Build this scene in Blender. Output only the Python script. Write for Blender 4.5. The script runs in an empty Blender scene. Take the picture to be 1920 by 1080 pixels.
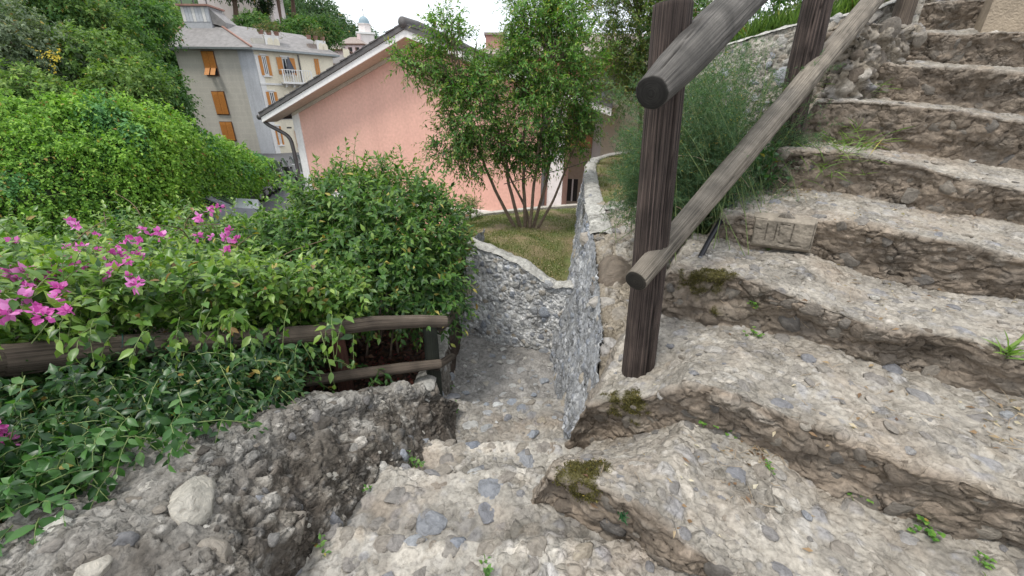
import bpy, math, random
import numpy as np
from mathutils import Matrix, Vector

# ------------------------------------------------------------------ camera, sky, sun, exposure
scene = bpy.context.scene
COL = scene.collection
FPX, PITCH, ROLL = 750.0, math.radians(24.2), math.radians(0.6)
CF = np.array([0, math.cos(PITCH), -math.sin(PITCH)])
_U0 = np.array([0, math.sin(PITCH), math.cos(PITCH)])
CR = math.cos(ROLL) * np.array([1.0, 0, 0]) + math.sin(ROLL) * _U0
CU = math.cos(ROLL) * _U0 - math.sin(ROLL) * np.array([1.0, 0, 0])
cd = bpy.data.cameras.new('camera')
cd.sensor_width = 36.0
cd.lens = FPX / 1920 * 36.0
cd.clip_start, cd.clip_end = 0.02, 3000
cam = bpy.data.objects.new('camera', cd)
COL.objects.link(cam)
cam.matrix_world = Matrix(((CR[0], CU[0], -CF[0], 0), (CR[1], CU[1], -CF[1], 0), (CR[2], CU[2], -CF[2], 0), (0, 0, 0, 1)))
scene.camera = cam

SUN_EL, SUN_AZ = 66, 225          # azimuth of the sun, degrees clockwise from +Y
world = bpy.data.worlds.new('World')
scene.world = world
world.use_nodes = True
wn, wl = world.node_tree.nodes, world.node_tree.links
wn.clear()
wo = wn.new('ShaderNodeOutputWorld')
wb = wn.new('ShaderNodeBackground')
wb.inputs['Strength'].default_value = 0.088
sky = wn.new('ShaderNodeTexSky')
sky.sky_type = 'NISHITA'
sky.sun_disc = False
sky.sun_elevation = math.radians(SUN_EL)
sky.sun_rotation = math.radians(SUN_AZ)
sky.air_density, sky.dust_density, sky.ozone_density = 1.0, 2.0, 1.0
tc = wn.new('ShaderNodeTexCoord')
cn = wn.new('ShaderNodeTexNoise')
cn.inputs['Scale'].default_value = 2.2
cn.inputs['Detail'].default_value = 6
cr = wn.new('ShaderNodeMapRange')
cr.inputs[1].default_value, cr.inputs[2].default_value = 0.30, 0.56
cr.inputs[3].default_value, cr.inputs[4].default_value = 0.62, 1.0
mx = wn.new('ShaderNodeMix')
mx.data_type = 'RGBA'
mx.inputs[7].default_value = (10.2, 10.6, 11.2, 1)      # bright high overcast
wl.new(tc.outputs['Generated'], cn.inputs['Vector'])
wl.new(cn.outputs['Fac'], cr.inputs[0])
wl.new(cr.outputs[0], mx.inputs[0])
wl.new(sky.outputs[0], mx.inputs[6])
wl.new(mx.outputs[2], wb.inputs['Color'])
wl.new(wb.outputs[0], wo.inputs['Surface'])

sd = bpy.data.lights.new('sun', 'SUN')
sd.energy = 1.5
sd.angle = math.radians(11)
sd.color = (1.0, 0.95, 0.88)
sun = bpy.data.objects.new('sun', sd)
COL.objects.link(sun)
_a, _e = math.radians(SUN_AZ), math.radians(SUN_EL)
sun.rotation_euler = Vector((math.sin(_a) * math.cos(_e), math.cos(_a) * math.cos(_e), math.sin(_e))).to_track_quat('Z', 'Y').to_euler()

scene.view_settings.view_transform = 'Standard'
scene.view_settings.look = 'None'
scene.view_settings.gamma = 1.0
scene.view_settings.exposure = 0.84
scene.view_settings.use_curve_mapping = False
scene.render.engine = 'CYCLES'
scene.cycles.max_bounces = 8
scene.cycles.diffuse_bounces = 4
scene.cycles.use_denoising = True

# ------------------------------------------------------------------ helpers
rng = np.random.default_rng(7)
rnd = random.Random(5)
A = lambda *v: np.array(v, float)


def ray(px, py):
    return CF + CR * ((px - 960) / FPX) + CU * ((540 - py) / FPX)


def atz(px, py, z):
    r = ray(px, py)
    return r * (z / r[2])


def aty(px, py, y):
    r = ray(px, py)
    return r * (y / r[1])


def atplane(px, py, o, n):
    r = ray(px, py)
    return r * (np.dot(o, n) / np.dot(r, n))


def unit(v):
    v = np.asarray(v, float)
    return v / np.maximum(np.linalg.norm(v, axis=-1, keepdims=True), 1e-9)


def _h(ix, iy, iz, s):
    h = (ix.astype(np.int64) * 374761393 + iy.astype(np.int64) * 668265263 + iz.astype(np.int64) * 2147483647 + s * 1274126177) & 0xFFFFFFFF
    h = ((h ^ (h >> 13)) * 1274126177) & 0xFFFFFFFF
    h = ((h ^ (h >> 16)) * 2246822519) & 0xFFFFFFFF
    return (h ^ (h >> 15)) & 0xFFFFFFFF


def noise(p, s=0):
    """gradient noise, about -1..1"""
    p = np.asarray(p, float)
    i = np.floor(p).astype(np.int64)
    f = p - i
    u = f * f * f * (f * (f * 6 - 15) + 10)
    out = np.zeros(len(p))
    for dx in (0, 1):
        wx = u[:, 0] if dx else 1 - u[:, 0]
        for dy in (0, 1):
            wy = u[:, 1] if dy else 1 - u[:, 1]
            for dz in (0, 1):
                wz = u[:, 2] if dz else 1 - u[:, 2]
                h = _h(i[:, 0] + dx, i[:, 1] + dy, i[:, 2] + dz, s)
                gx = (h & 1023) / 511.5 - 1
                gy = ((h >> 10) & 1023) / 511.5 - 1
                gz = ((h >> 20) & 1023) / 511.5 - 1
                out += wx * wy * wz * (gx * (f[:, 0] - dx) + gy * (f[:, 1] - dy) + gz * (f[:, 2] - dz))
    return out * 1.5


def fbm(p, octv=4, s=0, gain=0.5, ridged=False):
    o, a = np.zeros(len(p)), 1.0
    for k in range(octv):
        n = noise(np.asarray(p) * 2.0 ** k + 17.3 * k, s + k)
        o += a * ((1 - 2 * np.abs(n)) if ridged else n)
        a *= gain
    return o


def worley(p, s=0):
    """F1, F2 and a random number per cell"""
    p = np.asarray(p, float)
    i = np.floor(p).astype(np.int64)
    f1 = np.full(len(p), 9.0)
    f2 = np.full(len(p), 9.0)
    cid = np.zeros(len(p))
    for dx in (-1, 0, 1):
        for dy in (-1, 0, 1):
            for dz in (-1, 0, 1):
                c = i + A(dx, dy, dz).astype(np.int64)
                h = _h(c[:, 0], c[:, 1], c[:, 2], s)
                q = c + np.stack([(h & 1023), ((h >> 10) & 1023), ((h >> 20) & 1023)], 1) / 1023.0
                d = np.linalg.norm(p - q, axis=1)
                m = d < f1
                f2 = np.where(m, f1, np.minimum(f2, d))
                cid = np.where(m, ((h * 7919) & 0xFFFF) / 65535.0, cid)
                f1 = np.where(m, d, f1)
    return f1, f2, cid


ORIGIN = {}


def mesh_np(name, V, T, col=None, mat=None, smooth=True, attrs=None):
    """T: (n,3) or (n,4) index array, or a list of such arrays"""
    me = bpy.data.meshes.new(name)
    V = np.asarray(V, np.float32).reshape(-1, 3)
    Ts = T if isinstance(T, list) else [T]
    Ts = [np.asarray(t, np.int32) for t in Ts if len(t)]
    idx = np.concatenate([t.ravel() for t in Ts])
    tot = np.concatenate([np.full(len(t), t.shape[1], np.int32) for t in Ts])
    st = np.concatenate([[0], np.cumsum(tot)[:-1]]).astype(np.int32)
    me.vertices.add(len(V))
    me.vertices.foreach_set('co', V.ravel())
    me.loops.add(len(idx))
    me.loops.foreach_set('vertex_index', idx)
    me.polygons.add(len(tot))
    me.polygons.foreach_set('loop_start', st)
    me.polygons.foreach_set('use_smooth', np.full(len(tot), bool(smooth)))
    if col is not None:
        c = np.ones((len(V), 4), np.float32)
        c[:, :3] = col
        me.attributes.new('Col', 'FLOAT_COLOR', 'POINT').data.foreach_set('color', c.ravel())
    for k, a in (attrs or {}).items():
        me.attributes.new(k, 'FLOAT_VECTOR', 'POINT').data.foreach_set('vector', np.asarray(a, np.float32).ravel())
    if mat:
        me.materials.append(mat)
    me.update(calc_edges=True)
    return me


def link(name, me, parent=None, origin=None):
    o = bpy.data.objects.new(name, me)
    COL.objects.link(o)
    if parent is not None:
        o.parent = parent
    return o


def mk(name, V, T, mat, parent=None, origin=None, col=None, smooth=True, local=False, attrs=None):
    """one mesh object from WORLD coordinates (local=True: already in the parent's frame)"""
    V = np.asarray(V, float).reshape(-1, 3)
    if local:
        o = link(name, mesh_np(name, V, T, col, mat, smooth, attrs), parent)
        ORIGIN[o.name] = A(0, 0, 0)
        return o
    po = ORIGIN.get(parent.name, A(0, 0, 0)) if parent else A(0, 0, 0)
    og = po if (origin is None and parent) else (A(0, 0, 0) if origin is None else np.asarray(origin, float))
    o = link(name, mesh_np(name, V - og, T, col, mat, smooth, attrs), parent)
    o.location = og - po
    ORIGIN[o.name] = og
    return o


def empty(name, loc, rz=0.0, parent=None):
    o = bpy.data.objects.new(name, None)
    COL.objects.link(o)
    o.empty_display_size = 0.1
    o.location = loc
    o.rotation_euler = (0, 0, rz)
    ORIGIN[o.name] = np.asarray(loc, float)
    return o


def tag(o, label=None, cat=None, group=None, kind=None):
    if cat and not kind:
        kind = 'thing'
    for k, v in (('label', label), ('category', cat), ('group', group), ('kind', kind)):
        if v:
            o[k] = v
    return o


def copy_tree(o, parent=None):
    c = o.copy()
    COL.objects.link(c)
    if parent is not None:
        c.parent = parent
    for ch in list(o.children):
        copy_tree(ch, c)
    return c


def gridT(n, m, flip=False, off=0):
    i, j = np.meshgrid(np.arange(n - 1), np.arange(m - 1), indexing='ij')
    a = (i * m + j).ravel() + off
    q = np.stack([a, a + m, a + m + 1, a + 1], 1)
    return q[:, ::-1] if flip else q


def gnormals(G):
    n = np.cross(np.gradient(G, axis=0), np.gradient(G, axis=1))
    return unit(n)


class MB:
    """collects simple solids into one mesh"""
    def __init__(s):
        s.V, s.Q, s.Tr, s.n = [], [], [], 0

    def add(s, V, F):
        V = np.asarray(V, float).reshape(-1, 3)
        for f in F:
            (s.Q if len(f) == 4 else s.Tr).append([i + s.n for i in f])
        s.V.append(V)
        s.n += len(V)
        return s

    def addnp(s, V, T):
        V = np.asarray(V, float).reshape(-1, 3)
        (s.Q if T.shape[1] == 4 else s.Tr).extend((T + s.n).tolist())
        s.V.append(V)
        s.n += len(V)
        return s

    def box(s, x0, x1, y0, y1, z0, z1):
        V = [(x, y, z) for x in (x0, x1) for y in (y0, y1) for z in (z0, z1)]
        return s.add(V, [(0, 1, 3, 2), (4, 6, 7, 5), (0, 4, 5, 1), (2, 3, 7, 6), (0, 2, 6, 4), (1, 5, 7, 3)])

    def hexa(s, P):
        """8 points: bottom 0-3 loop, top 4-7 loop"""
        return s.add(P, [(3, 2, 1, 0), (4, 5, 6, 7), (0, 1, 5, 4), (1, 2, 6, 5), (2, 3, 7, 6), (3, 0, 4, 7)])

    def prism(s, poly, vec):
        """planar polygon (fan from first point) pushed along vec"""
        P = np.asarray(poly, float)
        n = len(P)
        V = np.concatenate([P, P + np.asarray(vec, float)])
        F = [(0, i + 1, i) for i in range(1, n - 1)] + [(n, n + i, n + i + 1) for i in range(1, n - 1)]
        F += [(i, (i + 1) % n, n + (i + 1) % n, n + i) for i in range(n)]
        return s.add(V, F)

    def tube(s, pts, rad, k=8, cap=True):
        V, T = tube_np(pts, rad, k)
        s.addnp(V, T)
        if cap:
            n = len(pts)
            b = s.n - n * k
            s.Tr += [[b, b + i + 1, b + i] for i in range(1, k - 1)]
            e = s.n - k
            s.Tr += [[e, e + i, e + i + 1] for i in range(1, k - 1)]
        return s

    def lathe(s, prof, c=(0, 0, 0), k=16, axis=2):
        P = np.asarray(prof, float)
        a = np.arange(k) / k * 2 * np.pi
        R = np.stack([P[:, 0][:, None] * np.cos(a), P[:, 0][:, None] * np.sin(a), np.repeat(P[:, 1][:, None], k, 1)], -1)
        if axis == 0:
            R = R[..., [2, 0, 1]]
        if axis == 1:
            R = R[..., [0, 2, 1]] * A(1, 1, -1)
        n = len(P)
        i, j = np.meshgrid(np.arange(n - 1), np.arange(k), indexing='ij')
        T = np.stack([i * k + j, i * k + (j + 1) % k, (i + 1) * k + (j + 1) % k, (i + 1) * k + j], -1).reshape(-1, 4)
        return s.addnp(R.reshape(-1, 3) + np.asarray(c), T)

    def build(s, name, mat, parent=None, local=False, smooth=False, origin=None, col=None):
        return mk(name, np.concatenate(s.V), [np.array(t, int) for t in (s.Q, s.Tr) if t], mat, parent, origin, col, smooth, local)


def tube_np(pts, rad, k=8):
    P = np.asarray(pts, float)
    n = len(P)
    r = np.broadcast_to(np.asarray(rad, float), (n,))
    t = unit(np.gradient(P, axis=0))
    ref = A(0, 0, 1) if abs(t[:, 2]).mean() < 0.85 else A(1, 0, 0)
    u = unit(np.cross(t, ref))
    v = np.cross(t, u)
    a = np.arange(k) / k * 2 * np.pi
    V = P[:, None] + r[:, None, None] * (np.cos(a)[None, :, None] * u[:, None] + np.sin(a)[None, :, None] * v[:, None])
    i, j = np.meshgrid(np.arange(n - 1), np.arange(k), indexing='ij')
    T = np.stack([i * k + j, i * k + (j + 1) % k, (i + 1) * k + (j + 1) % k, (i + 1) * k + j], -1).reshape(-1, 4)
    return V.reshape(-1, 3), T


def tubes_np(P, R, k=3):
    """many tubes at once; P (N,n,3), R (N,n)"""
    N, n, _ = P.shape
    t = unit(np.gradient(P, axis=1))
    u = unit(np.cross(t, A(0.31, 0.17, 0.93)))
    v = np.cross(t, u)
    a = np.arange(k) / k * 2 * np.pi
    V = P[:, :, None] + R[:, :, None, None] * (np.cos(a)[:, None] * u[:, :, None] + np.sin(a)[:, None] * v[:, :, None])
    i, j = np.meshgrid(np.arange(n - 1), np.arange(k), indexing='ij')
    T = np.stack([i * k + j, i * k + (j + 1) % k, (i + 1) * k + (j + 1) % k, (i + 1) * k + j], -1).reshape(-1, 4)
    T = (T[None] + (np.arange(N) * n * k)[:, None, None]).reshape(-1, 4)
    return V.reshape(-1, 3), T


def bez(p, n=12):
    """smooth curve through the given points"""
    P = np.asarray(p, float)
    d = np.concatenate([[0], np.cumsum(np.linalg.norm(np.diff(P, axis=0), axis=1))])
    t = np.linspace(0, d[-1], n)
    L = np.stack([np.interp(t, d, P[:, i]) for i in range(P.shape[1])], 1)
    for _ in range(2):
        L[1:-1] = (L[:-2] + 2 * L[1:-1] + L[2:]) / 4
    return L


# ------------------------------------------------------------------ materials
def newmat(name):
    m = bpy.data.materials.new(name)
    m.use_nodes = True
    nt = m.node_tree
    return m, nt.nodes, nt.links, nt.nodes['Principled BSDF']


def N_(n, typ, **kw):
    x = n.new(typ)
    for k, v in kw.items():
        if k.startswith('i_'):
            key = k[2:]
            x.inputs[int(key) if key.isdigit() else key].default_value = v
        else:
            setattr(x, k, v)
    return x


def ramp(n, stops):
    r = n.new('ShaderNodeValToRGB')
    e = r.color_ramp.elements
    while len(e) < len(stops):
        e.new(0.5)
    for k, (p, c) in enumerate(stops):
        e[k].position = p
        e[k].color = (*c, 1)
    return r


def mul(n, l, a, b, fac=1.0):
    m = N_(n, 'ShaderNodeMix', data_type='RGBA', blend_type='MULTIPLY')
    m.inputs[0].default_value = fac
    l.new(a, m.inputs[6])
    l.new(b, m.inputs[7])
    return m.outputs[2]


def mat_plain(name, col, rough=0.8, var=0.15, scale=6.0, bump=0.0, metal=0.0, bscale=None, spec=0.5):
    m, n, l, b = newmat(name)
    t = N_(n, 'ShaderNodeTexCoord')
    ns = N_(n, 'ShaderNodeTexNoise')
    ns.inputs['Scale'].default_value = scale
    ns.inputs['Detail'].default_value = 8
    ns.inputs['Roughness'].default_value = 0.65
    l.new(t.outputs['Object'], ns.inputs['Vector'])
    c = np.array(col)
    r = ramp(n, [(0.25, tuple(c * (1 - var))), (0.75, tuple(np.minimum(c * (1 + var), 1)))])
    l.new(ns.outputs['Fac'], r.inputs[0])
    l.new(r.outputs[0], b.inputs['Base Color'])
    b.inputs['Roughness'].default_value = rough
    b.inputs['Metallic'].default_value = metal
    b.inputs['Specular IOR Level'].default_value = spec
    if bump:
        n2 = N_(n, 'ShaderNodeTexNoise')
        n2.inputs['Scale'].default_value = bscale or scale * 6
        n2.inputs['Detail'].default_value = 6
        l.new(t.outputs['Object'], n2.inputs['Vector'])
        bp = N_(n, 'ShaderNodeBump')
        bp.inputs['Strength'].default_value = bump
        bp.inputs['Distance'].default_value = 0.02
        l.new(n2.outputs['Fac'], bp.inputs['Height'])
        l.new(bp.outputs[0], b.inputs['Normal'])
    return m


def mat_attr(name, rough=0.9, scale=60.0, var=0.45, bump=0.5, dist=0.004, spec=0.3, frag=0.0, fscale=38.0):
    """rock-like: colour from the mesh's own mineral colour attribute, broken up by fine grain"""
    m, n, l, b = newmat(name)
    at = N_(n, 'ShaderNodeAttribute', attribute_name='Col')
    t = N_(n, 'ShaderNodeTexCoord')
    ns = N_(n, 'ShaderNodeTexNoise')
    ns.inputs['Scale'].default_value = scale
    ns.inputs['Detail'].default_value = 10
    ns.inputs['Roughness'].default_value = 0.7
    l.new(t.outputs['Object'], ns.inputs['Vector'])
    r = ramp(n, [(0.28, (1 - var,) * 3), (0.5, (1, 1, 1)), (0.72, (1 + var * 0.7,) * 3)])
    l.new(ns.outputs['Fac'], r.inputs[0])
    c = mul(n, l, at.outputs['Color'], r.outputs[0])
    fh = None
    if frag:                                   # broken aggregate: small angular fragments, each with its own tone
        wn2 = N_(n, 'ShaderNodeTexNoise')
        wn2.inputs['Scale'].default_value = fscale * .5
        wn2.inputs['Detail'].default_value = 3
        l.new(t.outputs['Object'], wn2.inputs['Vector'])
        va = N_(n, 'ShaderNodeVectorMath', operation='MULTIPLY_ADD')
        l.new(wn2.outputs['Color'], va.inputs[0])
        va.inputs[1].default_value = (.035, .035, .035)
        l.new(t.outputs['Object'], va.inputs[2])
        vc = N_(n, 'ShaderNodeTexVoronoi', feature='F1')
        vc.inputs['Scale'].default_value = fscale
        l.new(va.outputs[0], vc.inputs['Vector'])
        sx = N_(n, 'ShaderNodeSeparateColor')
        l.new(vc.outputs['Color'], sx.inputs[0])
        rf = ramp(n, [(0, (1 - frag * .9, 1 - frag * .93, 1 - frag)), (.35, (1 - frag * .3,) * 3), (.75, (1 + frag * .2,) * 3), (1, (1 + frag * .9, 1 + frag * .9, 1 + frag * .92))])
        l.new(sx.outputs[0], rf.inputs[0])
        pm = N_(n, 'ShaderNodeTexNoise')
        pm.inputs['Scale'].default_value = 5.5
        pm.inputs['Detail'].default_value = 5
        l.new(t.outputs['Object'], pm.inputs['Vector'])
        pr_ = N_(n, 'ShaderNodeMapRange')
        pr_.inputs[1].default_value, pr_.inputs[2].default_value = .40, .62
        pr_.inputs[3].default_value, pr_.inputs[4].default_value = .15, 1.0
        l.new(pm.outputs['Fac'], pr_.inputs[0])
        mm_ = N_(n, 'ShaderNodeMix', data_type='RGBA', blend_type='MULTIPLY')
        l.new(pr_.outputs[0], mm_.inputs[0])
        l.new(c, mm_.inputs[6])
        l.new(rf.outputs[0], mm_.inputs[7])
        c = mm_.outputs[2]
        ve = N_(n, 'ShaderNodeTexVoronoi', feature='DISTANCE_TO_EDGE')
        ve.inputs['Scale'].default_value = fscale
        l.new(va.outputs[0], ve.inputs['Vector'])
        fe = N_(n, 'ShaderNodeMapRange')
        fe.inputs[1].default_value, fe.inputs[2].default_value = 0.0, .22
        l.new(ve.outputs['Distance'], fe.inputs[0])
        fm = N_(n, 'ShaderNodeMath', operation='MULTIPLY_ADD')
        l.new(sx.outputs[1], fm.inputs[0])
        fm.inputs[1].default_value = .8
        l.new(fe.outputs[0], fm.inputs[2])
        fq = N_(n, 'ShaderNodeMath', operation='MULTIPLY')
        l.new(fm.outputs[0], fq.inputs[0])
        l.new(pr_.outputs[0], fq.inputs[1])
        fh = fq.outputs[0]
    l.new(c, b.inputs['Base Color'])
    b.inputs['Roughness'].default_value = rough
    b.inputs['Specular IOR Level'].default_value = spec
    v = N_(n, 'ShaderNodeTexVoronoi', feature='F1')
    v.inputs['Scale'].default_value = scale * 1.3
    l.new(t.outputs['Object'], v.inputs['Vector'])
    ad = N_(n, 'ShaderNodeMath', operation='MULTIPLY_ADD')
    l.new(v.outputs['Distance'], ad.inputs[0])
    ad.inputs[1].default_value = -0.35
    l.new(ns.outputs['Fac'], ad.inputs[2])
    bp = N_(n, 'ShaderNodeBump')
    bp.inputs['Strength'].default_value = bump
    bp.inputs['Distance'].default_value = dist
    l.new(ad.outputs[0], bp.inputs['Height'])
    if fh is not None:
        b2 = N_(n, 'ShaderNodeBump')
        b2.inputs['Strength'].default_value = .85
        b2.inputs['Distance'].default_value = .007
        l.new(fh, b2.inputs['Height'])
        l.new(b2.outputs[0], bp.inputs['Normal'])
    l.new(bp.outputs[0], b.inputs['Normal'])
    return m


def mat_stone(name, stops, scale=9.0, rough=0.8):
    """loose or set stones: each stone its own colour, veined and grained"""
    m, n, l, b = newmat(name)
    oi = N_(n, 'ShaderNodeObjectInfo')
    r = ramp(n, stops)
    r.color_ramp.interpolation = 'LINEAR'
    l.new(oi.outputs['Random'], r.inputs[0])
    t = N_(n, 'ShaderNodeTexCoord')
    ad = N_(n, 'ShaderNodeVectorMath', operation='ADD')
    l.new(t.outputs['Object'], ad.inputs[0])
    l.new(oi.outputs['Location'], ad.inputs[1])
    ns = N_(n, 'ShaderNodeTexNoise')
    ns.inputs['Scale'].default_value = scale * 0.16
    ns.inputs['Detail'].default_value = 12
    ns.inputs['Roughness'].default_value = 0.72
    ns.inputs['Distortion'].default_value = 0.6
    l.new(ad.outputs[0], ns.inputs['Vector'])
    rr = ramp(n, [(0.3, (0.55, 0.53, 0.5)), (0.5, (1, 1, 1)), (0.68, (1.35, 1.32, 1.28))])
    l.new(ns.outputs['Fac'], rr.inputs[0])
    l.new(mul(n, l, r.outputs[0], rr.outputs[0]), b.inputs['Base Color'])
    b.inputs['Roughness'].default_value = rough
    b.inputs['Specular IOR Level'].default_value = 0.3
    bp = N_(n, 'ShaderNodeBump')
    bp.inputs['Strength'].default_value = 0.6
    bp.inputs['Distance'].default_value = 0.15
    l.new(ns.outputs['Fac'], bp.inputs['Height'])
    l.new(bp.outputs[0], b.inputs['Normal'])
    return m


def mat_leaf(name, trans=0.35, rough=0.42, spec=0.5, tint=(1.0, 1.0, 1.0), tr_tint=(1.3, 1.5, 0.5)):
    m, n, l, b = newmat(name)
    at = N_(n, 'ShaderNodeAttribute', attribute_name='Col')
    c0 = N_(n, 'ShaderNodeRGB')
    c0.outputs[0].default_value = (*tint, 1)
    c = mul(n, l, at.outputs['Color'], c0.outputs[0])
    l.new(c, b.inputs['Base Color'])
    b.inputs['Roughness'].default_value = rough
    b.inputs['Specular IOR Level'].default_value = spec
    tr = N_(n, 'ShaderNodeBsdfTranslucent')
    c1 = N_(n, 'ShaderNodeRGB')
    c1.outputs[0].default_value = (*tr_tint, 1)
    l.new(mul(n, l, c, c1.outputs[0]), tr.inputs['Color'])
    ms = N_(n, 'ShaderNodeMixShader')
    ms.inputs[0].default_value = trans
    l.new(b.outputs[0], ms.inputs[1])
    l.new(tr.outputs[0], ms.inputs[2])
    l.new(ms.outputs[0], n['Material Output'].inputs['Surface'])
    return m


def mat_wood(name, dark, light, rough=0.85, pos=(.34, .52, .68)):
    """weathered log: grain runs along the log through the 'grain' attribute"""
    m, n, l, b = newmat(name)
    at = N_(n, 'ShaderNodeAttribute', attribute_name='grain')
    col = N_(n, 'ShaderNodeAttribute', attribute_name='Col')
    ns = N_(n, 'ShaderNodeTexNoise')
    ns.inputs['Scale'].default_value = 26
    ns.inputs['Detail'].default_value = 12
    ns.inputs['Roughness'].default_value = 0.8
    l.new(at.outputs['Vector'], ns.inputs['Vector'])
    r = ramp(n, [(pos[0], dark), (pos[1], tuple((np.array(dark) * 0.45 + np.array(light) * 0.55))), (pos[2], light)])
    l.new(ns.outputs['Fac'], r.inputs[0])
    t = N_(n, 'ShaderNodeTexCoord')
    n2 = N_(n, 'ShaderNodeTexNoise')
    n2.inputs['Scale'].default_value = 9
    n2.inputs['Detail'].default_value = 6
    l.new(t.outputs['Object'], n2.inputs['Vector'])
    r2 = ramp(n, [(0.3, (0.6, 0.6, 0.6)), (0.7, (1.25, 1.25, 1.25))])
    l.new(n2.outputs['Fac'], r2.inputs[0])
    c = mul(n, l, r.outputs[0], r2.outputs[0])
    l.new(mul(n, l, c, col.outputs['Color']), b.inputs['Base Color'])
    b.inputs['Roughness'].default_value = rough
    b.inputs['Specular IOR Level'].default_value = 0.3
    bp = N_(n, 'ShaderNodeBump')
    bp.inputs['Strength'].default_value = 1.0
    bp.inputs['Distance'].default_value = 0.007
    l.new(ns.outputs['Fac'], bp.inputs['Height'])
    l.new(bp.outputs[0], b.inputs['Normal'])
    return m


# ------------------------------------------------------------------ rock surfaces and stones
def pal(x, stops):
    """piecewise colours by a 0..1 number"""
    xs = [s[0] for s in stops]
    return np.stack([np.interp(x, xs, [s[1][i] for s in stops]) for i in range(3)], 1)


def rock(G, big=0.02, bigf=4.0, cell=0.05, camp=0.012, fine=0.004, finef=45.0, seed=0, stops=None, mortar=(0.3, 0.26, 0.2),
         strat=0.0, stretch=(1, 1, 1), tone=0.25):
    """displace a grid like mortar-bedded rubble; returns grid, normals, colours, and stone/mortar mask"""
    n, m, _ = G.shape
    Nn = gnormals(G)
    p = G.reshape(-1, 3)
    w = np.stack([noise(p * 9, seed + 31), noise(p * 9, seed + 32), noise(p * 9, seed + 33)], 1) * 0.012
    d = fbm(p * bigf, 3, seed) * big
    f1, f2, cid = worley((p + w) * np.array(stretch) / cell, seed + 3)
    e = np.clip((f2 - f1) * 2.4, 0, 1)
    e = e * e * (3 - 2 * e)
    hgt = 0.25 + 0.75 * ((cid * 37.77) % 1)
    patch = np.clip(0.55 + 1.3 * fbm(p * 5, 2, seed + 7), 0, 1)
    g1, g2, gid = worley((p + w * 0.6) * np.array(stretch) / (cell * 0.42), seed + 4)
    ge = np.clip((g2 - g1) * 2.2, 0, 1)
    d += camp * e * hgt * patch + camp * 0.35 * ge * (1 - patch * 0.5)
    d += fine * fbm(p * finef, 3, seed + 11, 0.6)
    if strat:
        q = p * A(7, 7, 42)
        d += strat * fbm(q, 3, seed + 21, 0.55, True)
    cr = fbm(p * 6.5, 3, seed + 41, 0.5)
    d -= np.clip(1 - np.abs(cr) * 26, 0, 1) * camp * 0.8
    d = d - d.mean()
    D = d.reshape(n, m)
    out = G + Nn * D[..., None]
    base = np.array(mortar)[None] * (1 + tone * fbm(p * 7, 4, seed + 51))[:, None]
    sc = pal((cid * 91.7) % 1, stops)
    gc = pal((gid * 53.3) % 1, stops)
    k = np.clip((e - 0.25) * 2, 0, 1) * patch
    k2 = np.clip((ge - 0.3) * 2, 0, 1) * 0.5 * (gid > 0.45)
    c = base * (1 - k2[:, None]) + gc * k2[:, None]
    c = c * (1 - k[:, None] * 0.75) + sc * k[:, None] * 0.75
    return out, Nn, np.clip(c, 0.01, 1), patch.reshape(n, m)


def icosphere(sub):
    t = (1 + 5 ** 0.5) / 2
    V = [(-1, t, 0), (1, t, 0), (-1, -t, 0), (1, -t, 0), (0, -1, t), (0, 1, t), (0, -1, -t), (0, 1, -t), (t, 0, -1), (t, 0, 1), (-t, 0, -1), (-t, 0, 1)]
    F = [(0, 11, 5), (0, 5, 1), (0, 1, 7), (0, 7, 10), (0, 10, 11), (1, 5, 9), (5, 11, 4), (11, 10, 2), (10, 7, 6), (7, 1, 8), (3, 9, 4), (3, 4, 2), (3, 2, 6), (3, 6, 8), (3, 8, 9), (4, 9, 5), (2, 4, 11), (6, 2, 10), (8, 6, 7), (9, 8, 1)]
    V = [unit(v) for v in np.array(V, float)]
    for _ in range(sub):
        c, NF = {}, []

        def mid(a, b):
            k = (min(a, b), max(a, b))
            if k not in c:
                V.append(unit(V[a] + V[b]))
                c[k] = len(V) - 1
            return c[k]
        for a, b, d in F:
            ab, bd, da = mid(a, b), mid(b, d), mid(d, a)
            NF += [(a, ab, da), (b, bd, ab), (d, da, bd), (ab, bd, da)]
        F = NF
    return np.array(V), np.array(F)


ICO = {k: icosphere(k) for k in (1, 2, 3)}


def rock_shape(sub, seed, planes=10, rough=0.07):
    r = np.random.default_rng(seed)
    V, F = ICO[sub]
    nn = unit(r.normal(size=(planes, 3)))
    dd = r.uniform(0.5, 1.0, planes)
    q = V @ nn.T
    rad = np.min(np.where(q > 0.05, dd / np.maximum(q, 0.05), 9), axis=1)
    rad = np.minimum(rad, 1.12)
    V2 = V * rad[:, None]
    V2 = V2 * (1 + rough * fbm(V2 * 2.6 + seed, 3, seed))[:, None]
    return V2, F


STONE_MESH = {}


def stone_mesh(key, mat, k, sub=2):
    kk = (key, k, sub)
    if kk not in STONE_MESH:
        V, F = rock_shape(sub, 100 + k * 7 + len(key))
        STONE_MESH[kk] = mesh_np('stone', V, F, None, mat, True)
    return STONE_MESH[kk]


def frame_from(nv, ang):
    nv = unit(nv)
    t = unit(np.cross(nv, A(0.3, 0.5, 0.81) if abs(nv[2]) < 0.8 else A(1, 0.2, 0)))
    b = np.cross(nv, t)
    c, s = math.cos(ang), math.sin(ang)
    return t * c + b * s, b * c - t * s, nv


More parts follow.
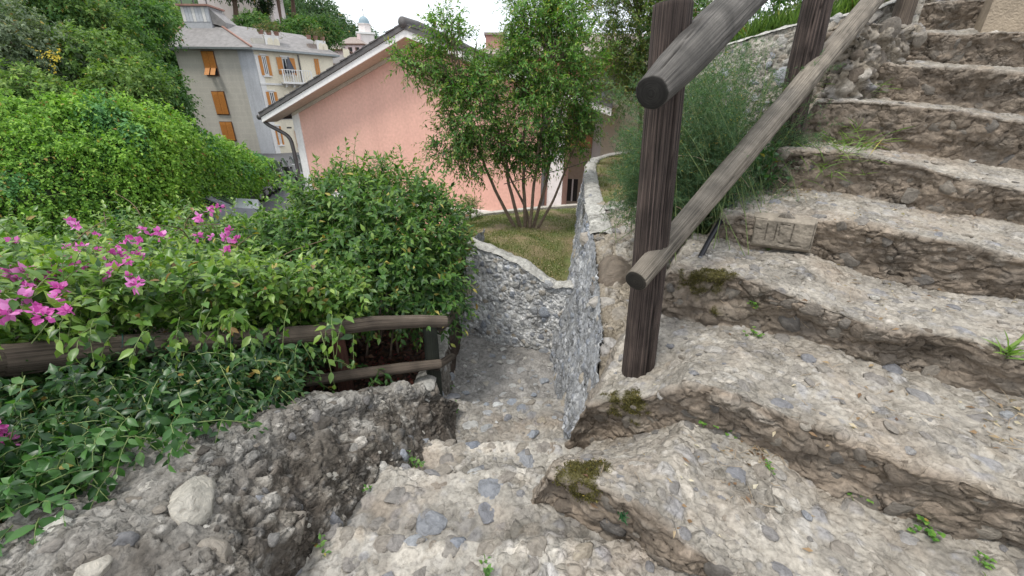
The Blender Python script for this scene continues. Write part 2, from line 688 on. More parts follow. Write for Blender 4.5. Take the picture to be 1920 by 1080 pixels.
def place_stone(parent, P, nv, sx, sy, sz, mat, key, rs, sub=2, ang=None, name='stone'):
    me = stone_mesh(key, mat, rs.randrange(14), sub)
    o = bpy.data.objects.new(name, me)
    COL.objects.link(o)
    o.parent = parent
    t, b, nn = frame_from(nv, rs.uniform(0, 6.28) if ang is None else ang)
    po = ORIGIN.get(parent.name, A(0, 0, 0))
    p = np.asarray(P) - po
    o.matrix_local = Matrix(((t[0] * sx, b[0] * sy, nn[0] * sz, p[0]), (t[1] * sx, b[1] * sy, nn[1] * sz, p[1]), (t[2] * sx, b[2] * sy, nn[2] * sz, p[2]), (0, 0, 0, 1)))
    return o


def visible(P):
    a = P @ CF
    x = 960 + FPX * (P @ CR) / np.maximum(a, 1e-3)
    y = 540 - FPX * (P @ CU) / np.maximum(a, 1e-3)
    return (a > 0.1) & (x > -40) & (x < 1960) & (y > -40) & (y < 1120)


def set_stones(parent, G, Nn, count, smin, smax, mat, key, seed, flat=0.42, sink=0.15, pw=2.0, sub=2, mask=None, keep=0.8, align=None):
    """stones bedded in a surface, big ones first, none overlapping much"""
    rs = random.Random(seed)
    r = np.random.default_rng(seed)
    P = G.reshape(-1, 3)
    Q = Nn.reshape(-1, 3)
    ok = visible(P)
    if mask is not None:
        ok &= mask.ravel()
    ids = np.nonzero(ok)[0]
    if not len(ids):
        return
    sizes = np.sort(smin + (smax - smin) * r.random(count) ** pw)[::-1]
    done, dr = np.zeros((0, 3)), np.zeros(0)
    for s in sizes:
        for _ in range(14):
            i = ids[r.integers(len(ids))]
            p = P[i]
            if not len(done) or np.all(np.linalg.norm(done - p, axis=1) > (dr + s) * keep):
                done = np.vstack([done, p])
                dr = np.append(dr, s)
                sy = s * rs.uniform(0.6, 0.95)
                sz = s * flat * rs.uniform(0.8, 1.25)
                nv = Q[i] + r.normal(size=3) * 0.12
                place_stone(parent, p - Q[i] * sz * (1 - sink * 2) * rs.uniform(0.35, 0.9), nv, s, sy, sz, mat, key, rs, sub, None if align is None else align + rs.uniform(-0.5, 0.5))
                break


# ------------------------------------------------------------------ foliage
LT = np.array([(0, 0), (.22, .36), (.22, 0), (.22, -.36), (.52, .46), (.52, 0), (.52, -.46), (1, 0), (.8, .2), (.8, -.2)], float)
LF = np.array([(0, 2, 1), (0, 3, 2), (1, 2, 5), (1, 5, 4), (2, 3, 6), (2, 6, 5), (4, 5, 8), (5, 7, 8), (5, 6, 9), (5, 9, 7)])
ST = np.array([(0, 0), (.42, .5), (1, 0), (.42, -.5)], float)
SF = np.array([(0, 2, 1), (0, 3, 2)])


def leaves_np(P, D, Nv, L, W, col, fold=0.3, curl=0.25, simple=False):
    T, F = (ST, SF) if simple else (LT, LF)
    D = unit(D)
    B = unit(np.cross(Nv, D))
    Nv = np.cross(D, B)
    L = np.broadcast_to(L, (len(P),))
    W = np.broadcast_to(W, (len(P),))
    x = T[:, 0][None] * L[:, None]
    y = T[:, 1][None] * W[:, None]
    z = np.abs(T[:, 1])[None] * W[:, None] * fold - (T[:, 0] ** 2)[None] * L[:, None] * curl
    V = P[:, None] + x[..., None] * D[:, None] + y[..., None] * B[:, None] + z[..., None] * Nv[:, None]
    k = len(T)
    Fx = (F[None] + (np.arange(len(P)) * k)[:, None, None]).reshape(-1, 3)
    C = np.repeat(col, k, axis=0)
    return V.reshape(-1, 3), Fx, C


def perp(d, az):
    u = unit(np.cross(d, A(0.13, 0.21, 0.97)))
    v = np.cross(d, u)
    return np.cos(az)[:, None] * u + np.sin(az)[:, None] * v


def sprigs(base, dirs, L, nl, leafL, leafW, r, spread=1.0, droop=0.15, up=0.6, young=0.35, grow=0.45):
    """leafy shoots: returns leaf arrays (P, D, N, len, wid, t) and stem curves"""
    N = len(base)
    d0 = unit(dirs)
    L = np.broadcast_to(L, (N,)) * r.uniform(0.6, 1.3, N)
    out = []
    az0 = r.uniform(0, 6.28, N)
    down = A(0, 0, -1)

    def at(t):
        return base + d0 * (L * t)[:, None] + down * (droop * L * t * t)[:, None]
    for j in range(nl):
        t = (j + 0.6) / nl + r.uniform(-0.25, 0.25, N) / nl
        p = at(t)
        dj = unit(d0 + down * (2 * droop * t)[:, None])
        az = az0 + j * 2.39996 + r.uniform(-0.4, 0.4, N)
        sp = spread * (1.15 - 0.6 * t) * r.uniform(0.8, 1.2, N)
        D = unit(dj * np.cos(sp)[:, None] + perp(dj, az) * np.sin(sp)[:, None] + down * 0.12)
        Nv = unit(dj * 0.5 + A(0, 0, up) + r.normal(size=(N, 3)) * 0.3)
        s = (1 - young * t) * r.uniform(1 - grow, 1 + grow * 0.6, N)
        out.append((p, D, Nv, leafL * s, leafW * s, t))
    P, D, Nv, LL, WW, tt = (np.concatenate(x) for x in zip(*out))
    ts = np.linspace(0, 1, 4)
    S = np.stack([at(np.full(N, t)) for t in ts], 1)
    return P, D, Nv, LL, WW, tt, S


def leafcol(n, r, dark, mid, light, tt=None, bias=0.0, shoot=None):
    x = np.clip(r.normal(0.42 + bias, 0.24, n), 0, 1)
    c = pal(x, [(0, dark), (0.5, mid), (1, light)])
    old = r.random(n) < .018
    c = np.where(old[:, None], pal(r.random(n), [(0, (.20, .11, .04)), (.6, (.34, .26, .06)), (1, (.42, .36, .10))]), c)
    if tt is not None and shoot is not None:
        k = np.clip((tt - 0.75) * 4, 0, 1) * r.uniform(0, 1, n)
        c = c * (1 - k[:, None]) + np.array(shoot) * k[:, None]
    return c


def lobe_points(lobes, n, r, shell=0.55):
    """points in the outer part of a set of ellipsoids; returns points and outward directions"""
    w = np.array([l[1] ** 2 if np.isscalar(l[1]) else np.mean(l[1]) ** 2 for l in lobes])
    pick = r.choice(len(lobes), n, p=w / w.sum())
    c = np.array([l[0] for l in lobes])[pick]
    R = np.array([np.broadcast_to(l[1], (3,)) for l in lobes])[pick]
    d = unit(r.normal(size=(n, 3)))
    rad = (shell ** 3 + (1 - shell ** 3) * r.random(n)) ** (1 / 3)
    lump = 1 + 0.22 * fbm(d * 2.2 + pick[:, None] * 9.1, 3, 5)
    return c + d * R * (rad * lump)[:, None], d, pick


def stems_np(S, r0):
    return tubes_np(S, np.linspace(r0, r0 * 0.35, S.shape[1])[None] * np.ones((len(S), 1)), 3)
# ------------------------------------------------------------------ materials of the masonry
BEIGE = [(0, (.23, .21, .185)), (.25, (.35, .315, .265)), (.45, (.215, .22, .24)), (.6, (.40, .365, .315)), (.78, (.28, .24, .19)), (.9, (.50, .475, .43)), (1, (.18, .185, .21))]
DARKS = [(0, (.07, .06, .05)), (.3, (.13, .11, .09)), (.5, (.10, .10, .10)), (.7, (.24, .22, .185)), (.88, (.42, .39, .34)), (1, (.62, .59, .54))]
GREYS = [(0, (.25, .26, .28)), (.25, (.46, .46, .45)), (.5, (.32, .35, .40)), (.7, (.54, .53, .50)), (.88, (.66, .66, .65)), (1, (.42, .36, .28))]
M_TREAD = mat_attr('worn_tread_rock', scale=55, var=0.5, bump=0.8, dist=0.006, frag=.36, fscale=30)
M_DARKROCK = mat_attr('dark_conglomerate', scale=60, var=0.6, bump=0.9, dist=0.008, frag=.55, fscale=48)
M_GREYROCK = mat_attr('grey_rubble', scale=48, var=0.55, bump=0.85, dist=0.008, frag=.5, fscale=26)
M_STONE_BEIGE = mat_stone('tread_stones', [(0, (.30, .27, .23)), (.2, (.36, .325, .275)), (.42, (.24, .23, .22)), (.55, (.32, .285, .24)), (.75, (.235, .24, .26)), (.88, (.46, .43, .385)), (1, (.30, .25, .20))])
M_STONE_BROWN = mat_stone('riser_stones', [(0, (.17, .14, .11)), (.3, (.24, .20, .16)), (.6, (.20, .18, .155)), (.8, (.29, .26, .22)), (1, (.15, .14, .13))])
M_STONE_DARK = mat_stone('parapet_stones', [(0, (.13, .115, .10)), (.3, (.22, .195, .165)), (.55, (.30, .27, .23)), (.75, (.17, .17, .175)), (.9, (.46, .43, .37)), (1, (.62, .6, .55))])
M_STONE_GREY = mat_stone('wall_stones', [(0, (.24, .26, .30)), (.25, (.40, .40, .39)), (.5, (.30, .33, .38)), (.7, (.50, .49, .46)), (.85, (.38, .33, .26)), (1, (.62, .63, .63))])
M_CAP = mat_plain('mortar_coping', (.46, .44, .40), 0.9, 0.3, 9, 0.6, bscale=60)
M_MOSS = mat_leaf('moss', 0.2, 0.8, 0.2)


def fix(c):
    return c


# ------------------------------------------------------------------ the stone stairs on the right
SU = unit(A(.84, -.54, 0))              # along the nosings, towards the camera's right
SN = A(-SU[1], SU[0], 0)                # up the flight
S0, S1, NS = -0.75, 1.95, 420


def on_plane(px, py, n):
    r = ray(px, py)
    return r * (n / np.dot(r, SN))


def row(pts, n, s):
    """pixel outline of an edge -> heights z(s) in the vertical plane at distance n up the flight"""
    P = np.array([on_plane(x, y, n) for x, y in pts])
    q = P @ SU
    o = np.argsort(q)
    return np.interp(s, q[o], P[o, 2])


NK = [.85, 1.30, 1.80, 2.33, 2.85, 3.35, 3.85, 4.33, 4.8]
NOSE = [
    [(1014, 893), (1060, 893), (1134, 923), (1225, 966), (1287, 1023), (1393, 1085), (1560, 1190)],
    [(1100, 752), (1160, 748), (1215, 742), (1255, 726), (1290, 714), (1383, 736), (1479, 784), (1585, 817), (1695, 865), (1815, 899), (1930, 950)],
    [(1273, 513), (1388, 518), (1457, 538), (1516, 564), (1618, 594), (1704, 615), (1814, 636), (1930, 664)],
    [(1388, 398), (1414, 406), (1533, 415), (1618, 419), (1712, 440), (1810, 457), (1930, 485)],
    [(1493, 278), (1591, 286), (1698, 303), (1805, 333), (1930, 357)],
    [(1600, 188), (1698, 196), (1741, 199), (1826, 214), (1930, 228)],
    [(1635, 118), (1741, 124), (1869, 132), (1930, 138)],
    [(1680, 62), (1800, 64), (1869, 58), (1930, 60)],
    [(1700, 8), (1800, 0), (1930, -8)],
]
BASE = [
    [(1008, 931), (1072, 975), (1158, 1023), (1249, 1078), (1400, 1160)],
    [(1080, 828), (1170, 822), (1283, 783), (1345, 808), (1441, 846), (1537, 908), (1637, 947), (1747, 985), (1862, 1018), (1960, 1050)],
    [(1239, 592), (1278, 603), (1427, 619), (1533, 641), (1618, 670), (1704, 696), (1789, 722), (1930, 742)],
    [(1367, 449), (1405, 464), (1516, 474), (1618, 513), (1704, 530), (1789, 551), (1930, 562)],
    [(1440, 351), (1512, 355), (1618, 368), (1704, 385), (1789, 402), (1930, 425)],
    [(1545, 266), (1655, 282), (1740, 290), (1826, 307), (1930, 320)],
    [(1600, 180), (1698, 188), (1930, 218)],
    [(1640, 112), (1740, 116), (1930, 128)],
    [(1690, 56), (1800, 56), (1930, 52)],
]
SLEFT = [-.40, -.42, -.30, -.16, .00, .12, .16, .20, .24]

stairs = empty('stone_stairs', A(.8, 1.1, -1.1))
tag(stairs, 'worn rubble stone stairs climbing to the right beside the log handrail', kind='structure')
sgrid = np.linspace(S0, S1, NS)
STEP_G = []
for k in range(9):
    nose_z = row(NOSE[k], NK[k], sgrid)
    base_z = np.minimum(row(BASE[k], NK[k] + .03, sgrid), nose_z - .06)
    if k < 8:
        next_z = row(BASE[k + 1], NK[k + 1] + .03, sgrid)
        nn_next = NK[k + 1] + .05
    else:
        next_z = nose_z + .02
        nn_next = NK[k] + .6
    # profile: bottom of riser, up to the nosing (rounded), across the tread to under the next riser
    wob = 0.035 * noise(np.stack([sgrid * 3.1, np.full(NS, k * 3.7), np.zeros(NS)], 1), 60) + 0.012 * noise(np.stack([sgrid * 13, np.full(NS, k * 3.7), np.zeros(NS)], 1), 61)
    near = k < 4
    nr, ntd = (56, 120) if near else (30, 50)
    rows_ = []
    for t in np.linspace(0, 1, nr):
        z = (base_z - .06) * (1 - t) + (nose_z - .016) * t
        under = 0.018 * math.sin(min(t * 1.15, 1) * math.pi) ** 1.0
        n_ = NK[k] + .03 * (1 - t) + under * (0.4 + 0.6 * np.clip(0.5 + noise(np.stack([sgrid * 2.3, np.full(NS, t * 1.5 + k * 5.1), np.zeros(NS)], 1), 62), 0, 1)) + wob * (0.5 + .5 * t)
        rows_.append(np.stack([sgrid, n_, z], 1))
    for a in np.linspace(0.1, 1.45, 7):
        rows_.append(np.stack([sgrid, NK[k] + wob + .016 * (1 - math.cos(a)), nose_z - .016 + .016 * math.sin(a)], 1))
    for t in np.linspace(0, 1, ntd)[1:]:
        sag = -0.012 * math.sin(math.pi * t)
        e = t * t * (3 - 2 * t)
        n_ = (NK[k] + wob + .016) * (1 - t) + nn_next * t
        rows_.append(np.stack([sgrid, n_, nose_z * (1 - e) + next_z * e + sag], 1))
    Gs = np.stack(rows_, 1)                                   # (s, profile, 3) in stair axes
    # left end of the step turns down and away
    sl = SLEFT[k] + 0.03 * noise(np.stack([Gs[0, :, 1] * 9, np.full(Gs.shape[1], k * 2.2), np.zeros(Gs.shape[1])], 1), 63)
    over = np.clip(sl[None] - Gs[..., 0], 0, 9)
    Gs[..., 0] = np.where(over > 0, sl[None] - 0.11 * (1 - np.exp(-over * 9)) - over * 0.10, Gs[..., 0])
    Gs[..., 2] = Gs[..., 2] - np.where(over > 0, 1.9 * np.clip(over - 0.015, 0, 9), 0)
    # squash the folded-down end evenly
    G = Gs[..., 0:1] * SU + Gs[..., 1:2] * SN + Gs[..., 2:3] * A(0, 0, 1)
    isr = np.zeros(G.shape[:2], bool)
    isr[:, :nr + 2] = True
    G2, Nn, c, patch = rock(G, big=.011, bigf=5, cell=.060 if near else .085, camp=.014, fine=.0035, finef=50, seed=200 + k * 10,
                            stops=BEIGE, mortar=(.285, .262, .225), tone=.4)
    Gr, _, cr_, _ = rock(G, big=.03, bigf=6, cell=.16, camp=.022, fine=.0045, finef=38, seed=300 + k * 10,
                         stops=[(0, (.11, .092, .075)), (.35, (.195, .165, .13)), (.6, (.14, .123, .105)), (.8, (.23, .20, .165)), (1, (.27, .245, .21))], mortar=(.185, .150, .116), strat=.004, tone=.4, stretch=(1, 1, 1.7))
    w = np.zeros(G.shape[1])
    w[:nr] = 1
    w[nr:nr + 7] = np.linspace(.9, .3, 7)
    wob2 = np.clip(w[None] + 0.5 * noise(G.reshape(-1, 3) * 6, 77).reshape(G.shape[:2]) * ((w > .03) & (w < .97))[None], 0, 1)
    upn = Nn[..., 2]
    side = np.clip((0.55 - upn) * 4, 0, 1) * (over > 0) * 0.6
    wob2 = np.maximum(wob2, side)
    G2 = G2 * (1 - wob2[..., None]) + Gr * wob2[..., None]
    # dusty, reddish earth collects in patches
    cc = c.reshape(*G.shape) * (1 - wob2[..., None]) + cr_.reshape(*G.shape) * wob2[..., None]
    earth = np.clip(fbm(G.reshape(-1, 3) * 3.1, 3, 88).reshape(G.shape[:2]) * 1.5 - .15, 0, 1)[..., None] * (0.6)
    cc = cc * (1 - earth) + A(.29, .235, .18) * earth
    # greenish-brown moss on a few corners
    moss_at = {1: [(1175, 765, .085), (1100, 870, .06)], 2: [(1330, 525, .10)], 0: [(1090, 880, .10)]}.get(k, [])
    mm = np.zeros(G.shape[:2])
    for mx_, my_, rad in moss_at:
        a_ = (G2 @ CF)
        X_ = 960 + FPX * (G2 @ CR) / a_
        Y_ = 540 - FPX * (G2 @ CU) / a_
        j = np.unravel_index(np.argmin((X_ - mx_) ** 2 + (Y_ - my_) ** 2 + 1e9 * (a_ < .1)), X_.shape)
        dd = np.linalg.norm(G2 - G2[j], axis=2)
        mm = np.maximum(mm, np.clip(1.25 - dd / rad + 0.9 * fbm(G2.reshape(-1, 3) * 14, 3, 91).reshape(dd.shape), 0, 1))
    mm = np.clip(mm * 1.6 - .5, 0, 1)
    cc = cc * (1 - mm[..., None]) + A(.085, .075, .028) * mm[..., None]
    G2 = G2 + Nn * (mm * .006)[..., None]
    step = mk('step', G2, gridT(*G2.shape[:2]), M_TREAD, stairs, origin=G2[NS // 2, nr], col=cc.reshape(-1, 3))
    STEP_G.append((G2, Nn, step, nr))
    tm = np.zeros(G2.shape[:2], bool)
    tm[:, nr + 5:-6] = True
    tm &= (over < .02) & (mm < .2)
    rm = np.zeros(G2.shape[:2], bool)
    rm[:, 8:nr - 2] = True
    rm &= over < .02
    cnt = [85, 95, 75, 60, 45, 24, 12, 10, 6][k]
    set_stones(step, G2, Nn, cnt, .010, .044, M_STONE_BEIGE, 'beige', 400 + k, flat=.42, sink=.2, pw=2.0, mask=tm, keep=.9)
    set_stones(step, G2, Nn, [16, 34, 28, 30, 26, 18, 14, 14, 10][k], .018, .055, M_STONE_BROWN, 'brown', 430 + k, flat=.36, sink=.0, pw=1.6, mask=rm, keep=.85)
    if mm.max() > .4:                                          # moss tufts standing on the stained patch
        idx = np.nonzero((mm > .35).ravel())[0]
        r = np.random.default_rng(k)
        pick = r.choice(idx, 2600)
        P = G2.reshape(-1, 3)[pick] + r.normal(size=(2600, 3)) * .003
        D = unit(Nn.reshape(-1, 3)[pick] + r.normal(size=(2600, 3)) * .7)
        V, T, C = leaves_np(P, D, unit(r.normal(size=(2600, 3))), r.uniform(.004, .011, 2600), .003, leafcol(2600, r, (.05, .045, .015), (.10, .09, .025), (.17, .16, .05)), simple=True)
        tag(mk('moss', V, T, M_MOSS, step, col=C), kind='stuff')

# the block cut with worn letter strokes, set in the fourth riser
gw, gh = 150, 70
cq = [on_plane(1413, 404, NK[3] - .03), on_plane(1535, 417, NK[3] - .03), on_plane(1520, 476, NK[3] - .015), on_plane(1404, 461, NK[3] - .015)]
uu, vv = np.meshgrid(np.linspace(0, 1, gw), np.linspace(0, 1, gh), indexing='ij')
Gc = ((1 - uu) * (1 - vv))[..., None] * cq[0] + (uu * (1 - vv))[..., None] * cq[1] + (uu * vv)[..., None] * cq[2] + ((1 - uu) * vv)[..., None] * cq[3]
cutn = np.zeros((gw, gh))
for (a, b) in [((.03, .06), (.23, .08)), ((.07, .38), (.16, .41)), ((.25, .20), (.24, .74)), ((.40, .20), (.39, .72)), ((.445, .28), (.45, .55)), ((.46, .19), (.60, .20)), ((.66, .16), (.645, .72)), ((.47, .78), (.55, .80)), ((.66, .82), (.83, .82)), ((.97, .03), (.965, .86)), ((.03, .06), (.015, .9))]:
    a, b = A(*a) * A(1.9, 1), A(*b) * A(1.9, 1)
    q = np.stack([uu * 1.9, vv], -1)
    t = np.clip(((q - a) @ (b - a)) / ((b - a) @ (b - a)), 0, 1)
    dd = np.linalg.norm(q - a - t[..., None] * (b - a), axis=-1)
    cutn = np.maximum(cutn, np.clip(1 - dd / .024, 0, 1))
edge = np.clip(np.minimum(np.minimum(uu, 1 - uu) * 1.9, np.minimum(vv, 1 - vv)) / .10, 0, 1)
ndir = -SN + A(0, 0, .15)
pz = Gc.reshape(-1, 3)
rough = (.003 * fbm(pz * 45, 4, 5) + .004 * fbm(pz * 12, 2, 9)).reshape(gw, gh)
Gc = Gc + unit(ndir) * ((edge ** .5 - 1) * .03 - cutn * .007 + rough)[..., None]
cc = (A(.235, .205, .165)[None] * (1 + .35 * fbm(pz * 16, 3, 3))[:, None]) * (1 - .5 * cutn.reshape(-1, 1))
bk = Gc + SN * .09
Vc = np.concatenate([Gc.reshape(-1, 3), bk.reshape(-1, 3)])
T1 = gridT(gw, gh)
ring = np.concatenate([np.arange(gh), np.arange(1, gw) * gh + gh - 1, (gw - 1) * gh + np.arange(gh - 2, -1, -1), np.arange(gw - 2, 0, -1) * gh])
nr_ = np.roll(ring, -1)
off = gw * gh
T2 = np.stack([ring, nr_, nr_ + off, ring + off], 1)
o = mk('carved_stone', Vc, [T1[:, ::-1], T2[:, ::-1]], mat_attr('carved_sandstone', scale=70, var=.3, bump=.4, dist=.003), STEP_G[3][2], col=np.concatenate([cc, cc]))
o['label'] = 'squared grey-brown stone cut with shallow worn letter strokes'

# ------------------------------------------------------------------ path going down ahead
def path_z(x, y):
    yy = y + 0.05 * noise(np.stack([x * 2.2, y * .5, y * 0], -1).reshape(-1, 3), 12).reshape(x.shape) + .06 * x
    z = np.full(x.shape, -1.2)
    for y0, drop in ((.80, .06), (1.13, .12), (1.40, .15), (1.90, .16)):
        t = np.clip((yy - y0) / .016, 0, 1)
        z = z - drop * t * t * (3 - 2 * t)
    z = z - np.clip(yy - .6, 0, 9) * .035
    return z


xs, ys = np.meshgrid(np.linspace(-1.9, 1.1, 440), np.linspace(-.9, 3.6, 660), indexing='ij')
GP = np.stack([xs, ys, path_z(xs, ys)], -1)
GP2, NP_, c, pt = rock(GP, big=.014, bigf=5, cell=.062, camp=.014, fine=.004, finef=48, seed=500, stops=BEIGE, mortar=(.30, .28, .245), tone=.4)
far = np.clip((GP[..., 1] - 1.5) / .8, 0, 1)[..., None]
earth = np.clip(fbm(GP.reshape(-1, 3) * 3.3, 3, 58).reshape(xs.shape) * 1.5 - .2, 0, 1)[..., None] * .55
c = c.reshape(GP.shape)
c = c * (1 - earth) + A(.29, .23, .175) * earth
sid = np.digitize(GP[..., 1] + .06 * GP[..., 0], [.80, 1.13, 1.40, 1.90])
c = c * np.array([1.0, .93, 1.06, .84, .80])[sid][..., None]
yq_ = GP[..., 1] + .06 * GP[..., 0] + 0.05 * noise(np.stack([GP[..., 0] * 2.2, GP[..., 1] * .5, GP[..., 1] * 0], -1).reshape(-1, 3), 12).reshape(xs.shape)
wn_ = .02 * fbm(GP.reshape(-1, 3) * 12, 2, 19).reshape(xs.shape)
for y0 in (.80, 1.13, 1.40, 1.90):  # step edges lightened and feet darkened: painted highlight and occlusion over wear and dirt
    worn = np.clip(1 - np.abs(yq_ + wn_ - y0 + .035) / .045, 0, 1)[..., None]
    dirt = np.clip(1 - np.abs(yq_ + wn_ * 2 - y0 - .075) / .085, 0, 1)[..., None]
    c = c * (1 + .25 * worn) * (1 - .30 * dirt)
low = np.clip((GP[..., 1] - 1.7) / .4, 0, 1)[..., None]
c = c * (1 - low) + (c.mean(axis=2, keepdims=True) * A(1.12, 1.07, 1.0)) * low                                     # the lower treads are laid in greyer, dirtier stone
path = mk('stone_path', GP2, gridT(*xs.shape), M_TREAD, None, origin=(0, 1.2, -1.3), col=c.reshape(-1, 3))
tag(path, 'uneven stone path stepping down between the dark parapet and the grey wall', kind='structure')
set_stones(path, GP2, NP_, 190, .011, .05, M_STONE_BEIGE, 'beige', 510, flat=.4, sink=.12, pw=2.0, mask=(np.abs(xs + .08) < .62) & (ys > .6) & (ys < 1.75), keep=.9)
set_stones(path, GP2, NP_, 130, .014, .05, M_STONE_GREY, 'grey', 511, flat=.38, sink=.1, pw=2.0, mask=(np.abs(xs) < .5) & (ys > 1.6) & (ys < 2.8), keep=.9)
# flat stones set along the edge of each descending tread
rs_ = random.Random(8)
for y0 in (.80, 1.13, 1.40, 1.90):
    x = -.62 if y0 < 1.3 else -.44
    while x < .30:
        wd = rs_.uniform(.025, .07)
        yq = y0 - .06 * x - .03
        i = np.argmin((GP[..., 0].ravel() - x - wd) ** 2 + (GP[..., 1].ravel() - yq) ** 2)
        place_stone(path, GP2.reshape(-1, 3)[i] - A(0, 0, .008), A(0, 0, 1) + rng.normal(size=3) * .06, wd, rs_.uniform(.022, .036), .016, rs_.choice([M_STONE_BEIGE, M_STONE_GREY, M_STONE_BEIGE]), 'edge', rs_, 2, 2.0 + rs_.uniform(-.2, .2))
        x += wd * 2.1 + rs_.uniform(0, .06)
M_BLUE = mat_stone('blue_slate_stone', [(0, (.25, .262, .285)), (1, (.33, .34, .36))], rough=.7)
rs_ = random.Random(3)
for (px, py, z, a, b, ang) in [(925, 908, -1.255, .062, .050, .3), (985, 842, -1.37, .085, .045, .1), (800, 965, -1.225, .060, .045, 1.2), (785, 1000, -1.21, .035, .028, .6), (838, 1005, -1.21, .022, .018, 0)]:
    p = atz(px, py, z)
    i = np.argmin(np.linalg.norm(GP2.reshape(-1, 3)[:, :2] - p[:2], axis=1))
    place_stone(path, GP2.reshape(-1, 3)[i] - A(0, 0, .009), A(0, 0, 1) + rng.normal(size=3) * .05, a, b, .016, M_BLUE, 'blue', rs_, 3, ang)

# ------------------------------------------------------------------ dark conglomerate parapet, lower left
foot = [(860, 770, -1.60), (845, 800, -1.5), (800, 850, -1.42), (740, 885, -1.34), (690, 930, -1.28), (640, 985, -1.24), (590, 1045, -1.22), (560, 1100, -1.22), (520, 1200, -1.22)]
F0 = np.array([atz(*p) for p in foot])
top = [(822, 735, -1.37), (760, 735, -1.28), (700, 738, -1.19), (630, 752, -1.10), (560, 772, -1.03), (430, 812, -.95), (300, 850, -.90), (150, 930, -.88), (0, 1000, -.87), (-150, 1090, -.87), (-300, 1200, -.87)]
R0 = np.array([atz(*p) for p in top])
F0 = np.vstack([F0, F0[-1] + A(-.12, -.5, 0), F0[-1] + A(-.2, -1.1, 0)])
R0 = np.vstack([R0, R0[-1] + A(-.02, -.45, 0), R0[-1] + A(-.05, -1.0, 0)])
F0, R0 = bez(F0, 340), bez(R0, 340)
sh = [(826, 744, -1.385), (770, 748, -1.29), (700, 765, -1.20), (600, 800, -1.09), (520, 838, -1.01), (455, 885, -.965), (415, 960, -.94), (395, 1050, -.93), (380, 1150, -.93), (370, 1250, -.93)]
SH = np.array([atz(*p) for p in sh])
SH = np.vstack([SH, SH[-1] + A(-.08, -.5, 0), SH[-1] + A(-.14, -1.1, 0)])
SH = bez(SH, 340)
rows_ = []
for t in np.linspace(0, 1, 80):
    p = F0 * (1 - t) + SH * t
    rows_.append(p + A(.8, .2, .3) * math.sin(t * math.pi) ** 1.2 * .035)
for t in np.linspace(0, 1, 70)[1:]:
    p = SH * (1 - t) + R0 * t
    rows_.append(p + A(.1, -.1, 1) * math.sin(t * math.pi) * .03)
rows_[0] = rows_[0] + A(.03, -.03, -.1)
for t in np.linspace(0, 1, 60)[1:]:
    rows_.append(R0 + A(-.50, .36, -.10) * t + A(0, 0, -.55) * t * t)
GW = np.stack(rows_, 1)
W2_, NW, c, pt = rock(GW, big=.045, bigf=4.5, cell=.05, camp=.022, fine=.007, finef=34, seed=600, stops=DARKS, mortar=(.115, .10, .082), tone=.5)
if NW[:, 40:80, 2].mean() < 0:
    W2_ = GW - (W2_ - GW)
    NW = -NW
c = c.reshape(GW.shape)
dirt = np.clip(fbm(GW.reshape(-1, 3) * 4, 3, 68) * 1.6 + .0, 0, 1).reshape(GW.shape[:2], )[..., None] * .38
c = c * (1 - dirt) + A(.05, .036, .027) * dirt
gt_ = (np.clip((np.arange(GW.shape[1]) - 62) / 30, 0, 1) * .75)[None, :, None] * np.clip(.8 + fbm(GW.reshape(-1, 3) * 5, 3, 71), 0, 1).reshape(GW.shape[:2])[..., None]
c = c * (1 - gt_ * .7) + A(.31, .30, .275) * gt_ * .7  # patchy lichen grey that also paints the top lighter, as lit from above
lime = np.clip(fbm(GW.reshape(-1, 3) * 8, 3, 69, .6) * 2 - .65, 0, 1).reshape(GW.shape[:2])[..., None] * .6
c = c * (1 - lime) + A(.46, .44, .40) * lime
par = mk('rubble_parapet', W2_, gridT(*GW.shape[:2]), M_DARKROCK, None, origin=(-.6, 1.2, -1.3), col=c.reshape(-1, 3))
tag(par, 'low dark conglomerate stone parapet along the left edge of the path', 'wall')
tmask = np.zeros(GW.shape[:2], bool)
tmask[:, 6:146] = True
set_stones(par, W2_, NW, 150, .008, .028, M_STONE_DARK, 'dark', 610, flat=.5, sink=.22, pw=2.0, mask=tmask, keep=.9)
M_WHITE_ST = mat_stone('limestone', [(0, (.42, .39, .33)), (1, (.55, .53, .48))], scale=16)


def near_px(G, px, py):
    a = G @ CF
    x = 960 + FPX * (G @ CR) / a
    y = 540 - FPX * (G @ CU) / a
    return np.unravel_index(np.argmin((x - px) ** 2 + (y - py) ** 2 + 1e9 * (a < .1)), x.shape)


def big_stone(parent, G, Nn, px, py, a, b, c, mat, key, ang, k=3, sink=.5):
    j = near_px(G, px, py)
    return place_stone(parent, G[j] - Nn[j] * c * sink, Nn[j], a, b, c, mat, key, rs_, k, ang)


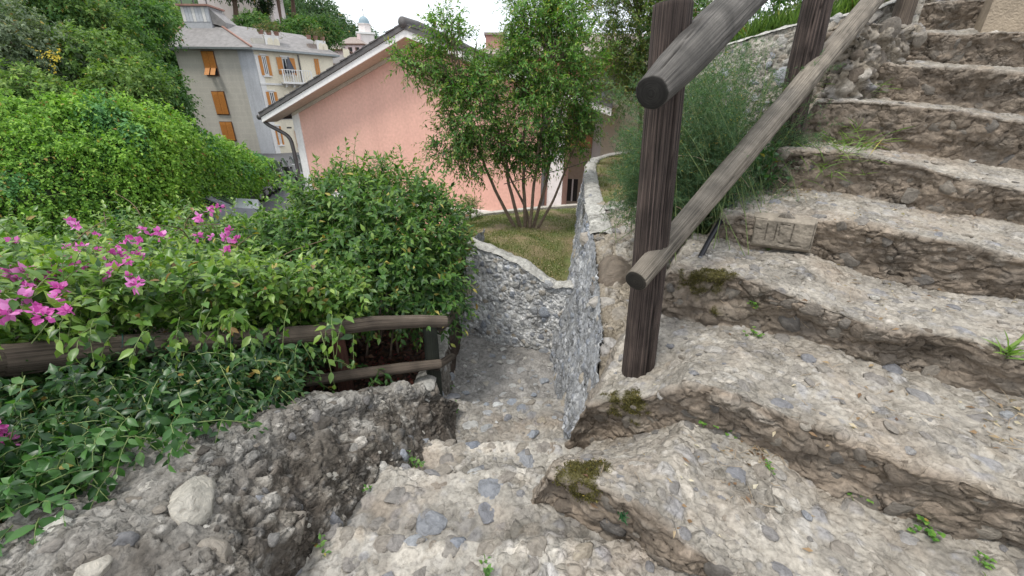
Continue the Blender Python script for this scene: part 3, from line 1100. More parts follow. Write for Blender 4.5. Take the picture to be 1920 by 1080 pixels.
for (px, py, a, b, cc_, ang, m_, *sk_) in [(362, 935, .080, .056, .045, .33, M_WHITE_ST, .2), (322, 868, .036, .016, .016, .2, M_WHITE_ST), (278, 905, .026, .018, .012, .8, M_WHITE_ST), (100, 990, .050, .028, .018, .4, M_STONE_DARK, .6), (105, 1058, .034, .032, .024, .4, M_STONE_BEIGE, .6), (490, 935, .024, .020, .016, 0, M_BLUE),
                                    (625, 975, .055, .05, .04, .8, M_STONE_BEIGE), (565, 990, .045, .04, .035, .8, M_STONE_DARK), (230, 1010, .026, .022, .016, 2, M_STONE_DARK, .6), (200, 950, .03, .013, .012, .3, M_STONE_BEIGE, .6), (690, 760, .07, .05, .05, .3, M_STONE_DARK), (600, 790, .05, .035, .025, .1, M_STONE_DARK), (760, 850, .035, .03, .03, .5, M_STONE_GREY), (170, 1060, .034, .028, .022, 1, M_STONE_DARK), (420, 1040, .05, .035, .03, 1.9, M_STONE_DARK)]:
    big_stone(par, W2_, NW, px, py, a, b, cc_, m_, m_.name, ang, 3, *sk_)

# ------------------------------------------------------------------ grey rubble retaining walls ahead
def wall_face(foot3, top3, nu, nv, seed, name, label, cat, back, cap_w, cap_mat=None, stops=GREYS, mortar=(.50, .50, .49), nst=200, smax=.05, smin=.013, cap_from=0):
    f, t = bez(foot3, nu), bez(top3, nu)
    rows_ = [f * (1 - v) + t * v for v in np.linspace(0, 1, nv)]
    G = np.stack(rows_, 1)
    G2, Nn, c, pt = rock(G, big=.014, bigf=5, cell=.055, camp=.018, fine=.005, finef=40, seed=seed, stops=stops, mortar=mortar, tone=.35)
    mid = G.reshape(-1, 3).mean(0)
    if (Nn.reshape(-1, 3).mean(0) @ back) > 0:
        Nn = -Nn
        G2 = G - (G2 - G)
    og = f.mean(0)
    wall = mk(name, G2, gridT(nu, nv), M_GREYROCK, None, origin=og, col=c)
    tag(wall, label, cat)
    # rounded mortar coping and the rear of the wall
    rows_ = []
    for a in np.linspace(0, 1, 14):
        h = .022 * math.sin(a * math.pi) ** .6
        rows_.append(t + back * (a * (cap_w + .02) - .018) + A(0, 0, h + .004) + 0 * t)
    rows_.append(t + back * cap_w + A(0, 0, -.35))
    C = np.stack(rows_, 1)[cap_from:]
    w = fbm(C.reshape(-1, 3) * 8, 3, seed + 5).reshape(C.shape[:2]) * .012 + fbm(C.reshape(-1, 3) * 40, 2, seed + 6).reshape(C.shape[:2]) * .003
    C = C + A(0, 0, 1) * w[..., None] + back * w[..., None] * .6
    cc = A(.37, .36, .33)[None] * (1 + .3 * fbm(C.reshape(-1, 3) * 14, 4, seed + 8))[:, None]
    mk('coping', C, gridT(*C.shape[:2]), M_TREAD, wall, col=cc)
    set_stones(wall, G2, Nn, nst, smin, smax, M_STONE_GREY, 'grey', seed + 1, flat=.42, sink=.12, pw=1.7, keep=.82)
    return wall, G2, Nn


W1f = [aty(1095, 690, 2.60), aty(1062, 690, 2.63), aty(1030, 682, 2.68), aty(950, 668, 2.78), aty(868, 655, 2.95)]
W1t = [aty(1085, 540, 2.70), aty(1056, 540, 2.72), aty(1040, 541, 2.74), aty(1010, 522, 2.78), aty(980, 500, 2.83), aty(930, 478, 2.92), aty(876, 456, 3.03)]
BK1 = unit(A(.25, .95, 0))
W1f = [p + A(0, 0, -.06) for p in W1f]
wall1, GW1, NW1 = wall_face(W1f, W1t, 210, 150, 700, 'retaining_wall', 'grey rubble wall with curving pale coping in front of the sloping lawn', 'wall', BK1, .13, nst=210)
# its left end turns back
E0, E1 = aty(868, 655, 2.95), aty(876, 456, 3.03)
ge, gv = 60, 110
ends = [np.stack([(E0 + BK1 * a + A(0, 0, -.06)) * (1 - v) + (E1 + BK1 * a * .9) * v + A(-1, .2, 0) * .02 * math.sin(v * 3.1) for v in np.linspace(0, 1, gv)], 0) for a in np.linspace(0, .5, ge)]
GE, NE, c, _ = rock(np.stack(ends, 0), big=.02, cell=.06, camp=.02, fine=.005, seed=720, stops=GREYS, mortar=(.26, .26, .265))
mk('wall_end', GE, gridT(ge, gv), M_GREYROCK, wall1, col=c)
# low wall running on to the left, below the shrub
lf = [aty(900, 668, 2.92), aty(800, 660, 3.0), aty(660, 655, 3.1)]
lt = [aty(905, 583, 2.99), aty(800, 575, 3.05), aty(660, 570, 3.15)]
wall_face(lf, lt, 110, 60, 740, 'garden_wall', 'low rubble wall with flat coping half hidden behind the evergreen shrub', 'wall', unit(A(.1, 1, 0)), .14, nst=60)

# rough kerb holding the soil along the left of the lower path
kf = [A(-.34, 1.62, -1.60), A(-.375, 1.9, -1.70), A(-.40, 2.3, -1.84), A(-.46, 2.95, -1.95)]
kt = [A(-.43, 1.60, -1.36), A(-.44, 1.9, -1.42), A(-.45, 2.3, -1.50), A(-.52, 2.95, -1.56)]
wall_face(kf, kt, 170, 60, 770, 'path_kerb', 'rough stone kerb holding the soil beside the fence end', 'kerb', A(-1, 0, 0), .10, nst=50, stops=DARKS, mortar=(.17, .155, .135))
# long wall on the right of the path, curving away round the upper bed
L2f = [A(.235, 1.36, -1.56), A(.25, 1.50, -1.64), A(.262, 1.9, -1.78), A(.272, 2.45, -1.92), A(.33, 2.75, -1.5), A(.48, 3.2, -1.36), A(.70, 4.4, -1.38), A(.93, 5.8, -1.36), A(1.12, 6.7, -1.36), A(1.6, 7.7, -1.3), A(2.4, 8.3, -1.2)]
L2t = [A(.37, 1.40, -1.18), A(.42, 1.60, -1.07), A(.475, 1.9, -.98), A(.545, 2.45, -.89), A(.585, 2.8, -.83), A(.62, 3.3, -.75), A(.80, 4.5, -.75), A(1.05, 6.0, -.76), A(1.30, 7.0, -.77), A(1.8, 7.9, -.77), A(2.6, 8.5, -.77)]
wall2, GW2, NW2 = wall_face(L2f, L2t, 620, 110, 760, 'retaining_wall', 'tall blue-grey rubble wall right of the descending path curving round the upper bed', 'wall', unit(A(.97, -.22, 0)), .14, nst=280, cap_from=118, smax=.055, mortar=(.27, .275, .28), stops=[(0, (.17, .185, .22)), (.3, (.30, .305, .315)), (.55, (.20, .23, .29)), (.8, (.36, .36, .35)), (1, (.58, .59, .60))])

# rough rock bank between that wall and the stairs
xs, ys = np.meshgrid(np.linspace(0, 1, 150), np.linspace(1.42, 3.55, 230), indexing='ij')
xl = np.interp(ys, [1.4, 1.9, 2.45, 2.8, 3.6], [.39, .475, .55, .585, .70])
xr = np.interp(ys, [1.4, 3.6], [1.1, 2.3])
zl = np.interp(ys, [1.42, 1.7, 2.0, 2.45, 2.8, 3.0, 3.25, 3.3, 3.6], [-1.18, -1.08, -1.0, -.925, -.85, -.80, -.775, -.76, -.76])
zr = np.interp(ys, [1.4, 2.2, 3.6], [-1.1, -.75, -.5])
GB = np.stack([xl + (xr - xl) * xs, ys, zl + (zr - zl) * xs ** 1.3], -1)
GB2, NB, c, _ = rock(GB - A(0, 0, .55) * np.exp(-((xs - .80) / .13) ** 2)[..., None] * (ys < 3.1)[..., None], big=.05, bigf=4, cell=.11, camp=.045, fine=.006, finef=36, seed=800, stops=BEIGE, mortar=(.27, .235, .185))
bank = mk('rock_bank', GB2, gridT(*xs.shape), M_TREAD, None, origin=(.8, 2.4, -.9), col=c)
tag(bank, 'rough rock ledge between the grey wall and the stairs', kind='structure')
set_stones(bank, GB2, NB, 70, .03, .10, M_STONE_BEIGE, 'beige', 810, flat=.6, sink=-.05, pw=1.8, sub=3, keep=.85, mask=xs < .6)
for (px, py, d, a, b, c_, m_) in [(1148, 520, 2.30, .17, .13, .11, M_STONE_BROWN), (1158, 600, 2.02, .12, .10, .10, M_STONE_BEIGE), (1160, 650, 1.80, .10, .08, .09, M_STONE_BEIGE), (1120, 450, 2.85, .11, .09, .08, M_STONE_BEIGE), (1165, 470, 2.7, .10, .07, .06, M_STONE_BEIGE), (1120, 410, 3.15, .10, .08, .08, M_STONE_BEIGE), (1160, 405, 3.2, .12, .09, .07, M_STONE_BROWN), (1145, 690, 1.62, .07, .06, .06, M_STONE_BEIGE)]:
    place_stone(bank, aty(px, py, d) + A(0, .05, -.02), A(.1, -.3, 1), a, b, c_, m_, m_.name, rs_, 3)
# cross coping closing the upper bed
wall_face([A(.62, 3.26, -1.0), A(1.0, 3.24, -1.0), A(1.5, 3.3, -1.0)], [A(.60, 3.28, -.755), A(1.0, 3.27, -.75), A(1.5, 3.33, -.74)], 120, 40, 830, 'bed_wall', 'short ledge wall with pale coping closing the upper bed behind the front post', 'wall', unit(A(0, 1, 0)), .13, nst=40, stops=BEIGE, mortar=(.3, .27, .22))

# stone parapet wall behind the fern, below the upper terrace
pt_ = [aty(1285, 122, 4.3), aty(1330, 95, 4.2), aty(1380, 82, 4.1), aty(1480, 52, 3.9), aty(1560, 36, 3.75), aty(1650, 16, 3.6), aty(1740, -20, 3.5)]
pf_ = [p * A(1, 1, 0) + A(0, -.12, -.62) for p in pt_]
wallp, GWp, NWp = wall_face(pf_, pt_, 240, 120, 850, 'terrace_wall', 'pale weathered stone wall with rounded coping behind the feathery fern', 'wall', unit(A(.2, 1, 0)), .3, nst=90, smax=.09, smin=.03, stops=BEIGE, mortar=(.33, .31, .265))
# rubble pier at the head of the stairs, beside the third post
def rubble_block(name, label, c, size, rz, seed, mat=M_TREAD, stops=BEIGE, mortar=(.21, .18, .14), nst=120, smax=.10):
    g = []
    nu, nv = 220, 120
    a = np.linspace(0, 2 * np.pi, nu)
    ca, sa = np.cos(a), np.sin(a)
    pw = 1 / (np.abs(ca) ** 5 + np.abs(sa) ** 5) ** .2
    rows_ = []
    for v in np.linspace(0, 1, nv):
        q = min(v / .78, 1)
        k = 1 if v < .78 else math.cos((v - .78) / .22 * math.pi / 2)
        rows_.append(np.stack([ca * pw * size[0] * k, sa * pw * size[1] * k, np.full(nu, size[2] * (q if v < .78 else 1) + .03 * (1 - k))], 1))
    G = np.stack(rows_, 1)
    cz, sz = math.cos(rz), math.sin(rz)
    G = np.stack([G[..., 0] * cz - G[..., 1] * sz, G[..., 0] * sz + G[..., 1] * cz, G[..., 2]], -1) + np.asarray(c)
    G2, Nn, col, _ = rock(G, big=.03, bigf=4, cell=.12, camp=.07, fine=.008, seed=seed, stops=stops, mortar=mortar)
    G2[-1] = G2[0]
    o = mk(name, G2, gridT(nu, nv), mat, None, origin=c, col=col)
    tag(o, label, 'wall')
    set_stones(o, G2, Nn, nst, .03, smax, M_STONE_BROWN, 'brown', seed + 1, flat=.5, sink=.0, pw=1.6, keep=.85)
    return o


pc = on_plane(1615, 130, 4.0)
rubble_block('stone_pier', 'rubble stone pier at the left of the upper steps beside the thinnest post', A(pc[0] - .05, pc[1] + .05, -.5), (.28, .22, 1.0), .3, 870)
pc = on_plane(1770, 40, 5.2)
rubble_block('stone_wall', 'rough rubble wall closing the head of the stairs', A(pc[0], pc[1], .2), (.75, .25, 1.05), -.57, 880, nst=80, smax=.1)
# cut block at the top right
B0 = on_plane(1840, 56, 4.6)
mbk = MB()
B = [B0 + SU * a + SN * b + A(0, 0, c_) for c_ in (-.05, .30) for a, b in ((0, 0), (1.2, 0), (1.2, .4), (0, .4))]
mbk.hexa(B)
o = mbk.build('stone_block', mat_plain('cut_sandstone', (.33, .27, .20), .9, .3, 12, .6, bscale=70), None, origin=B0)
tag(o, 'flat-faced pale brown stone block at the top right of the stairs', 'stone')
# boundary wall along the far right of the flight
sb = []
for t in np.linspace(0, 1, 150):
    n_ = -.6 + t * 6.2
    z0 = np.interp(n_, [-.6, .85, 4.8, 5.6], [-1.2, -1.1, .65, .7])
    p0 = SU * 1.88 + SN * n_
    sb.append([p0 + SU * (.04 * v + .45 * max(0, v - .8) / .2) + A(0, 0, z0 - .3 + min(v, .8) * 1.1) for v in np.linspace(0, 1, 50)])
GBk = np.array(sb)
GBk2, NBk, c, _ = rock(GBk, big=.05, bigf=3, cell=.14, camp=.05, fine=.008, seed=895, stops=BEIGE, mortar=(.24, .21, .165))
o = mk('boundary_wall', GBk2, gridT(150, 50), M_TREAD, None, origin=(2.6, 1.2, -.5), col=c)
tag(o, 'low rubble wall bounding the stairs on the far right', 'wall')
# right-hand bank of the stairs
sb = []
for t in np.linspace(0, 1, 160):
    n_ = .2 + t * 1.25
    z0 = np.interp(n_, [.2, .85, .86, 1.3, 1.31, 1.8, 1.81, 2.33], [-1.22, -1.22, -1.05, -1.05, -.92, -.92, -.70, -.70])
    p0 = SU * .80 + SN * n_
    sb.append([p0 + SU * (.02 + v * .10 + .5 * max(0, v - .7)) + A(0, 0, z0 - .12 + min(v, .75) * .36) for v in np.linspace(0, 1, 60)])
GBk = np.array(sb)
GBk2, NBk, c, _ = rock(GBk, big=.04, bigf=4, cell=.10, camp=.03, fine=.006, seed=890, stops=BEIGE, mortar=(.24, .21, .165))
o = mk('side_wall', GBk2, gridT(160, 60), M_TREAD, None, origin=(1.5, .9, -1.0), col=c)
tag(o, 'low rock kerb along the right edge of the lowest steps', 'wall')
set_stones(o, GBk2, NBk, 30, .03, .09, M_STONE_BEIGE, 'beige', 891, flat=.5, sink=.05, keep=.85)
# ------------------------------------------------------------------ logs: handrail on the right, low fence on the left
M_LOG_DARK = mat_wood('dark_stained_log', (.009, .006, .005), (.20, .15, .128), pos=(.42, .60, .76))
M_LOG_GREY = mat_wood('weathered_grey_log', (.042, .034, .026), (.36, .315, .255))
M_LOG_BLACK = mat_wood('grey_black_log', (.022, .020, .019), (.20, .185, .165))
M_LOG_BROWN = mat_wood('brown_log', (.022, .016, .012), (.20, .16, .125))
M_LOG_GREEN = mat_wood('green_painted_post', (.010, .012, .009), (.055, .062, .047))


def log(name, pts, rad, mat, parent, seed, cracks=2, na=72, nl=140, round_end=0.0, endtone=.25, wob=.05, side=0.0, at=()):
    P = bez(pts, nl)
    n = len(P)
    ll = np.concatenate([[0], np.cumsum(np.linalg.norm(np.diff(P, axis=0), axis=1))])
    rad = np.interp(np.linspace(0, 1, n), np.linspace(0, 1, len(np.atleast_1d(rad))), np.atleast_1d(rad)) if not np.isscalar(rad) else np.full(n, rad)
    t = unit(np.gradient(P, axis=0))
    ref = A(0, 0, 1) if abs(t[:, 2]).mean() < .8 else A(0, -1, 0)
    u = unit(np.cross(t, ref))
    v = np.cross(t, u)
    a = np.arange(na) / na * 2 * np.pi
    aa, L = np.meshgrid(a, ll, indexing='xy')
    R = rad[:, None] * np.ones_like(aa)
    q = np.stack([np.cos(aa) * 1.4, np.sin(aa) * 1.4, L * 1.6], -1).reshape(-1, 3)
    q2 = np.stack([np.cos(aa) * 6, np.sin(aa) * 6, L * 2.2], -1).reshape(-1, 3)
    q3 = np.stack([np.cos(aa) * 15, np.sin(aa) * 15, L * 5], -1).reshape(-1, 3)
    R = R * (1 + wob * fbm(q, 2, seed).reshape(aa.shape) + .022 * fbm(q2, 3, seed + 3, .6).reshape(aa.shape) + .012 * fbm(q3, 2, seed + 5, .6, True).reshape(aa.shape))
    tone = np.ones_like(aa)
    r = random.Random(seed)
    for k in range(cracks):
        a0 = at[k] if k < len(at) else (side + r.uniform(-1.1, 1.1) if k < 2 else r.uniform(0, 6.28))
        s0, s1 = (r.uniform(-.1, .1), r.uniform(.75, 1.1)) if k < 2 else (r.uniform(0, .6), r.uniform(.65, 1))
        drift = .22 * noise(np.stack([ll * 2.5, ll * 0 + k * 3.3, ll * 0], 1), seed + k)[:, None] + r.uniform(-.25, .25) * (ll / ll[-1])[:, None]
        da = np.angle(np.exp(1j * (aa - a0 - drift)))
        on = np.clip(np.minimum(L / ll[-1] - s0, s1 - L / ll[-1]) * 8, 0, 1)
        wd = (.06 if k < 2 else .03) * (0.6 + .5 * np.abs(noise(np.stack([ll * 6, ll * 0 + 9 + k, ll * 0], 1), seed)))[:, None]
        g = np.clip(1 - np.abs(da) / wd, 0, 1) * on
        R = R * (1 - .2 * g)
        tone = tone * (1 - .75 * g)
    V = P[:, None] + R[..., None] * (np.cos(aa)[..., None] * u[:, None] + np.sin(aa)[..., None] * v[:, None])
    if round_end:
        for e, sgn in ((0, -1), (n - 1, 1)):
            pass
    grain = np.stack([np.cos(aa) * .42, np.sin(aa) * .42, L * .075], -1)
    rings_, cols, grs = [V], [tone], [grain]
    out_V = V.reshape(-1, 3)
    T = []
    i, j = np.meshgrid(np.arange(n - 1), np.arange(na), indexing='ij')
    T.append(np.stack([i * na + j, i * na + (j + 1) % na, (i + 1) * na + (j + 1) % na, (i + 1) * na + j], -1).reshape(-1, 4))
    # sawn ends: rings of their own, slightly domed, darkened and cracked
    caps = []
    for e, sgn in ((0, -1), (n - 1, 1)):
        c = V[e].mean(0)
        prev = np.arange(na) + e * na
        for f in (.93, .7, .4, .12):
            off = len(out_V)
            dv_ = V[e] - c
            q_ = np.linalg.norm(dv_, axis=1, keepdims=True)
            ringv = c + dv_ / q_ * (q_ * (f > .8) + q_.mean() * (f <= .8)) * f + sgn * t[e] * rad[e] * (.05 + .08 * (1 - f))
            out_V = np.concatenate([out_V, ringv])
            cols.append(np.full(na, endtone * (.7 + .5 * r.random())))
            grs.append(np.stack([np.full(na, 5.), np.full(na, f * .5), np.cos(a) * .02], -1))
            cur = np.arange(na) + off
            k = np.arange(na)
            qd = np.stack([prev[k], prev[(k + 1) % na], cur[(k + 1) % na], cur[k]], 1)
            T.append(qd if sgn > 0 else qd[:, ::-1])
            prev = cur
        cap = np.stack([np.full(na - 2, prev[0]), prev[1:-1], prev[2:]], 1)
        caps.append(cap if sgn > 0 else cap[:, ::-1])
    T = [np.concatenate(T), np.concatenate(caps)]
    c = np.concatenate([x.ravel() for x in cols])[:, None] * np.ones(3)
    g = np.concatenate([x.reshape(-1, 3) for x in grs])
    return mk(name, out_V, T, mat, parent, origin=P[0], col=c, attrs={'grain': g + seed * 3.7})


rail_root = empty('log_handrail', A(.48, 1.24, -.9))
tag(rail_root, 'dark log handrail with grey round rails climbing beside the stone stairs', 'handrail')
_j = near_px(STEP_G[1][0], 1198, 688)
b1 = STEP_G[1][0][_j]
PQ = b1[1] / 1.24
print('post foot', b1)
t1 = aty(1262, 8, b1[1])
log('post', [b1 + A(0, 0, -.12), b1 * .7 + t1 * .3, t1], [.057 * PQ, .053 * PQ, .049 * PQ], M_LOG_DARK, rail_root, 11, 4, round_end=.1, endtone=.9, wob=.022, side=-1.2)
b2, t2 = aty(1466, 312, 2.62), aty(1540, -45, 2.68)
log('post', [b2 + A(0, 0, -.15), b2 * .5 + t2 * .5, t2 + A(0, 0, .25)], [.082, .076, .070], M_LOG_DARK, rail_root, 12, 3, wob=.05, side=-1.2)
b3, t3 = aty(1668, 112, 3.4), aty(1708, -20, 3.45)
log('post', [b3 + A(0, 0, -.15), t3, t3 + A(0, 0, .5)], [.062, .06, .058], M_LOG_BROWN, rail_root, 13, 3, na=40, nl=60)
log('rail', [aty(1192, 527, 1.11 * PQ), aty(1330, 365, 1.52 * PQ), aty(1482, 187, 2.38), aty(1630, 8, 3.1), aty(1700, -75, 3.5)], [.034 * PQ, .044 * PQ, .056, .060, .060], M_LOG_GREY, rail_root, 14, 4, wob=.05, nl=260, endtone=.16, side=-.4, at=(-.35, .35))
log('rail', [aty(1222, 174, 1.0 * PQ), aty(1310, 82, 1.22 * PQ), aty(1400, -8, 1.50 * PQ), aty(1530, -130, 2.2)], np.array([.037, .047, .053, .055, .056, .058, .060, .060, .062, .062]) * PQ, M_LOG_BLACK, rail_root, 15, 3, wob=.07, nl=220, endtone=.30, side=-.4, at=(.15, -1.5))

fence = empty('log_fence', A(-.95, 1.4, -1.2))
tag(fence, 'low weathered log fence under the leafy bush along the parapet', 'fence')
log('rail', [aty(-120, 700, .93), aty(0, 677, 1.05), aty(230, 652, 1.25), aty(450, 637, 1.46), aty(640, 622, 1.66)], [.052, .050, .046, .042, .040], M_LOG_BROWN, fence, 21, 3, wob=.06, nl=180, side=1.2)
log('rail', [aty(600, 618, 1.66), aty(700, 606, 1.76), aty(790, 602, 1.86), aty(836, 603, 1.92)], [.036, .036, .034, .032], M_LOG_BROWN, fence, 22, 3, wob=.07, side=1.2)
log('rail', [aty(826, 612, 1.90), aty(850, 592, 2.2), aty(862, 585, 2.6)], [.028, .026, .024], M_LOG_BROWN, fence, 26, 2, na=36, nl=50)
log('rail', [aty(574, 716, 1.56), aty(660, 703, 1.66), aty(760, 690, 1.78), aty(826, 682, 1.86)], [.025, .028, .029, .025], M_LOG_BROWN, fence, 23, 3, wob=.10, side=1.2, endtone=.6)
log('rail', [aty(818, 688, 1.84), aty(838, 674, 1.98), aty(848, 668, 2.1)], [.022, .021, .020], M_LOG_BROWN, fence, 27, 2, na=36, nl=40)
p = aty(632, 640, 1.70)
o = log('post', [p + A(0, 0, .03), p + A(0, 0, -.45)], [.036, .040], mat_wood('red_brown_post', (.03, .012, .009), (.16, .07, .05)), fence, 24, 2, wob=.05, na=48, nl=60)
o['label'] = 'reddish brown stained fence post'
p = aty(806, 615, 1.90)
o = log('post', [p + A(0, 0, .03), p + A(0, 0, -.52)], [.038, .042], M_LOG_GREEN, fence, 25, 2, wob=.05, na=48, nl=60)
o['label'] = 'dark green painted end post'
M_WIRE = mat_plain('green_wire', (.02, .09, .075), .5, .2)
for px, py, d, rr in ((229, 652, 1.25, .050), (405, 640, 1.415, .045), (432, 638, 1.44, .045), (506, 632, 1.52, .044)):
    c = aty(px, py, d)
    ax = unit(A(.62, .5, -.2))
    u = unit(np.cross(ax, A(0, 0, 1)))
    v = np.cross(ax, u)
    a = np.linspace(0, 2 * np.pi, 25)
    P = c + rr * (np.cos(a)[:, None] * u + np.sin(a)[:, None] * v) + ax * (np.sin(a * 1.5) * .004)[:, None]
    m = MB().tube(P, .0022, 6)
    m.tube([P[6], P[6] + A(0, -.008, -.012), P[6] + A(.004, -.01, -.03)], .002, 5)
    m.build('wire_tie', M_WIRE, fence, smooth=True)
# black hose lying in the gap left of the stairs
M_HOSE = mat_plain('black_hose', (.008, .008, .012), .35, .2)
h = MB().tube(bez([aty(1392, 345, 2.3), aty(1362, 395, 2.1), aty(1330, 450, 1.95), aty(1308, 492, 1.86), aty(1290, 540, 1.8)], 40), .013, 10)
tag(h.build('hose', M_HOSE, None, smooth=True, origin=aty(1330, 450, 1.95)), 'black hose running down the dark gap beside the stair edge', 'hose')
# ------------------------------------------------------------------ vegetation
M_LEAF = mat_leaf('glossy_leaf', .32, .38, .5)
M_LEAF_S = mat_leaf('small_leaf', .34, .45, .4)
M_LEAF_FAR = mat_leaf('distant_leaf', .30, .6, .25)
M_FERN = mat_leaf('fern_needles', .35, .6, .2)
M_TWIG = mat_plain('twig_bark', (.16, .11, .07), .9, .4, 30, .3)
M_GREENSTEM = mat_plain('green_stem', (.14, .19, .06), .7, .3, 30)
M_BARK = mat_plain('grey_brown_bark', (.17, .125, .09), .9, .45, 26, .7, bscale=90)
M_PINEBARK = mat_plain('pine_bark', (.12, .075, .055), .9, .4, 5, .5)
M_PETAL = mat_leaf('magenta_bract', .4, .6, .2, tr_tint=(1.1, .9, 1.1))


def plant(root, mat, base, dirs, L, nl, lL, lW, r, cols, stem=.0022, spread=1.0, droop=.15, up=.6, bias=0.0, young=.35, shoot=None, simple=False, nobj=0, stem_mat=None, name='foliage', biasv=None, fold=.3, curl=.25):
    P, D, Nv, LL, WW, tt, S = sprigs(base, dirs, L, nl, lL, lW, r, spread, droop, up, young)
    c = leafcol(len(P), r, *cols, tt=tt, bias=bias if biasv is None else np.tile(biasv, nl), shoot=shoot)
    keep = np.ones(len(P), bool)
    if nobj:
        dist = np.linalg.norm(P, axis=1)
        sz = LL / dist
        a = P @ CF
        X, Y = 960 + FPX * (P @ CR) / np.maximum(a, .05), 540 - FPX * (P @ CU) / np.maximum(a, .05)
        inn = (a > .1) & (X > -20) & (X < 1940) & (Y > 0) & (Y < 1080)
        # leaves nearest to the eye in each small patch of the view
        cell = (np.floor(X / 26).astype(int) * 4096 + np.floor(Y / 26).astype(int))
        o = np.lexsort((dist, cell))
        first = np.ones(len(o), bool)
        first[1:] = cell[o][1:] != cell[o][:-1]
        front = np.zeros(len(P), bool)
        front[o[first]] = True
        cand = np.nonzero(front & inn)[0]
        cand = cand[np.argsort(-sz[cand])][:nobj]
        keep[cand] = False
        org = ORIGIN.get(root.name, A(0, 0, 0))
        var = []
        for k in range(8):
            cc = leafcol(1, r, *cols, bias=bias + (k - 3.5) * .05)
            V, T, C = leaves_np(A([0, 0, 0]).reshape(1, 3), A([1, 0, 0]).reshape(1, 3), A([0, 0, 1]).reshape(1, 3), 1.0, lW / lL, cc, fold + .1 * r.uniform(-1, 1), curl + r.uniform(-.15, .25))
            var.append(mesh_np('leaf', V, T, C, mat, True))
        Dn = unit(D[cand])
        Bn = unit(np.cross(Nv[cand], Dn))
        Nn = np.cross(Dn, Bn)
        for q, i in enumerate(cand):
            ob = bpy.data.objects.new('leaf', var[r.integers(8)])
            COL.objects.link(ob)
            ob.parent = root
            d_, b_, n_, s_ = Dn[q], Bn[q], Nn[q], LL[i]
            p_ = P[i] - org
            ob.matrix_local = Matrix(((d_[0] * s_, b_[0] * s_, n_[0] * s_, p_[0]), (d_[1] * s_, b_[1] * s_, n_[1] * s_, p_[1]), (d_[2] * s_, b_[2] * s_, n_[2] * s_, p_[2]), (0, 0, 0, 1)))
    V, T, C = leaves_np(P[keep], D[keep], Nv[keep], LL[keep], WW[keep], c[keep], fold, curl, simple=simple)
    f = tag(mk(name, V, T, mat, root, col=C), kind='stuff')
    if stem:
        V, T = stems_np(S, stem)
        tag(mk('stems', V, T, stem_mat or M_GREENSTEM, root), kind='stuff')
    return f


# soil of the planted terrace behind the fence, with fallen petals
xs, ys = np.meshgrid(np.linspace(-4.2, .2, 180), np.linspace(.5, 5.2, 180), indexing='ij')
zs = -1.47 - .06 * (ys - 1.5) + np.clip(-xs - .5, 0, 4) * .07 + .03 * fbm(np.stack([xs * 2, ys * 2, xs * 0], -1).reshape(-1, 3), 4, 3).reshape(xs.shape)
zs = zs - np.clip(xs + .47, 0, 1) * 4
c = A(.060, .042, .032)[None] * (1 + .5 * fbm(np.stack([xs * 9, ys * 9, xs * 0], -1).reshape(-1, 3), 4, 6))[:, None]
soil = mk('soil', np.stack([xs, ys, zs], -1), gridT(180, 180), M_DARKROCK, None, origin=(-1.5, 2.5, -1.5), col=np.clip(c, .01, 1))
tag(soil, 'dark soil of the planted terrace behind the log fence', kind='structure')
r = np.random.default_rng(21)
n = 2600
P = np.stack([r.uniform(-1.4, -.56, n), r.uniform(1.5, 2.7, n), np.zeros(n)], 1)
P[:, 2] = -1.455 - .06 * (P[:, 1] - 1.5) + np.clip(-P[:, 0] - .5, 0, 4) * .07 + r.uniform(0, .02, n)
C = pal(r.random(n), [(0, (.06, .035, .025)), (.5, (.11, .06, .045)), (.85, (.15, .06, .055)), (.95, (.26, .04, .05)), (1, (.25, .17, .11))])
V, T, C = leaves_np(P, unit(r.normal(size=(n, 3)) * A(1, 1, .2)), unit(A(0, 0, 1) + .5 * r.normal(size=(n, 3))), r.uniform(.02, .045, n), r.uniform(.012, .025, n), C, simple=True)
tag(mk('fallen_leaves', V, T, M_LEAF_FAR, None, origin=(-.8, 2.0, -1.45), col=C), 'dry reddish leaves and petals fallen on the soil behind the fence', 'leaf litter', kind='stuff')

# --- evergreen shrub at the end of the fence
r = np.random.default_rng(31)
g_dark, g_mid, g_light = (.018, .056, .014), (.066, .158, .030), (.19, .31, .06)
lob = [(aty(750, 430, 2.55), (.40, .42, .32)), (aty(640, 420, 2.65), (.42, .42, .30)), (aty(795, 500, 2.35), (.22, .34, .30)), (aty(700, 520, 2.25), (.42, .34, .26)),
       (aty(590, 480, 2.45), (.42, .40, .30)), (aty(812, 435, 2.55), (.16, .30, .24)), (aty(700, 375, 2.75), (.34, .36, .22)), (aty(500, 500, 2.4), (.35, .35, .25)), (aty(800, 565, 2.15), (.20, .2, .14)), (aty(660, 390, 2.8), (.26, .3, .2))]
base, outw, pk = lobe_points(lob, 2900, r, .62)
dirs = unit(outw + A(0, 0, .35) + r.normal(size=outw.shape) * .45)
shrub = empty('evergreen_shrub', A(-.7, 2.5, -1.55))
tag(shrub, 'dense rounded evergreen shrub with small pointed leaves behind the fence end', 'shrub')
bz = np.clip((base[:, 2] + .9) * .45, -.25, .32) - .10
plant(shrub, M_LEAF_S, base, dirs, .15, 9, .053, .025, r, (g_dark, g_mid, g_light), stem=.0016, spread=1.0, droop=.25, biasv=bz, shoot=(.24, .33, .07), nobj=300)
m = MB()
rr = random.Random(4)
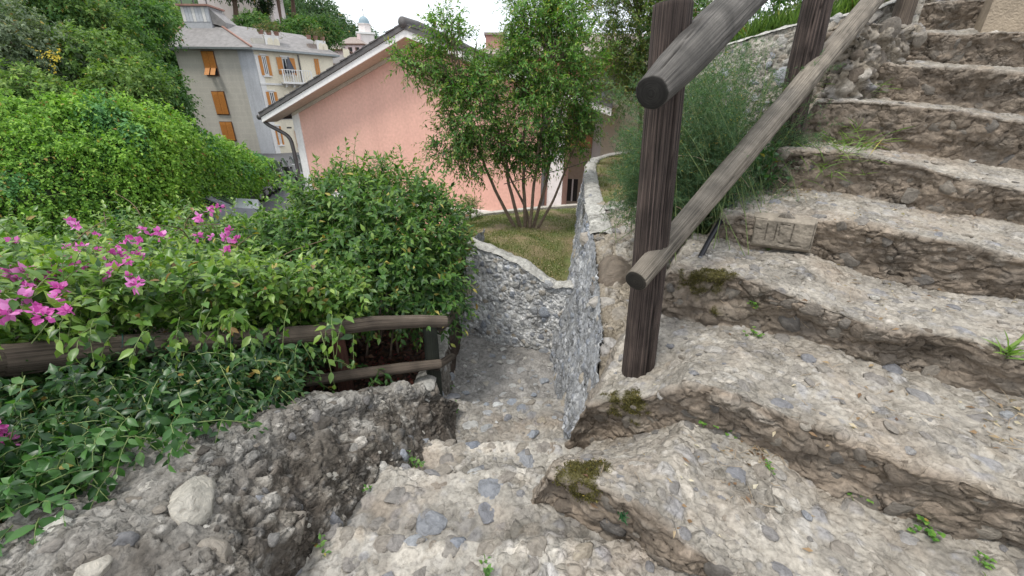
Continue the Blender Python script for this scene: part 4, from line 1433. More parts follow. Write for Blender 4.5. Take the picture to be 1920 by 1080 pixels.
for k in range(16):
    e = lob[k % len(lob)][0]
    s = A(-.75 + rr.uniform(-.35, .3), 2.3 + rr.uniform(-.2, .3), -1.55)
    m.tube(bez([s, s * .6 + e * .4 + A(rr.uniform(-.1, .1), rr.uniform(-.1, .1), .05), e + A(rr.uniform(-.1, .1), .05, -.08)], 12), np.linspace(.008, .002, 12), 6)
tag(m.build('branches', M_BARK, shrub, smooth=True), kind='stuff')
# tall loose shoots standing out of its top
P0 = np.array([aty(px, py, d) for px, py, d in ((585, 345, 2.7), (640, 335, 2.7), (690, 325, 2.75), (735, 330, 2.7), (745, 310, 2.7), (790, 345, 2.6), (825, 370, 2.6), (610, 360, 2.6), (600, 370, 2.7), (660, 340, 2.6), (770, 335, 2.6), (850, 400, 2.45), (720, 320, 2.6))])
P0 = np.repeat(P0, 3, 0) + r.normal(size=(len(P0) * 3, 3)) * .05
plant(shrub, M_LEAF_S, P0, A(0, 0, 1) + r.normal(size=P0.shape) * .45, .22, 12, .042, .017, r, (g_mid, (.10, .19, .04), (.20, .28, .06)), stem=.0018, spread=.95, droop=.3, shoot=(.30, .34, .08), name='shoots')

# --- bougainvillea spreading over the rail on the left
r = np.random.default_rng(41)
boug = empty('bougainvillea_bush', A(-1.6, 2.0, -1.5))
tag(boug, 'sprawling bougainvillea with magenta flowers spilling over the left log rail', 'bush')
# top sheet given by real heights: front edge over the rail, back edge against the street
n = 3400
u, v = r.random(n), r.random(n) ** 1.25
fx = np.interp(u, [0, .25, .5, .75, 1], [-2.1, -1.55, -1.2, -.98, -.72])
fy = np.interp(u, [0, .25, .5, .75, 1], [.75, 1.08, 1.32, 1.50, 1.70])
bx_ = np.interp(u, [0, 1], [-4.9, -1.3])
by_ = np.interp(u, [0, 1], [2.5, 3.9])
fz = np.interp(u, [0, .5, 1], [-.60, -.74, -.93])
x_, y_ = fx * (1 - v) + bx_ * v, fy * (1 - v) + by_ * v
z_ = fz * (1 - v) + np.interp(u, [0, .4, 1], [-.80, -.92, -.85]) * v
lump = fbm(np.stack([x_ * 1.5, y_ * 1.5, x_ * 0], 1), 3, 8)
z_ = z_ + .10 * lump - r.random(n) ** 1.5 * .30 + .05
base = np.stack([x_, y_, z_], 1)
fr_ = np.clip(1 - v / .22, 0, 1)[:, None]
base = base + fr_ * A(-.05, .08, .05)
dirs = unit(A(.25, -.55, .55) * (1 - fr_) + A(.05, -.22, .8) * fr_ + r.normal(size=base.shape) * (.6 - .2 * fr_))
bc = ((.024, .070, .016), (.095, .20, .032), (.25, .37, .065))
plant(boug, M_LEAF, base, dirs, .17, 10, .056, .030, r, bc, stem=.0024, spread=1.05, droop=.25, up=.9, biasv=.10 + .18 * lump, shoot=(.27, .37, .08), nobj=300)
# leaves hanging over the log
n = 44
u = r.random(n)
base = np.stack([np.interp(u, [0, .25, .5, .75, 1], [-2.0, -1.52, -1.18, -.98, -.74]), np.interp(u, [0, .25, .5, .75, 1], [.75, 1.04, 1.28, 1.46, 1.68]), np.interp(u, [0, .25, .5, .75, 1], [-.62, -.72, -.82, -.92, -1.0]) + .12], 1) + r.normal(size=(n, 3)) * .04
plant(boug, M_LEAF, base, A(.2, -.7, -.05) + r.normal(size=base.shape) * .35, .13, 7, .055, .029, r, bc, stem=.002, spread=.95, droop=.9, up=1.0, bias=.08, shoot=(.27, .37, .08), name='trailing_leaves')
# a few near shoots at the left edge
base = np.array([aty(px, py, d) for px, py, d in ((5, 470, 1.5), (30, 440, 1.8), (-20, 560, 1.25), (40, 520, 1.5), (15, 600, 1.15), (60, 640, 1.12), (-10, 400, 1.9))])
base = np.repeat(base, 3, 0) + r.normal(size=(21, 3)) * .06
plant(boug, M_LEAF, base, A(.1, -.1, 1) + r.normal(size=base.shape) * .4, .24, 9, .075, .040, r, bc, stem=.0025, spread=1.1, droop=.3, up=.9, bias=.2, name='shoots')
# bare arching canes
m = MB()
for k in range(26):
    s = A(rr.uniform(-2.8, -1.5), rr.uniform(1.6, 3.0), -1.3)
    e = s + A(rr.uniform(-.6, .6), rr.uniform(-.8, .4), rr.uniform(.45, .75))
    m.tube(bez([s, (s + e) / 2 + A(0, .1, .25), e], 12), np.linspace(.006, .002, 12), 5)
tag(m.build('canes', M_TWIG, boug, smooth=True), kind='stuff')


def bract_mesh(seed):
    rq = np.random.default_rng(seed)
    n = rq.integers(6, 11)
    d = unit(rq.normal(size=(n, 3)) + A(0, 0, .8))
    P = d * rq.uniform(0, .014, (n, 1))
    V, T, C = leaves_np(P, d, unit(rq.normal(size=(n, 3)) + A(0, 0, .5)), rq.uniform(.022, .034, n), rq.uniform(.018, .026, n), pal(rq.random(n), [(0, (.50, .08, .33)), (.5, (.68, .18, .50)), (1, (.80, .34, .66))]), -.25, .2)
    return mesh_np('flower', V, T, C, M_PETAL, True)


BR = [bract_mesh(k) for k in range(6)]
fl = [(150, 425), (140, 500), (155, 490), (120, 495), (105, 515), (85, 515), (68, 515), (50, 517), (95, 525), (115, 520), (10, 512), (5, 508), (162, 475), (170, 470), (100, 590), (104, 585), (150, 586), (153, 583), (45, 590), (40, 585), (130, 545), (85, 545), (250, 462), (255, 450), (256, 460), (278, 435), (210, 470), (275, 460), (262, 495), (260, 500), (270, 540), (275, 530), (260, 522), (277, 483), (300, 445), (385, 415), (380, 412), (400, 400), (405, 395), (418, 392), (437, 437), (440, 438), (432, 452), (408, 448), (380, 447), (435, 475), (455, 455), (310, 440), (318, 448), (12, 795), (20, 800), (45, 825), (40, 815), (145, 420), (155, 428), (75, 540), (60, 525), (140, 515), (128, 505), (240, 470)]
for k in range(26):
    q_ = rr.uniform(425, 600)
    fl.append((rr.uniform(0, 330 - (q_ - 425) * .9), q_))
for k, (px, py) in enumerate(fl):
    if py > 700:
        p = aty(px, py, .84 + rr.uniform(-.02, .02))
    else:
        d = np.interp(py, [390, 420, 450, 480, 510, 550, 600], [2.7, 2.3, 1.9, 1.62, 1.40, 1.22, 1.06])
        p = aty(px, py, d)
    p = p + A(0, -.03, .02)
    ob = bpy.data.objects.new('flower', BR[k % 6])
    COL.objects.link(ob)
    ob.parent = boug
    ob.location = p - ORIGIN[boug.name]
    s_ = rr.uniform(.55, 1.0)
    ob.scale = (s_,) * 3
    ob.rotation_euler = (rr.uniform(-.6, .6), rr.uniform(-.6, .6), rr.uniform(0, 6.28))

# --- dark leafy growth under the rail, spilling over the parapet
r = np.random.default_rng(51)
ivy = empty('leafy_undergrowth', A(-1.2, 1.3, -1.3))
tag(ivy, 'dark leafy shrub growing under the log rail and over the rubble parapet', 'shrub')
n = 1900
u, v = r.random(n) * .80, r.random(n)
tx = np.interp(u, [0, .5, 1], [-2.0, -1.25, -.86])
ty = np.interp(u, [0, .5, 1], [.95, 1.45, 1.72])
tz = np.interp(u, [0, .5, 1], [-.90, -1.02, -1.14])
_q = 960 + FPX * (R0 @ CR) / (R0 @ CF)
_k = np.interp(-(-280 + u * 950), -_q, np.arange(len(R0))) if False else np.interp(-280 + u * 950, np.sort(_q[R0 @ CF > .3]), np.arange((R0 @ CF > .3).sum())[np.argsort(_q[R0 @ CF > .3])])
bx_, by_, bz_ = (np.interp(_k, np.arange(len(R0)), R0[:, i]) for i in range(3))
bx_, by_ = bx_ - .05, by_ - .02
base = np.stack([tx * (1 - v) + bx_ * v, ty * (1 - v) + by_ * v + .12 * (1 - v), tz * (1 - v) + bz_ * v], 1) + r.normal(size=(n, 3)) * .06
dk = r.random(n) ** 1.5 * .35
base += A(-.6, .6, 0) * dk[:, None]
dirs = unit(A(.35, -.55, .25) + r.normal(size=base.shape) * .55)
ic = ((.010, .036, .011), (.028, .088, .021), (.075, .17, .038))
plant(ivy, M_LEAF, base, dirs, .14, 9, .041, .021, r, ic, stem=.002, spread=1.05, droop=.5, up=.8, bias=0, shoot=(.16, .26, .06), nobj=300)
base = np.array([(atz(px, py, -.82) if py > 750 else aty(px, py, d)) for px, py, d in ((30, 860, .78), (60, 890, .78), (20, 930, .72), (70, 930, .76), (110, 870, .84), (40, 820, .80), (10, 880, .72), (90, 905, .8), (140, 850, .9), (30, 965, .68), (560, 720, 1.5), (520, 725, 1.45), (350, 780, 1.18), (310, 800, 1.12), (250, 800, 1.05), (190, 830, .98), (712, 712, 1.7), (668, 690, 1.82))])
base = np.repeat(base, 4, 0)
base = base + r.normal(size=base.shape) * .03
plant(ivy, M_LEAF, base, A(.3, -.6, .2) + r.normal(size=base.shape) * .5, .12, 8, .046, .023, r, ((.02, .06, .015), (.055, .15, .035), (.12, .23, .06)), stem=.0018, spread=1.05, droop=.5, bias=.05, name='sprays')

# --- small multi-stemmed tree on the lawn
r = np.random.default_rng(61)


def px_lobe(px, py, d, rx, ry):
    c = aty(px, py, d)
    a = c @ CF
    return (c, (rx * a / FPX, (rx + ry) * .5 * a / FPX, ry * a / FPX))


def small_tree(name, label, cat, foot, stems, lob, nspr, cols, r, lL=.040, lW=.013, shoot=None, seed=1, group=None, bark=None, biasz=0.0, twigs=160, L=.20, nl=11):
    root = empty(name, foot)
    tag(root, label, cat, group)
    rq = random.Random(seed)
    m = MB()
    tips = []
    for (pts, r0, r1) in stems:
        P = bez(pts, 20)
        P = P + np.stack([fbm(P * 3, 2, seed), fbm(P * 3, 2, seed + 1), P[:, 0] * 0], 1) * .035 * np.linspace(0, 1, 20)[:, None]
        m.tube(P, np.linspace(r0, r1, 20), 8)
        tips.append(P)
    for k in range(twigs):
        c, R = lob[k % len(lob)]
        S = tips[rq.randrange(len(tips))]
        i = rq.randrange(9, 20)
        e = c + np.array([rq.uniform(-.8, .8) * R[0], rq.uniform(-.8, .8) * R[1], rq.uniform(-.6, .8) * R[2]])
        best = min((np.linalg.norm(S_[j] - e) + .4 * abs(j - 14) / 14, a_, j) for a_, S_ in enumerate(tips) for j in range(7, 20))
        s = tips[best[1]][best[2]]
        m.tube(bez([s, s * .5 + e * .5 + A(rq.uniform(-.05, .05), rq.uniform(-.05, .05), .06), e], 9), np.linspace(r1 * .75, .003, 9), 5)
    m.build('trunk', bark or M_BARK, root, smooth=True)
    base, outw, pk = lobe_points(lob, nspr, r, .35)
    cl = fbm(base * 3.2, 2, seed + 4)
    keep = cl > -.20
    base, outw = base[keep], outw[keep]
    dirs = unit(outw * .8 + A(0, 0, .45) + r.normal(size=outw.shape) * .55)
    zz = base[:, 2]
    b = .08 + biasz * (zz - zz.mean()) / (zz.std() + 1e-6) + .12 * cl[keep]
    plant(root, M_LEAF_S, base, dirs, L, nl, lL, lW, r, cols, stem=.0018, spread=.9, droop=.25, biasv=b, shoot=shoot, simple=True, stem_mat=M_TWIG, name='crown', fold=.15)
    return root


ft = aty(990, 441, 4.4)
stems = []
for k, (px, py, d) in enumerate(((862, 190, 4.25), (930, 205, 4.3), (985, 150, 4.4), (1030, 120, 4.45), (1060, 190, 4.6), (1085, 260, 4.55), (940, 300, 4.6))):
    e = aty(px, py, d)
    s = ft + A((k - 3) * .022, rnd.uniform(-.04, .04), -.08)
    mid = s * .55 + e * .45 + A((k - 3) * .02, 0, .03)
    stems.append(([s, mid, e], rnd.uniform(.017, .024), .008))
L4 = px_lobe
lob = [L4(860, 130, 4.2, 60, 60), L4(800, 118, 4.15, 40, 24), L4(760, 112, 4.1, 26, 14), L4(885, 205, 4.2, 58, 60), L4(850, 270, 4.25, 36, 36), L4(885, 300, 4.2, 26, 32), L4(985, 225, 4.4, 70, 80), L4(1020, 110, 4.5, 72, 88), L4(1000, 28, 4.5, 52, 48), L4(1060, 40, 4.6, 50, 58), L4(1065, 190, 4.6, 46, 78), L4(960, 272, 4.45, 48, 40), L4(1095, 110, 4.7, 34, 62), L4(835, 60, 4.1, 34, 26), L4(1088, 240, 4.5, 28, 36), L4(905, 155, 4.3, 45, 40), L4(1020, 280, 4.5, 42, 36), L4(965, 135, 4.4, 30, 50)]
tcols = ((.024, .085, .020), (.085, .21, .038), (.21, .36, .065))
small_tree('pomegranate_tree', 'small multi-stemmed tree with fine leaves on the sloping lawn', 'tree', ft, stems, lob, 5400, tcols, r, shoot=(.30, .28, .06), seed=6, biasz=.09, lL=.052, lW=.020)
# pale bushy sprout at the foot of the house
r = np.random.default_rng(63)
f2 = aty(884, 418, 5.2)
small_tree('bush', 'small bright green bush standing against the foot of the pink wall', 'bush', f2, [([f2 + A(0, 0, -.3), f2 + A(0, 0, .2)], .012, .006)], [(aty(884, 400, 5.2), (.13, .13, .16)), (aty(876, 378, 5.2), (.08, .08, .14))], 190, ((.03, .08, .02), (.10, .20, .04), (.2, .32, .07)), r, seed=8, twigs=6, L=.12, nl=9)
# second tree further back on the right, behind the front post
r = np.random.default_rng(64)
f3 = A(1.9, 6.3, -.85)
lob = [L4(1195, 60, 5.8, 60, 75), L4(1170, 10, 5.8, 70, 50), L4(1150, 130, 5.9, 30, 50), L4(1215, 130, 5.9, 50, 50), L4(1250, 20, 6, 60, 50), L4(1175, 195, 6.0, 26, 26), L4(1320, 10, 6.2, 70, 40), L4(1160, -60, 5.8, 90, 50), L4(1290, 60, 6.2, 50, 40)]
small_tree('tree', 'yellow-green leafy tree rising behind the front handrail post', 'tree', f3, [([f3 + A(0, 0, -.2), f3 + A(-.05, 0, .6), aty(1200, 40, 5.9)], .035, .012), ([f3 + A(0, 0, -.2), f3 + A(.15, 0, .6), aty(1260, 20, 6.0)], .03, .012)], lob, 4200, ((.03, .08, .02), (.085, .17, .035), (.20, .27, .05)), r, shoot=(.33, .26, .06), seed=9, lL=.05, lW=.017, twigs=60)
# dark bush on the upper terrace, top centre right
r = np.random.default_rng(65)
f4 = A(2.6, 5.4, .35)
small_tree('shrub', 'dark green shrub on the upper terrace behind the stone wall', 'shrub', f4, [([f4, f4 + A(0, 0, .5)], .03, .012), ([f4, f4 + A(-.3, .1, .6)], .03, .012), ([f4, f4 + A(.4, .1, .6)], .03, .012)], [(f4 + A(0, 0, .55), (.6, .45, .45)), (f4 + A(-.6, .2, .45), (.45, .4, .38)), (f4 + A(.7, .1, .5), (.5, .4, .4)), (f4 + A(1.3, .2, .45), (.5, .4, .4))], 1700, ((.02, .06, .018), (.05, .12, .03), (.12, .2, .05)), r, seed=10, lL=.06, lW=.028, twigs=40)

# --- feathery fern between the handrail and the terrace wall
r = np.random.default_rng(71)
fern = empty('asparagus_fern', A(1.10, 2.35, -.75))
tag(fern, 'feathery asparagus fern filling the gap behind the front handrail post', 'fern')
n = 600
s = A(1.15, 2.45, -.72) + r.normal(size=(n, 3)) * A(.20, .22, .05)
tips = []
for k in range(n):
    px, py = r.normal(1330, 85), r.uniform(70, 420)
    if r.random() < .18:
        px, py = r.normal(1180, 25), r.uniform(230, 420)
    if r.random() < .06:
        px, py = r.normal(1520, 40), r.uniform(200, 330)
    px = np.clip(px, 1140, 1570)
    py = max(py, 60 + abs(px - 1400) * .35)
    d = r.uniform(1.95, 2.75)
    if px > 1400:
        d = max(d, 2.5)
    tips.append(aty(px, py, d))
tips = np.array(tips)
tt = np.linspace(0, 1, 14)
midp = s * .45 + tips * .55 + A(0, 0, .18) + r.normal(size=(n, 3)) * .06
S = ((1 - tt) ** 2)[None, :, None] * s[:, None] + (2 * tt * (1 - tt))[None, :, None] * midp[:, None] + (tt ** 2)[None, :, None] * tips[:, None]
V, T = tubes_np(S, np.linspace(.0022, .0008, 14)[None] * np.ones((n, 1)), 3)
tag(mk('stalks', V, T, M_GREENSTEM, fern), kind='stuff')
per = 30
ti = r.uniform(.22, 1, (n, per))
k0 = np.clip((ti * 13).astype(int), 0, 12)
fr = ti * 13 - k0
idx = np.arange(n)[:, None]
bp = S[idx, k0] * (1 - fr[..., None]) + S[idx, k0 + 1] * fr[..., None]
bd = unit((S[idx, k0 + 1] - S[idx, k0]) * 8 + r.normal(size=(n, per, 3)) * .55 + A(0, 0, -.12))
bp, bd = bp.reshape(-1, 3), bd.reshape(-1, 3)
nb = len(bp)
bl = r.uniform(.05, .14, nb) * (1.1 - .6 * ti.ravel())
q = 13
tq = r.random((nb, q))
P = (bp[:, None] + bd[:, None] * (bl[:, None] * tq)[..., None]).reshape(-1, 3)
D = unit(np.repeat(bd, q, 0) + r.normal(size=(nb * q, 3)) * .75)
C = leafcol(nb * q, r, (.035, .08, .042), (.09, .16, .082), (.19, .27, .15), bias=.0)
V, T, C = leaves_np(P, D, unit(r.normal(size=(nb * q, 3))), r.uniform(.010, .024, nb * q), .0026, C, simple=True, fold=0, curl=0)
tag(mk('foliage', V, T, M_FERN, fern, col=C), kind='stuff')
# dry twigs and broad-leaved weeds at its foot
m = MB()
for k in range(45):
    px, py = rr.uniform(1290, 1480), rr.uniform(300, 470)
    p = aty(px, py, 2.05 + (px - 1290) / 400 + rr.uniform(-.1, .1))
    d = np.array([rr.uniform(-1, 1), rr.uniform(-.6, .6), rr.uniform(-.9, .5)])
    d = d / np.linalg.norm(d) * rr.uniform(.08, .22)
    m.tube(bez([p, p + d * .5 + A(0, 0, .02), p + d], 6), .0016, 4)
tag(m.build('dry_twigs', mat_plain('dry_twig', (.33, .26, .18), .9, .3, 40), fern, smooth=True), kind='stuff')
iv2 = empty('ivy', aty(1420, 320, 2.3))
tag(iv2, 'dark ivy sprays under the lower rail beside the second handrail post', 'ivy')
base = np.array([aty(r.uniform(1380, 1470), r.uniform(270, 350), r.uniform(2.3, 2.5)) for _ in range(60)])
plant(iv2, M_LEAF, base, A(0, -.5, .2) + r.normal(size=base.shape) * .6, .10, 7, .035, .026, r, ((.014, .05, .015), (.04, .12, .03), (.09, .2, .05)), stem=.0015, droop=.5)

# --- lawn and upper bed
M_GRASS = mat_leaf('grass_blades', .3, .7, .2)


def grass_patch(name, label, pts_fn, n, r, lo, hi, cols, w=.004, root=None, lean=.5):
    P = pts_fn(n)
    D = unit(A(0, 0, 1) + r.normal(size=P.shape) * lean)
    V, T, C = leaves_np(P, D, unit(r.normal(size=P.shape)), r.uniform(lo, hi, len(P)), w, leafcol(len(P), r, *cols), simple=True, fold=0, curl=.3)
    return tag(mk(name, V, T, M_GRASS, root, col=C), label, kind='stuff')


front = bez([aty(872, 462, 3.08), aty(930, 482, 2.96), aty(985, 506, 2.88), aty(1015, 530, 2.82), aty(1050, 545, 2.78)], 90)
back = bez([aty(868, 418, 5.0), aty(905, 403, 5.5), aty(960, 397, 5.7), aty(1020, 391, 5.8), aty(1090, 386, 5.9)], 90)
rows_ = []
for t in np.linspace(0, 1, 130):
    rows_.append(front * (1 - t) + back * t + A(0, 0, -.02 + .04 * math.sin(t * math.pi)))
GL = np.stack(rows_, 1)
GL = np.concatenate([GL[:1] + A(-.35, .1, -.5) * 1.0, GL, GL[-1:] + A(.25, 0, -.1)], 0)
z = fbm(GL.reshape(-1, 3) * 2.2, 3, 4) * .012
pz = np.clip(fbm(GL.reshape(-1, 3) * 2.6, 3, 14) * 1.0 + .52, 0, 1)[:, None]
c = A(.20, .155, .085) * (1 - pz) + A(.125, .150, .050) * pz
c = c * (1 + .3 * fbm(GL.reshape(-1, 3) * 25, 3, 15))[:, None]
GL = GL + A(0, 0, 1) * z.reshape(GL.shape[:2])[..., None]
lawn = mk('lawn', GL, gridT(*GL.shape[:2]), mat_attr('lawn_earth', scale=90, var=.5, bump=.6), None, origin=GL[45, 60], col=np.clip(c, .01, 1))
tag(lawn, 'sloping patchy lawn around the small tree', kind='structure')
r = np.random.default_rng(81)


def on_lawn(n):
    a = r.integers(1, GL.shape[0] - 2, n * 2)
    b = (r.random(n * 2) ** 1.4 * (GL.shape[1] - 2)).astype(int)
    p = GL[a, b]
    k = (fbm(p * 2.6, 3, 14) * 1.0 + .5 + r.normal(size=len(p)) * .3) > .30
    return p[k][:n] + r.normal(size=(min(n, k.sum()), 3)) * A(.015, .015, 0)


tag(grass_patch('grass', None, on_lawn, 16000, r, .012, .032, ((.07, .085, .025), (.13, .17, .045), (.27, .25, .11)), .004), 'thin short grass scattered over the sloping lawn', kind='stuff')
# light fallen petals
P = on_lawn(500)
V, T, C = leaves_np(P + A(0, 0, .012), unit(r.normal(size=P.shape) * A(1, 1, .1)), unit(A(0, 0, 1) + .3 * r.normal(size=P.shape)), .02, .012, pal(r.random(len(P)), [(0, (.5, .42, .3)), (1, (.3, .2, .1))]), simple=True)
tag(mk('fallen_leaves', V, T, M_LEAF_FAR, None, origin=(.2, 4.5, -1.2), col=C), 'pale fallen leaves scattered on the sloping lawn', 'leaf litter', kind='stuff')
# kerb at the far edge of the lawn
m = MB()
K = back + A(0, .04, -.03)
for i in range(0, 88, 8):
    a, b = K[i], K[min(i + 8, 89)]
    d = unit(b - a)
    nn_ = np.cross(A(0, 0, 1), d)
    a, b = a + d * .004, b - d * .004
    m.hexa([a - nn_ * 0, b - nn_ * 0, b + nn_ * .11, a + nn_ * .11] and [a + A(0, 0, -.3), b + A(0, 0, -.3), b + nn_ * .11 + A(0, 0, -.3), a + nn_ * .11 + A(0, 0, -.3), a + A(0, 0, .035), b + A(0, 0, .035), b + nn_ * .11 + A(0, 0, .035), a + nn_ * .11 + A(0, 0, .035)])
tag(m.build('kerb', mat_plain('kerb_concrete', (.42, .39, .34), .9, .25, 9, .4), None, origin=K[45]), 'low concrete kerb along the far edge of the lawn', 'kerb', kind='structure')
# upper bed inside the curving wall
xs, ys = np.meshgrid(np.linspace(0, 1, 90), np.linspace(3.3, 8.4, 120), indexing='ij')
xl = np.interp(ys, [3.3, 4.5, 6, 7, 7.9, 8.5], [.70, .90, 1.15, 1.40, 1.85, 2.6])
GU = np.stack([xl + (4.6 - xl) * xs, ys, -.79 + 1.6 * np.clip(xs - .50, 0, 1) ** 1.3 + .03 * fbm(np.stack([xs * 8, ys * 2, xs * 0], -1).reshape(-1, 3), 3, 5).reshape(xs.shape)], -1)
pz = np.clip(fbm(GU.reshape(-1, 3) * 2.2, 3, 24) * 1.3 + .4, 0, 1)[:, None]
c = (A(.21, .16, .09) * (1 - pz) + A(.13, .16, .055) * pz) * (1 + .3 * fbm(GU.reshape(-1, 3) * 25, 3, 25))[:, None]
tag(mk('garden_bed', GU, gridT(90, 120), bpy.data.materials['lawn_earth'], None, origin=(1.6, 5, -.7), col=np.clip(c, .01, 1)), 'grassy upper bed inside the curving wall', kind='structure')


def on_bed(n):
    i = r.integers(0, 55, n)
    return GU[i, r.integers(0, 120, n)] + r.normal(size=(n, 3)) * A(.02, .02, 0)


tag(grass_patch('grass', None, on_bed, 9000, r, .02, .06, ((.08, .09, .03), (.15, .18, .05), (.30, .27, .12)), .005), 'patchy grass on the upper bed inside the curving wall', kind='stuff')
# upper terrace ground behind the terrace wall
xs, ys = np.meshgrid(np.linspace(1.75, 9, 60), np.linspace(0, 1, 60), indexing='ij')
y0 = np.interp(xs, [.9, 1.9, 2.9, 3.4, 9], [4.45, 4.3, 3.9, 3.75, 3.2])
GT = np.stack([xs, y0 + ys * 9, .30 + ys * 1.2 + 0 * xs], -1)
c = (A(.10, .10, .05)) * (1 + .4 * fbm(GT.reshape(-1, 3) * 3, 4, 26))[:, None]
tag(mk('terrace_ground', GT, gridT(60, 60), bpy.data.materials['lawn_earth'], None, origin=(3, 6, .4), col=np.clip(c, .01, 1)), 'planted ground of the upper terrace', kind='structure')
# grass tufts along the top of the terrace wall
ptn = np.array(pt_)


def on_top(n):
    t = r.random(n) * (len(ptn) - 1)
    i = t.astype(int).clip(0, len(ptn) - 2)
    f = (t - i)[:, None]
    return ptn[i] * (1 - f) + ptn[i + 1] * f + np.stack([r.normal(0, .03, n), r.uniform(.25, .6, n), r.uniform(-.03, .05, n)], 1)


tag(grass_patch('grass', None, on_top, 2600, r, .06, .20, ((.06, .12, .03), (.14, .24, .05), (.28, .36, .10)), .007, lean=.4), 'long grass on top of the terrace wall', kind='stuff')
# ------------------------------------------------------------------ street level, hills
M_ASPH = mat_plain('asphalt', (.085, .085, .09), .9, .25, 1.5, .3, bscale=30)
xs, ys = np.meshgrid(np.concatenate([np.linspace(-600, -60, 12), np.linspace(-50, 50, 60), np.linspace(60, 600, 12)]), np.concatenate([np.linspace(-40, 60, 60), np.linspace(70, 900, 20)]), indexing='ij')
zs = -3.95 + .0 * xs
tag(mk('street', np.stack([xs, ys, zs], -1), gridT(*xs.shape), M_ASPH, None, origin=(0, 20, -3.95)), 'grey asphalt street below the terrace', kind='structure')
# paved yard at the foot of the pink house
M_TERR = mat_plain('terracotta_paving', (.42, .24, .18), .9, .2, 2, .2)
m = MB().hexa([A(-4.6, 3.6, -2.9), A(2.6, 5.2, -2.9), A(3.2, 9.4, -2.9), A(-4.4, 12.2, -2.9), A(-4.6, 3.6, -2.62), A(2.6, 5.2, -2.62), A(3.2, 9.4, -2.62), A(-4.4, 12.2, -2.62)])
tag(m.build('yard_paving', M_TERR, None, origin=(-1, 7, -2.7)), 'terracotta paving at the foot of the pink house', kind='structure')

# wooded hill far behind: a slope with separate crowns standing on it
M_HILL = mat_plain('hill_ground', (.035, .06, .025), .95, .4, .08)
ridge = [(-200, -60), (250, -50), (450, -40), (540, -20), (600, 0), (640, 22), (668, 42), (690, 58), (740, 80), (820, 96), (900, 105), (1000, 112)]
DH = 210
R_ = np.array([aty(x, y + 14, DH) for x, y in ridge])
xs_ = np.linspace(R_[0, 0], R_[-1, 0], 120)
zr_ = np.interp(xs_, R_[:, 0], R_[:, 2])
tt = np.linspace(0, 1, 60)
GH = np.stack([np.repeat(xs_[:, None], 60, 1), 120 + 0 * xs_[:, None] + (DH - 120) * tt[None], -4.1 + (zr_[:, None] + 4.1) * (tt[None] ** .9)], -1)
GH = np.concatenate([GH, (GH[:, -1:] + A(0, 60, -30))], 1)
tag(mk('hill', GH, gridT(*GH.shape[:2]), M_HILL, None, origin=(-80, 150, 0)), 'steep wooded hill rising far behind the houses', kind='structure')


def far_wood(name, label, cent, rad, r, cols, per, leaf, mat=None):
    n = len(cent)
    d = unit(r.normal(size=(n, per, 3)) + A(0, -.35, .25))
    lump = (1 + .25 * fbm((d * 1.7 + np.arange(n)[:, None, None] * 3.1).reshape(-1, 3), 3, 9)).reshape(n, per, 1)
    P = cent[:, None] + d * lump * r.uniform(.75, 1, (n, per, 1)) * rad[:, None, None] * A(1, 1, .95)
    P = P.reshape(-1, 3)
    D = unit(r.normal(size=P.shape) + A(0, 0, -.3))
    Nv = unit(d.reshape(-1, 3) + .5 * r.normal(size=P.shape))
    b = np.repeat(r.normal(0, .13, n), per)
    C = leafcol(len(P), r, *cols, bias=b)
    V, T, C = leaves_np(P, D, Nv, leaf * r.uniform(.6, 1.4, len(P)), leaf * .7, C, simple=True)
    return tag(mk(name, V, T, mat or M_LEAF_FAR, None, origin=cent.mean(0), col=C), label, kind='stuff')


r = np.random.default_rng(91)
cent, rad = [], []
for _ in range(3000):
    i, j = r.integers(0, 120), int(60 * (r.random() ** .7))
    p = GH[i, min(j, 59)] + r.normal(size=3) * A(1, 1, .2)
    X = 960 + FPX * (p @ CR) / (p @ CF)
    Y = 540 - FPX * (p @ CU) / (p @ CF)
    if -20 < X < 800 and -60 < Y < 140 and X > 380:
        s = r.uniform(2.4, 4.6)
        cent.append(p + A(0, 0, s * .55))
        rad.append(s)
cent, rad = np.array(cent)[:520], np.array(rad)[:520]
far_wood('woods', 'far bluish green woods covering the hill behind the rooftops', cent, rad, r, ((.035, .075, .035), (.07, .13, .055), (.13, .20, .085)), 130, .75)

# ------------------------------------------------------------------ near hillside on the left, vine cover and trees
ROCKY = mat_plain('hillside_ground', (.03, .045, .018), .95, .4, .8)
cols_px = [-260, -120, 0, 120, 240, 330, 400, 470, 524, 540]
top_px = [(200, 9.5), (205, 9.8), (200, 10.2), (192, 10.8), (188, 11.6), (222, 13), (262, 15.5), (292, 19.5), (318, 24.5), (328, 26)]
bot_px = [(560, 6.2), (540, 6.4), (520, 6.7), (470, 7.6), (430, 8.8), (405, 10.2), (378, 12.5), (350, 17), (332, 23), (332, 25)]
xt = np.linspace(0, len(cols_px) - 1, 200)
ci = np.arange(len(cols_px))


def colv(a):
    return np.interp(xt, ci, a)


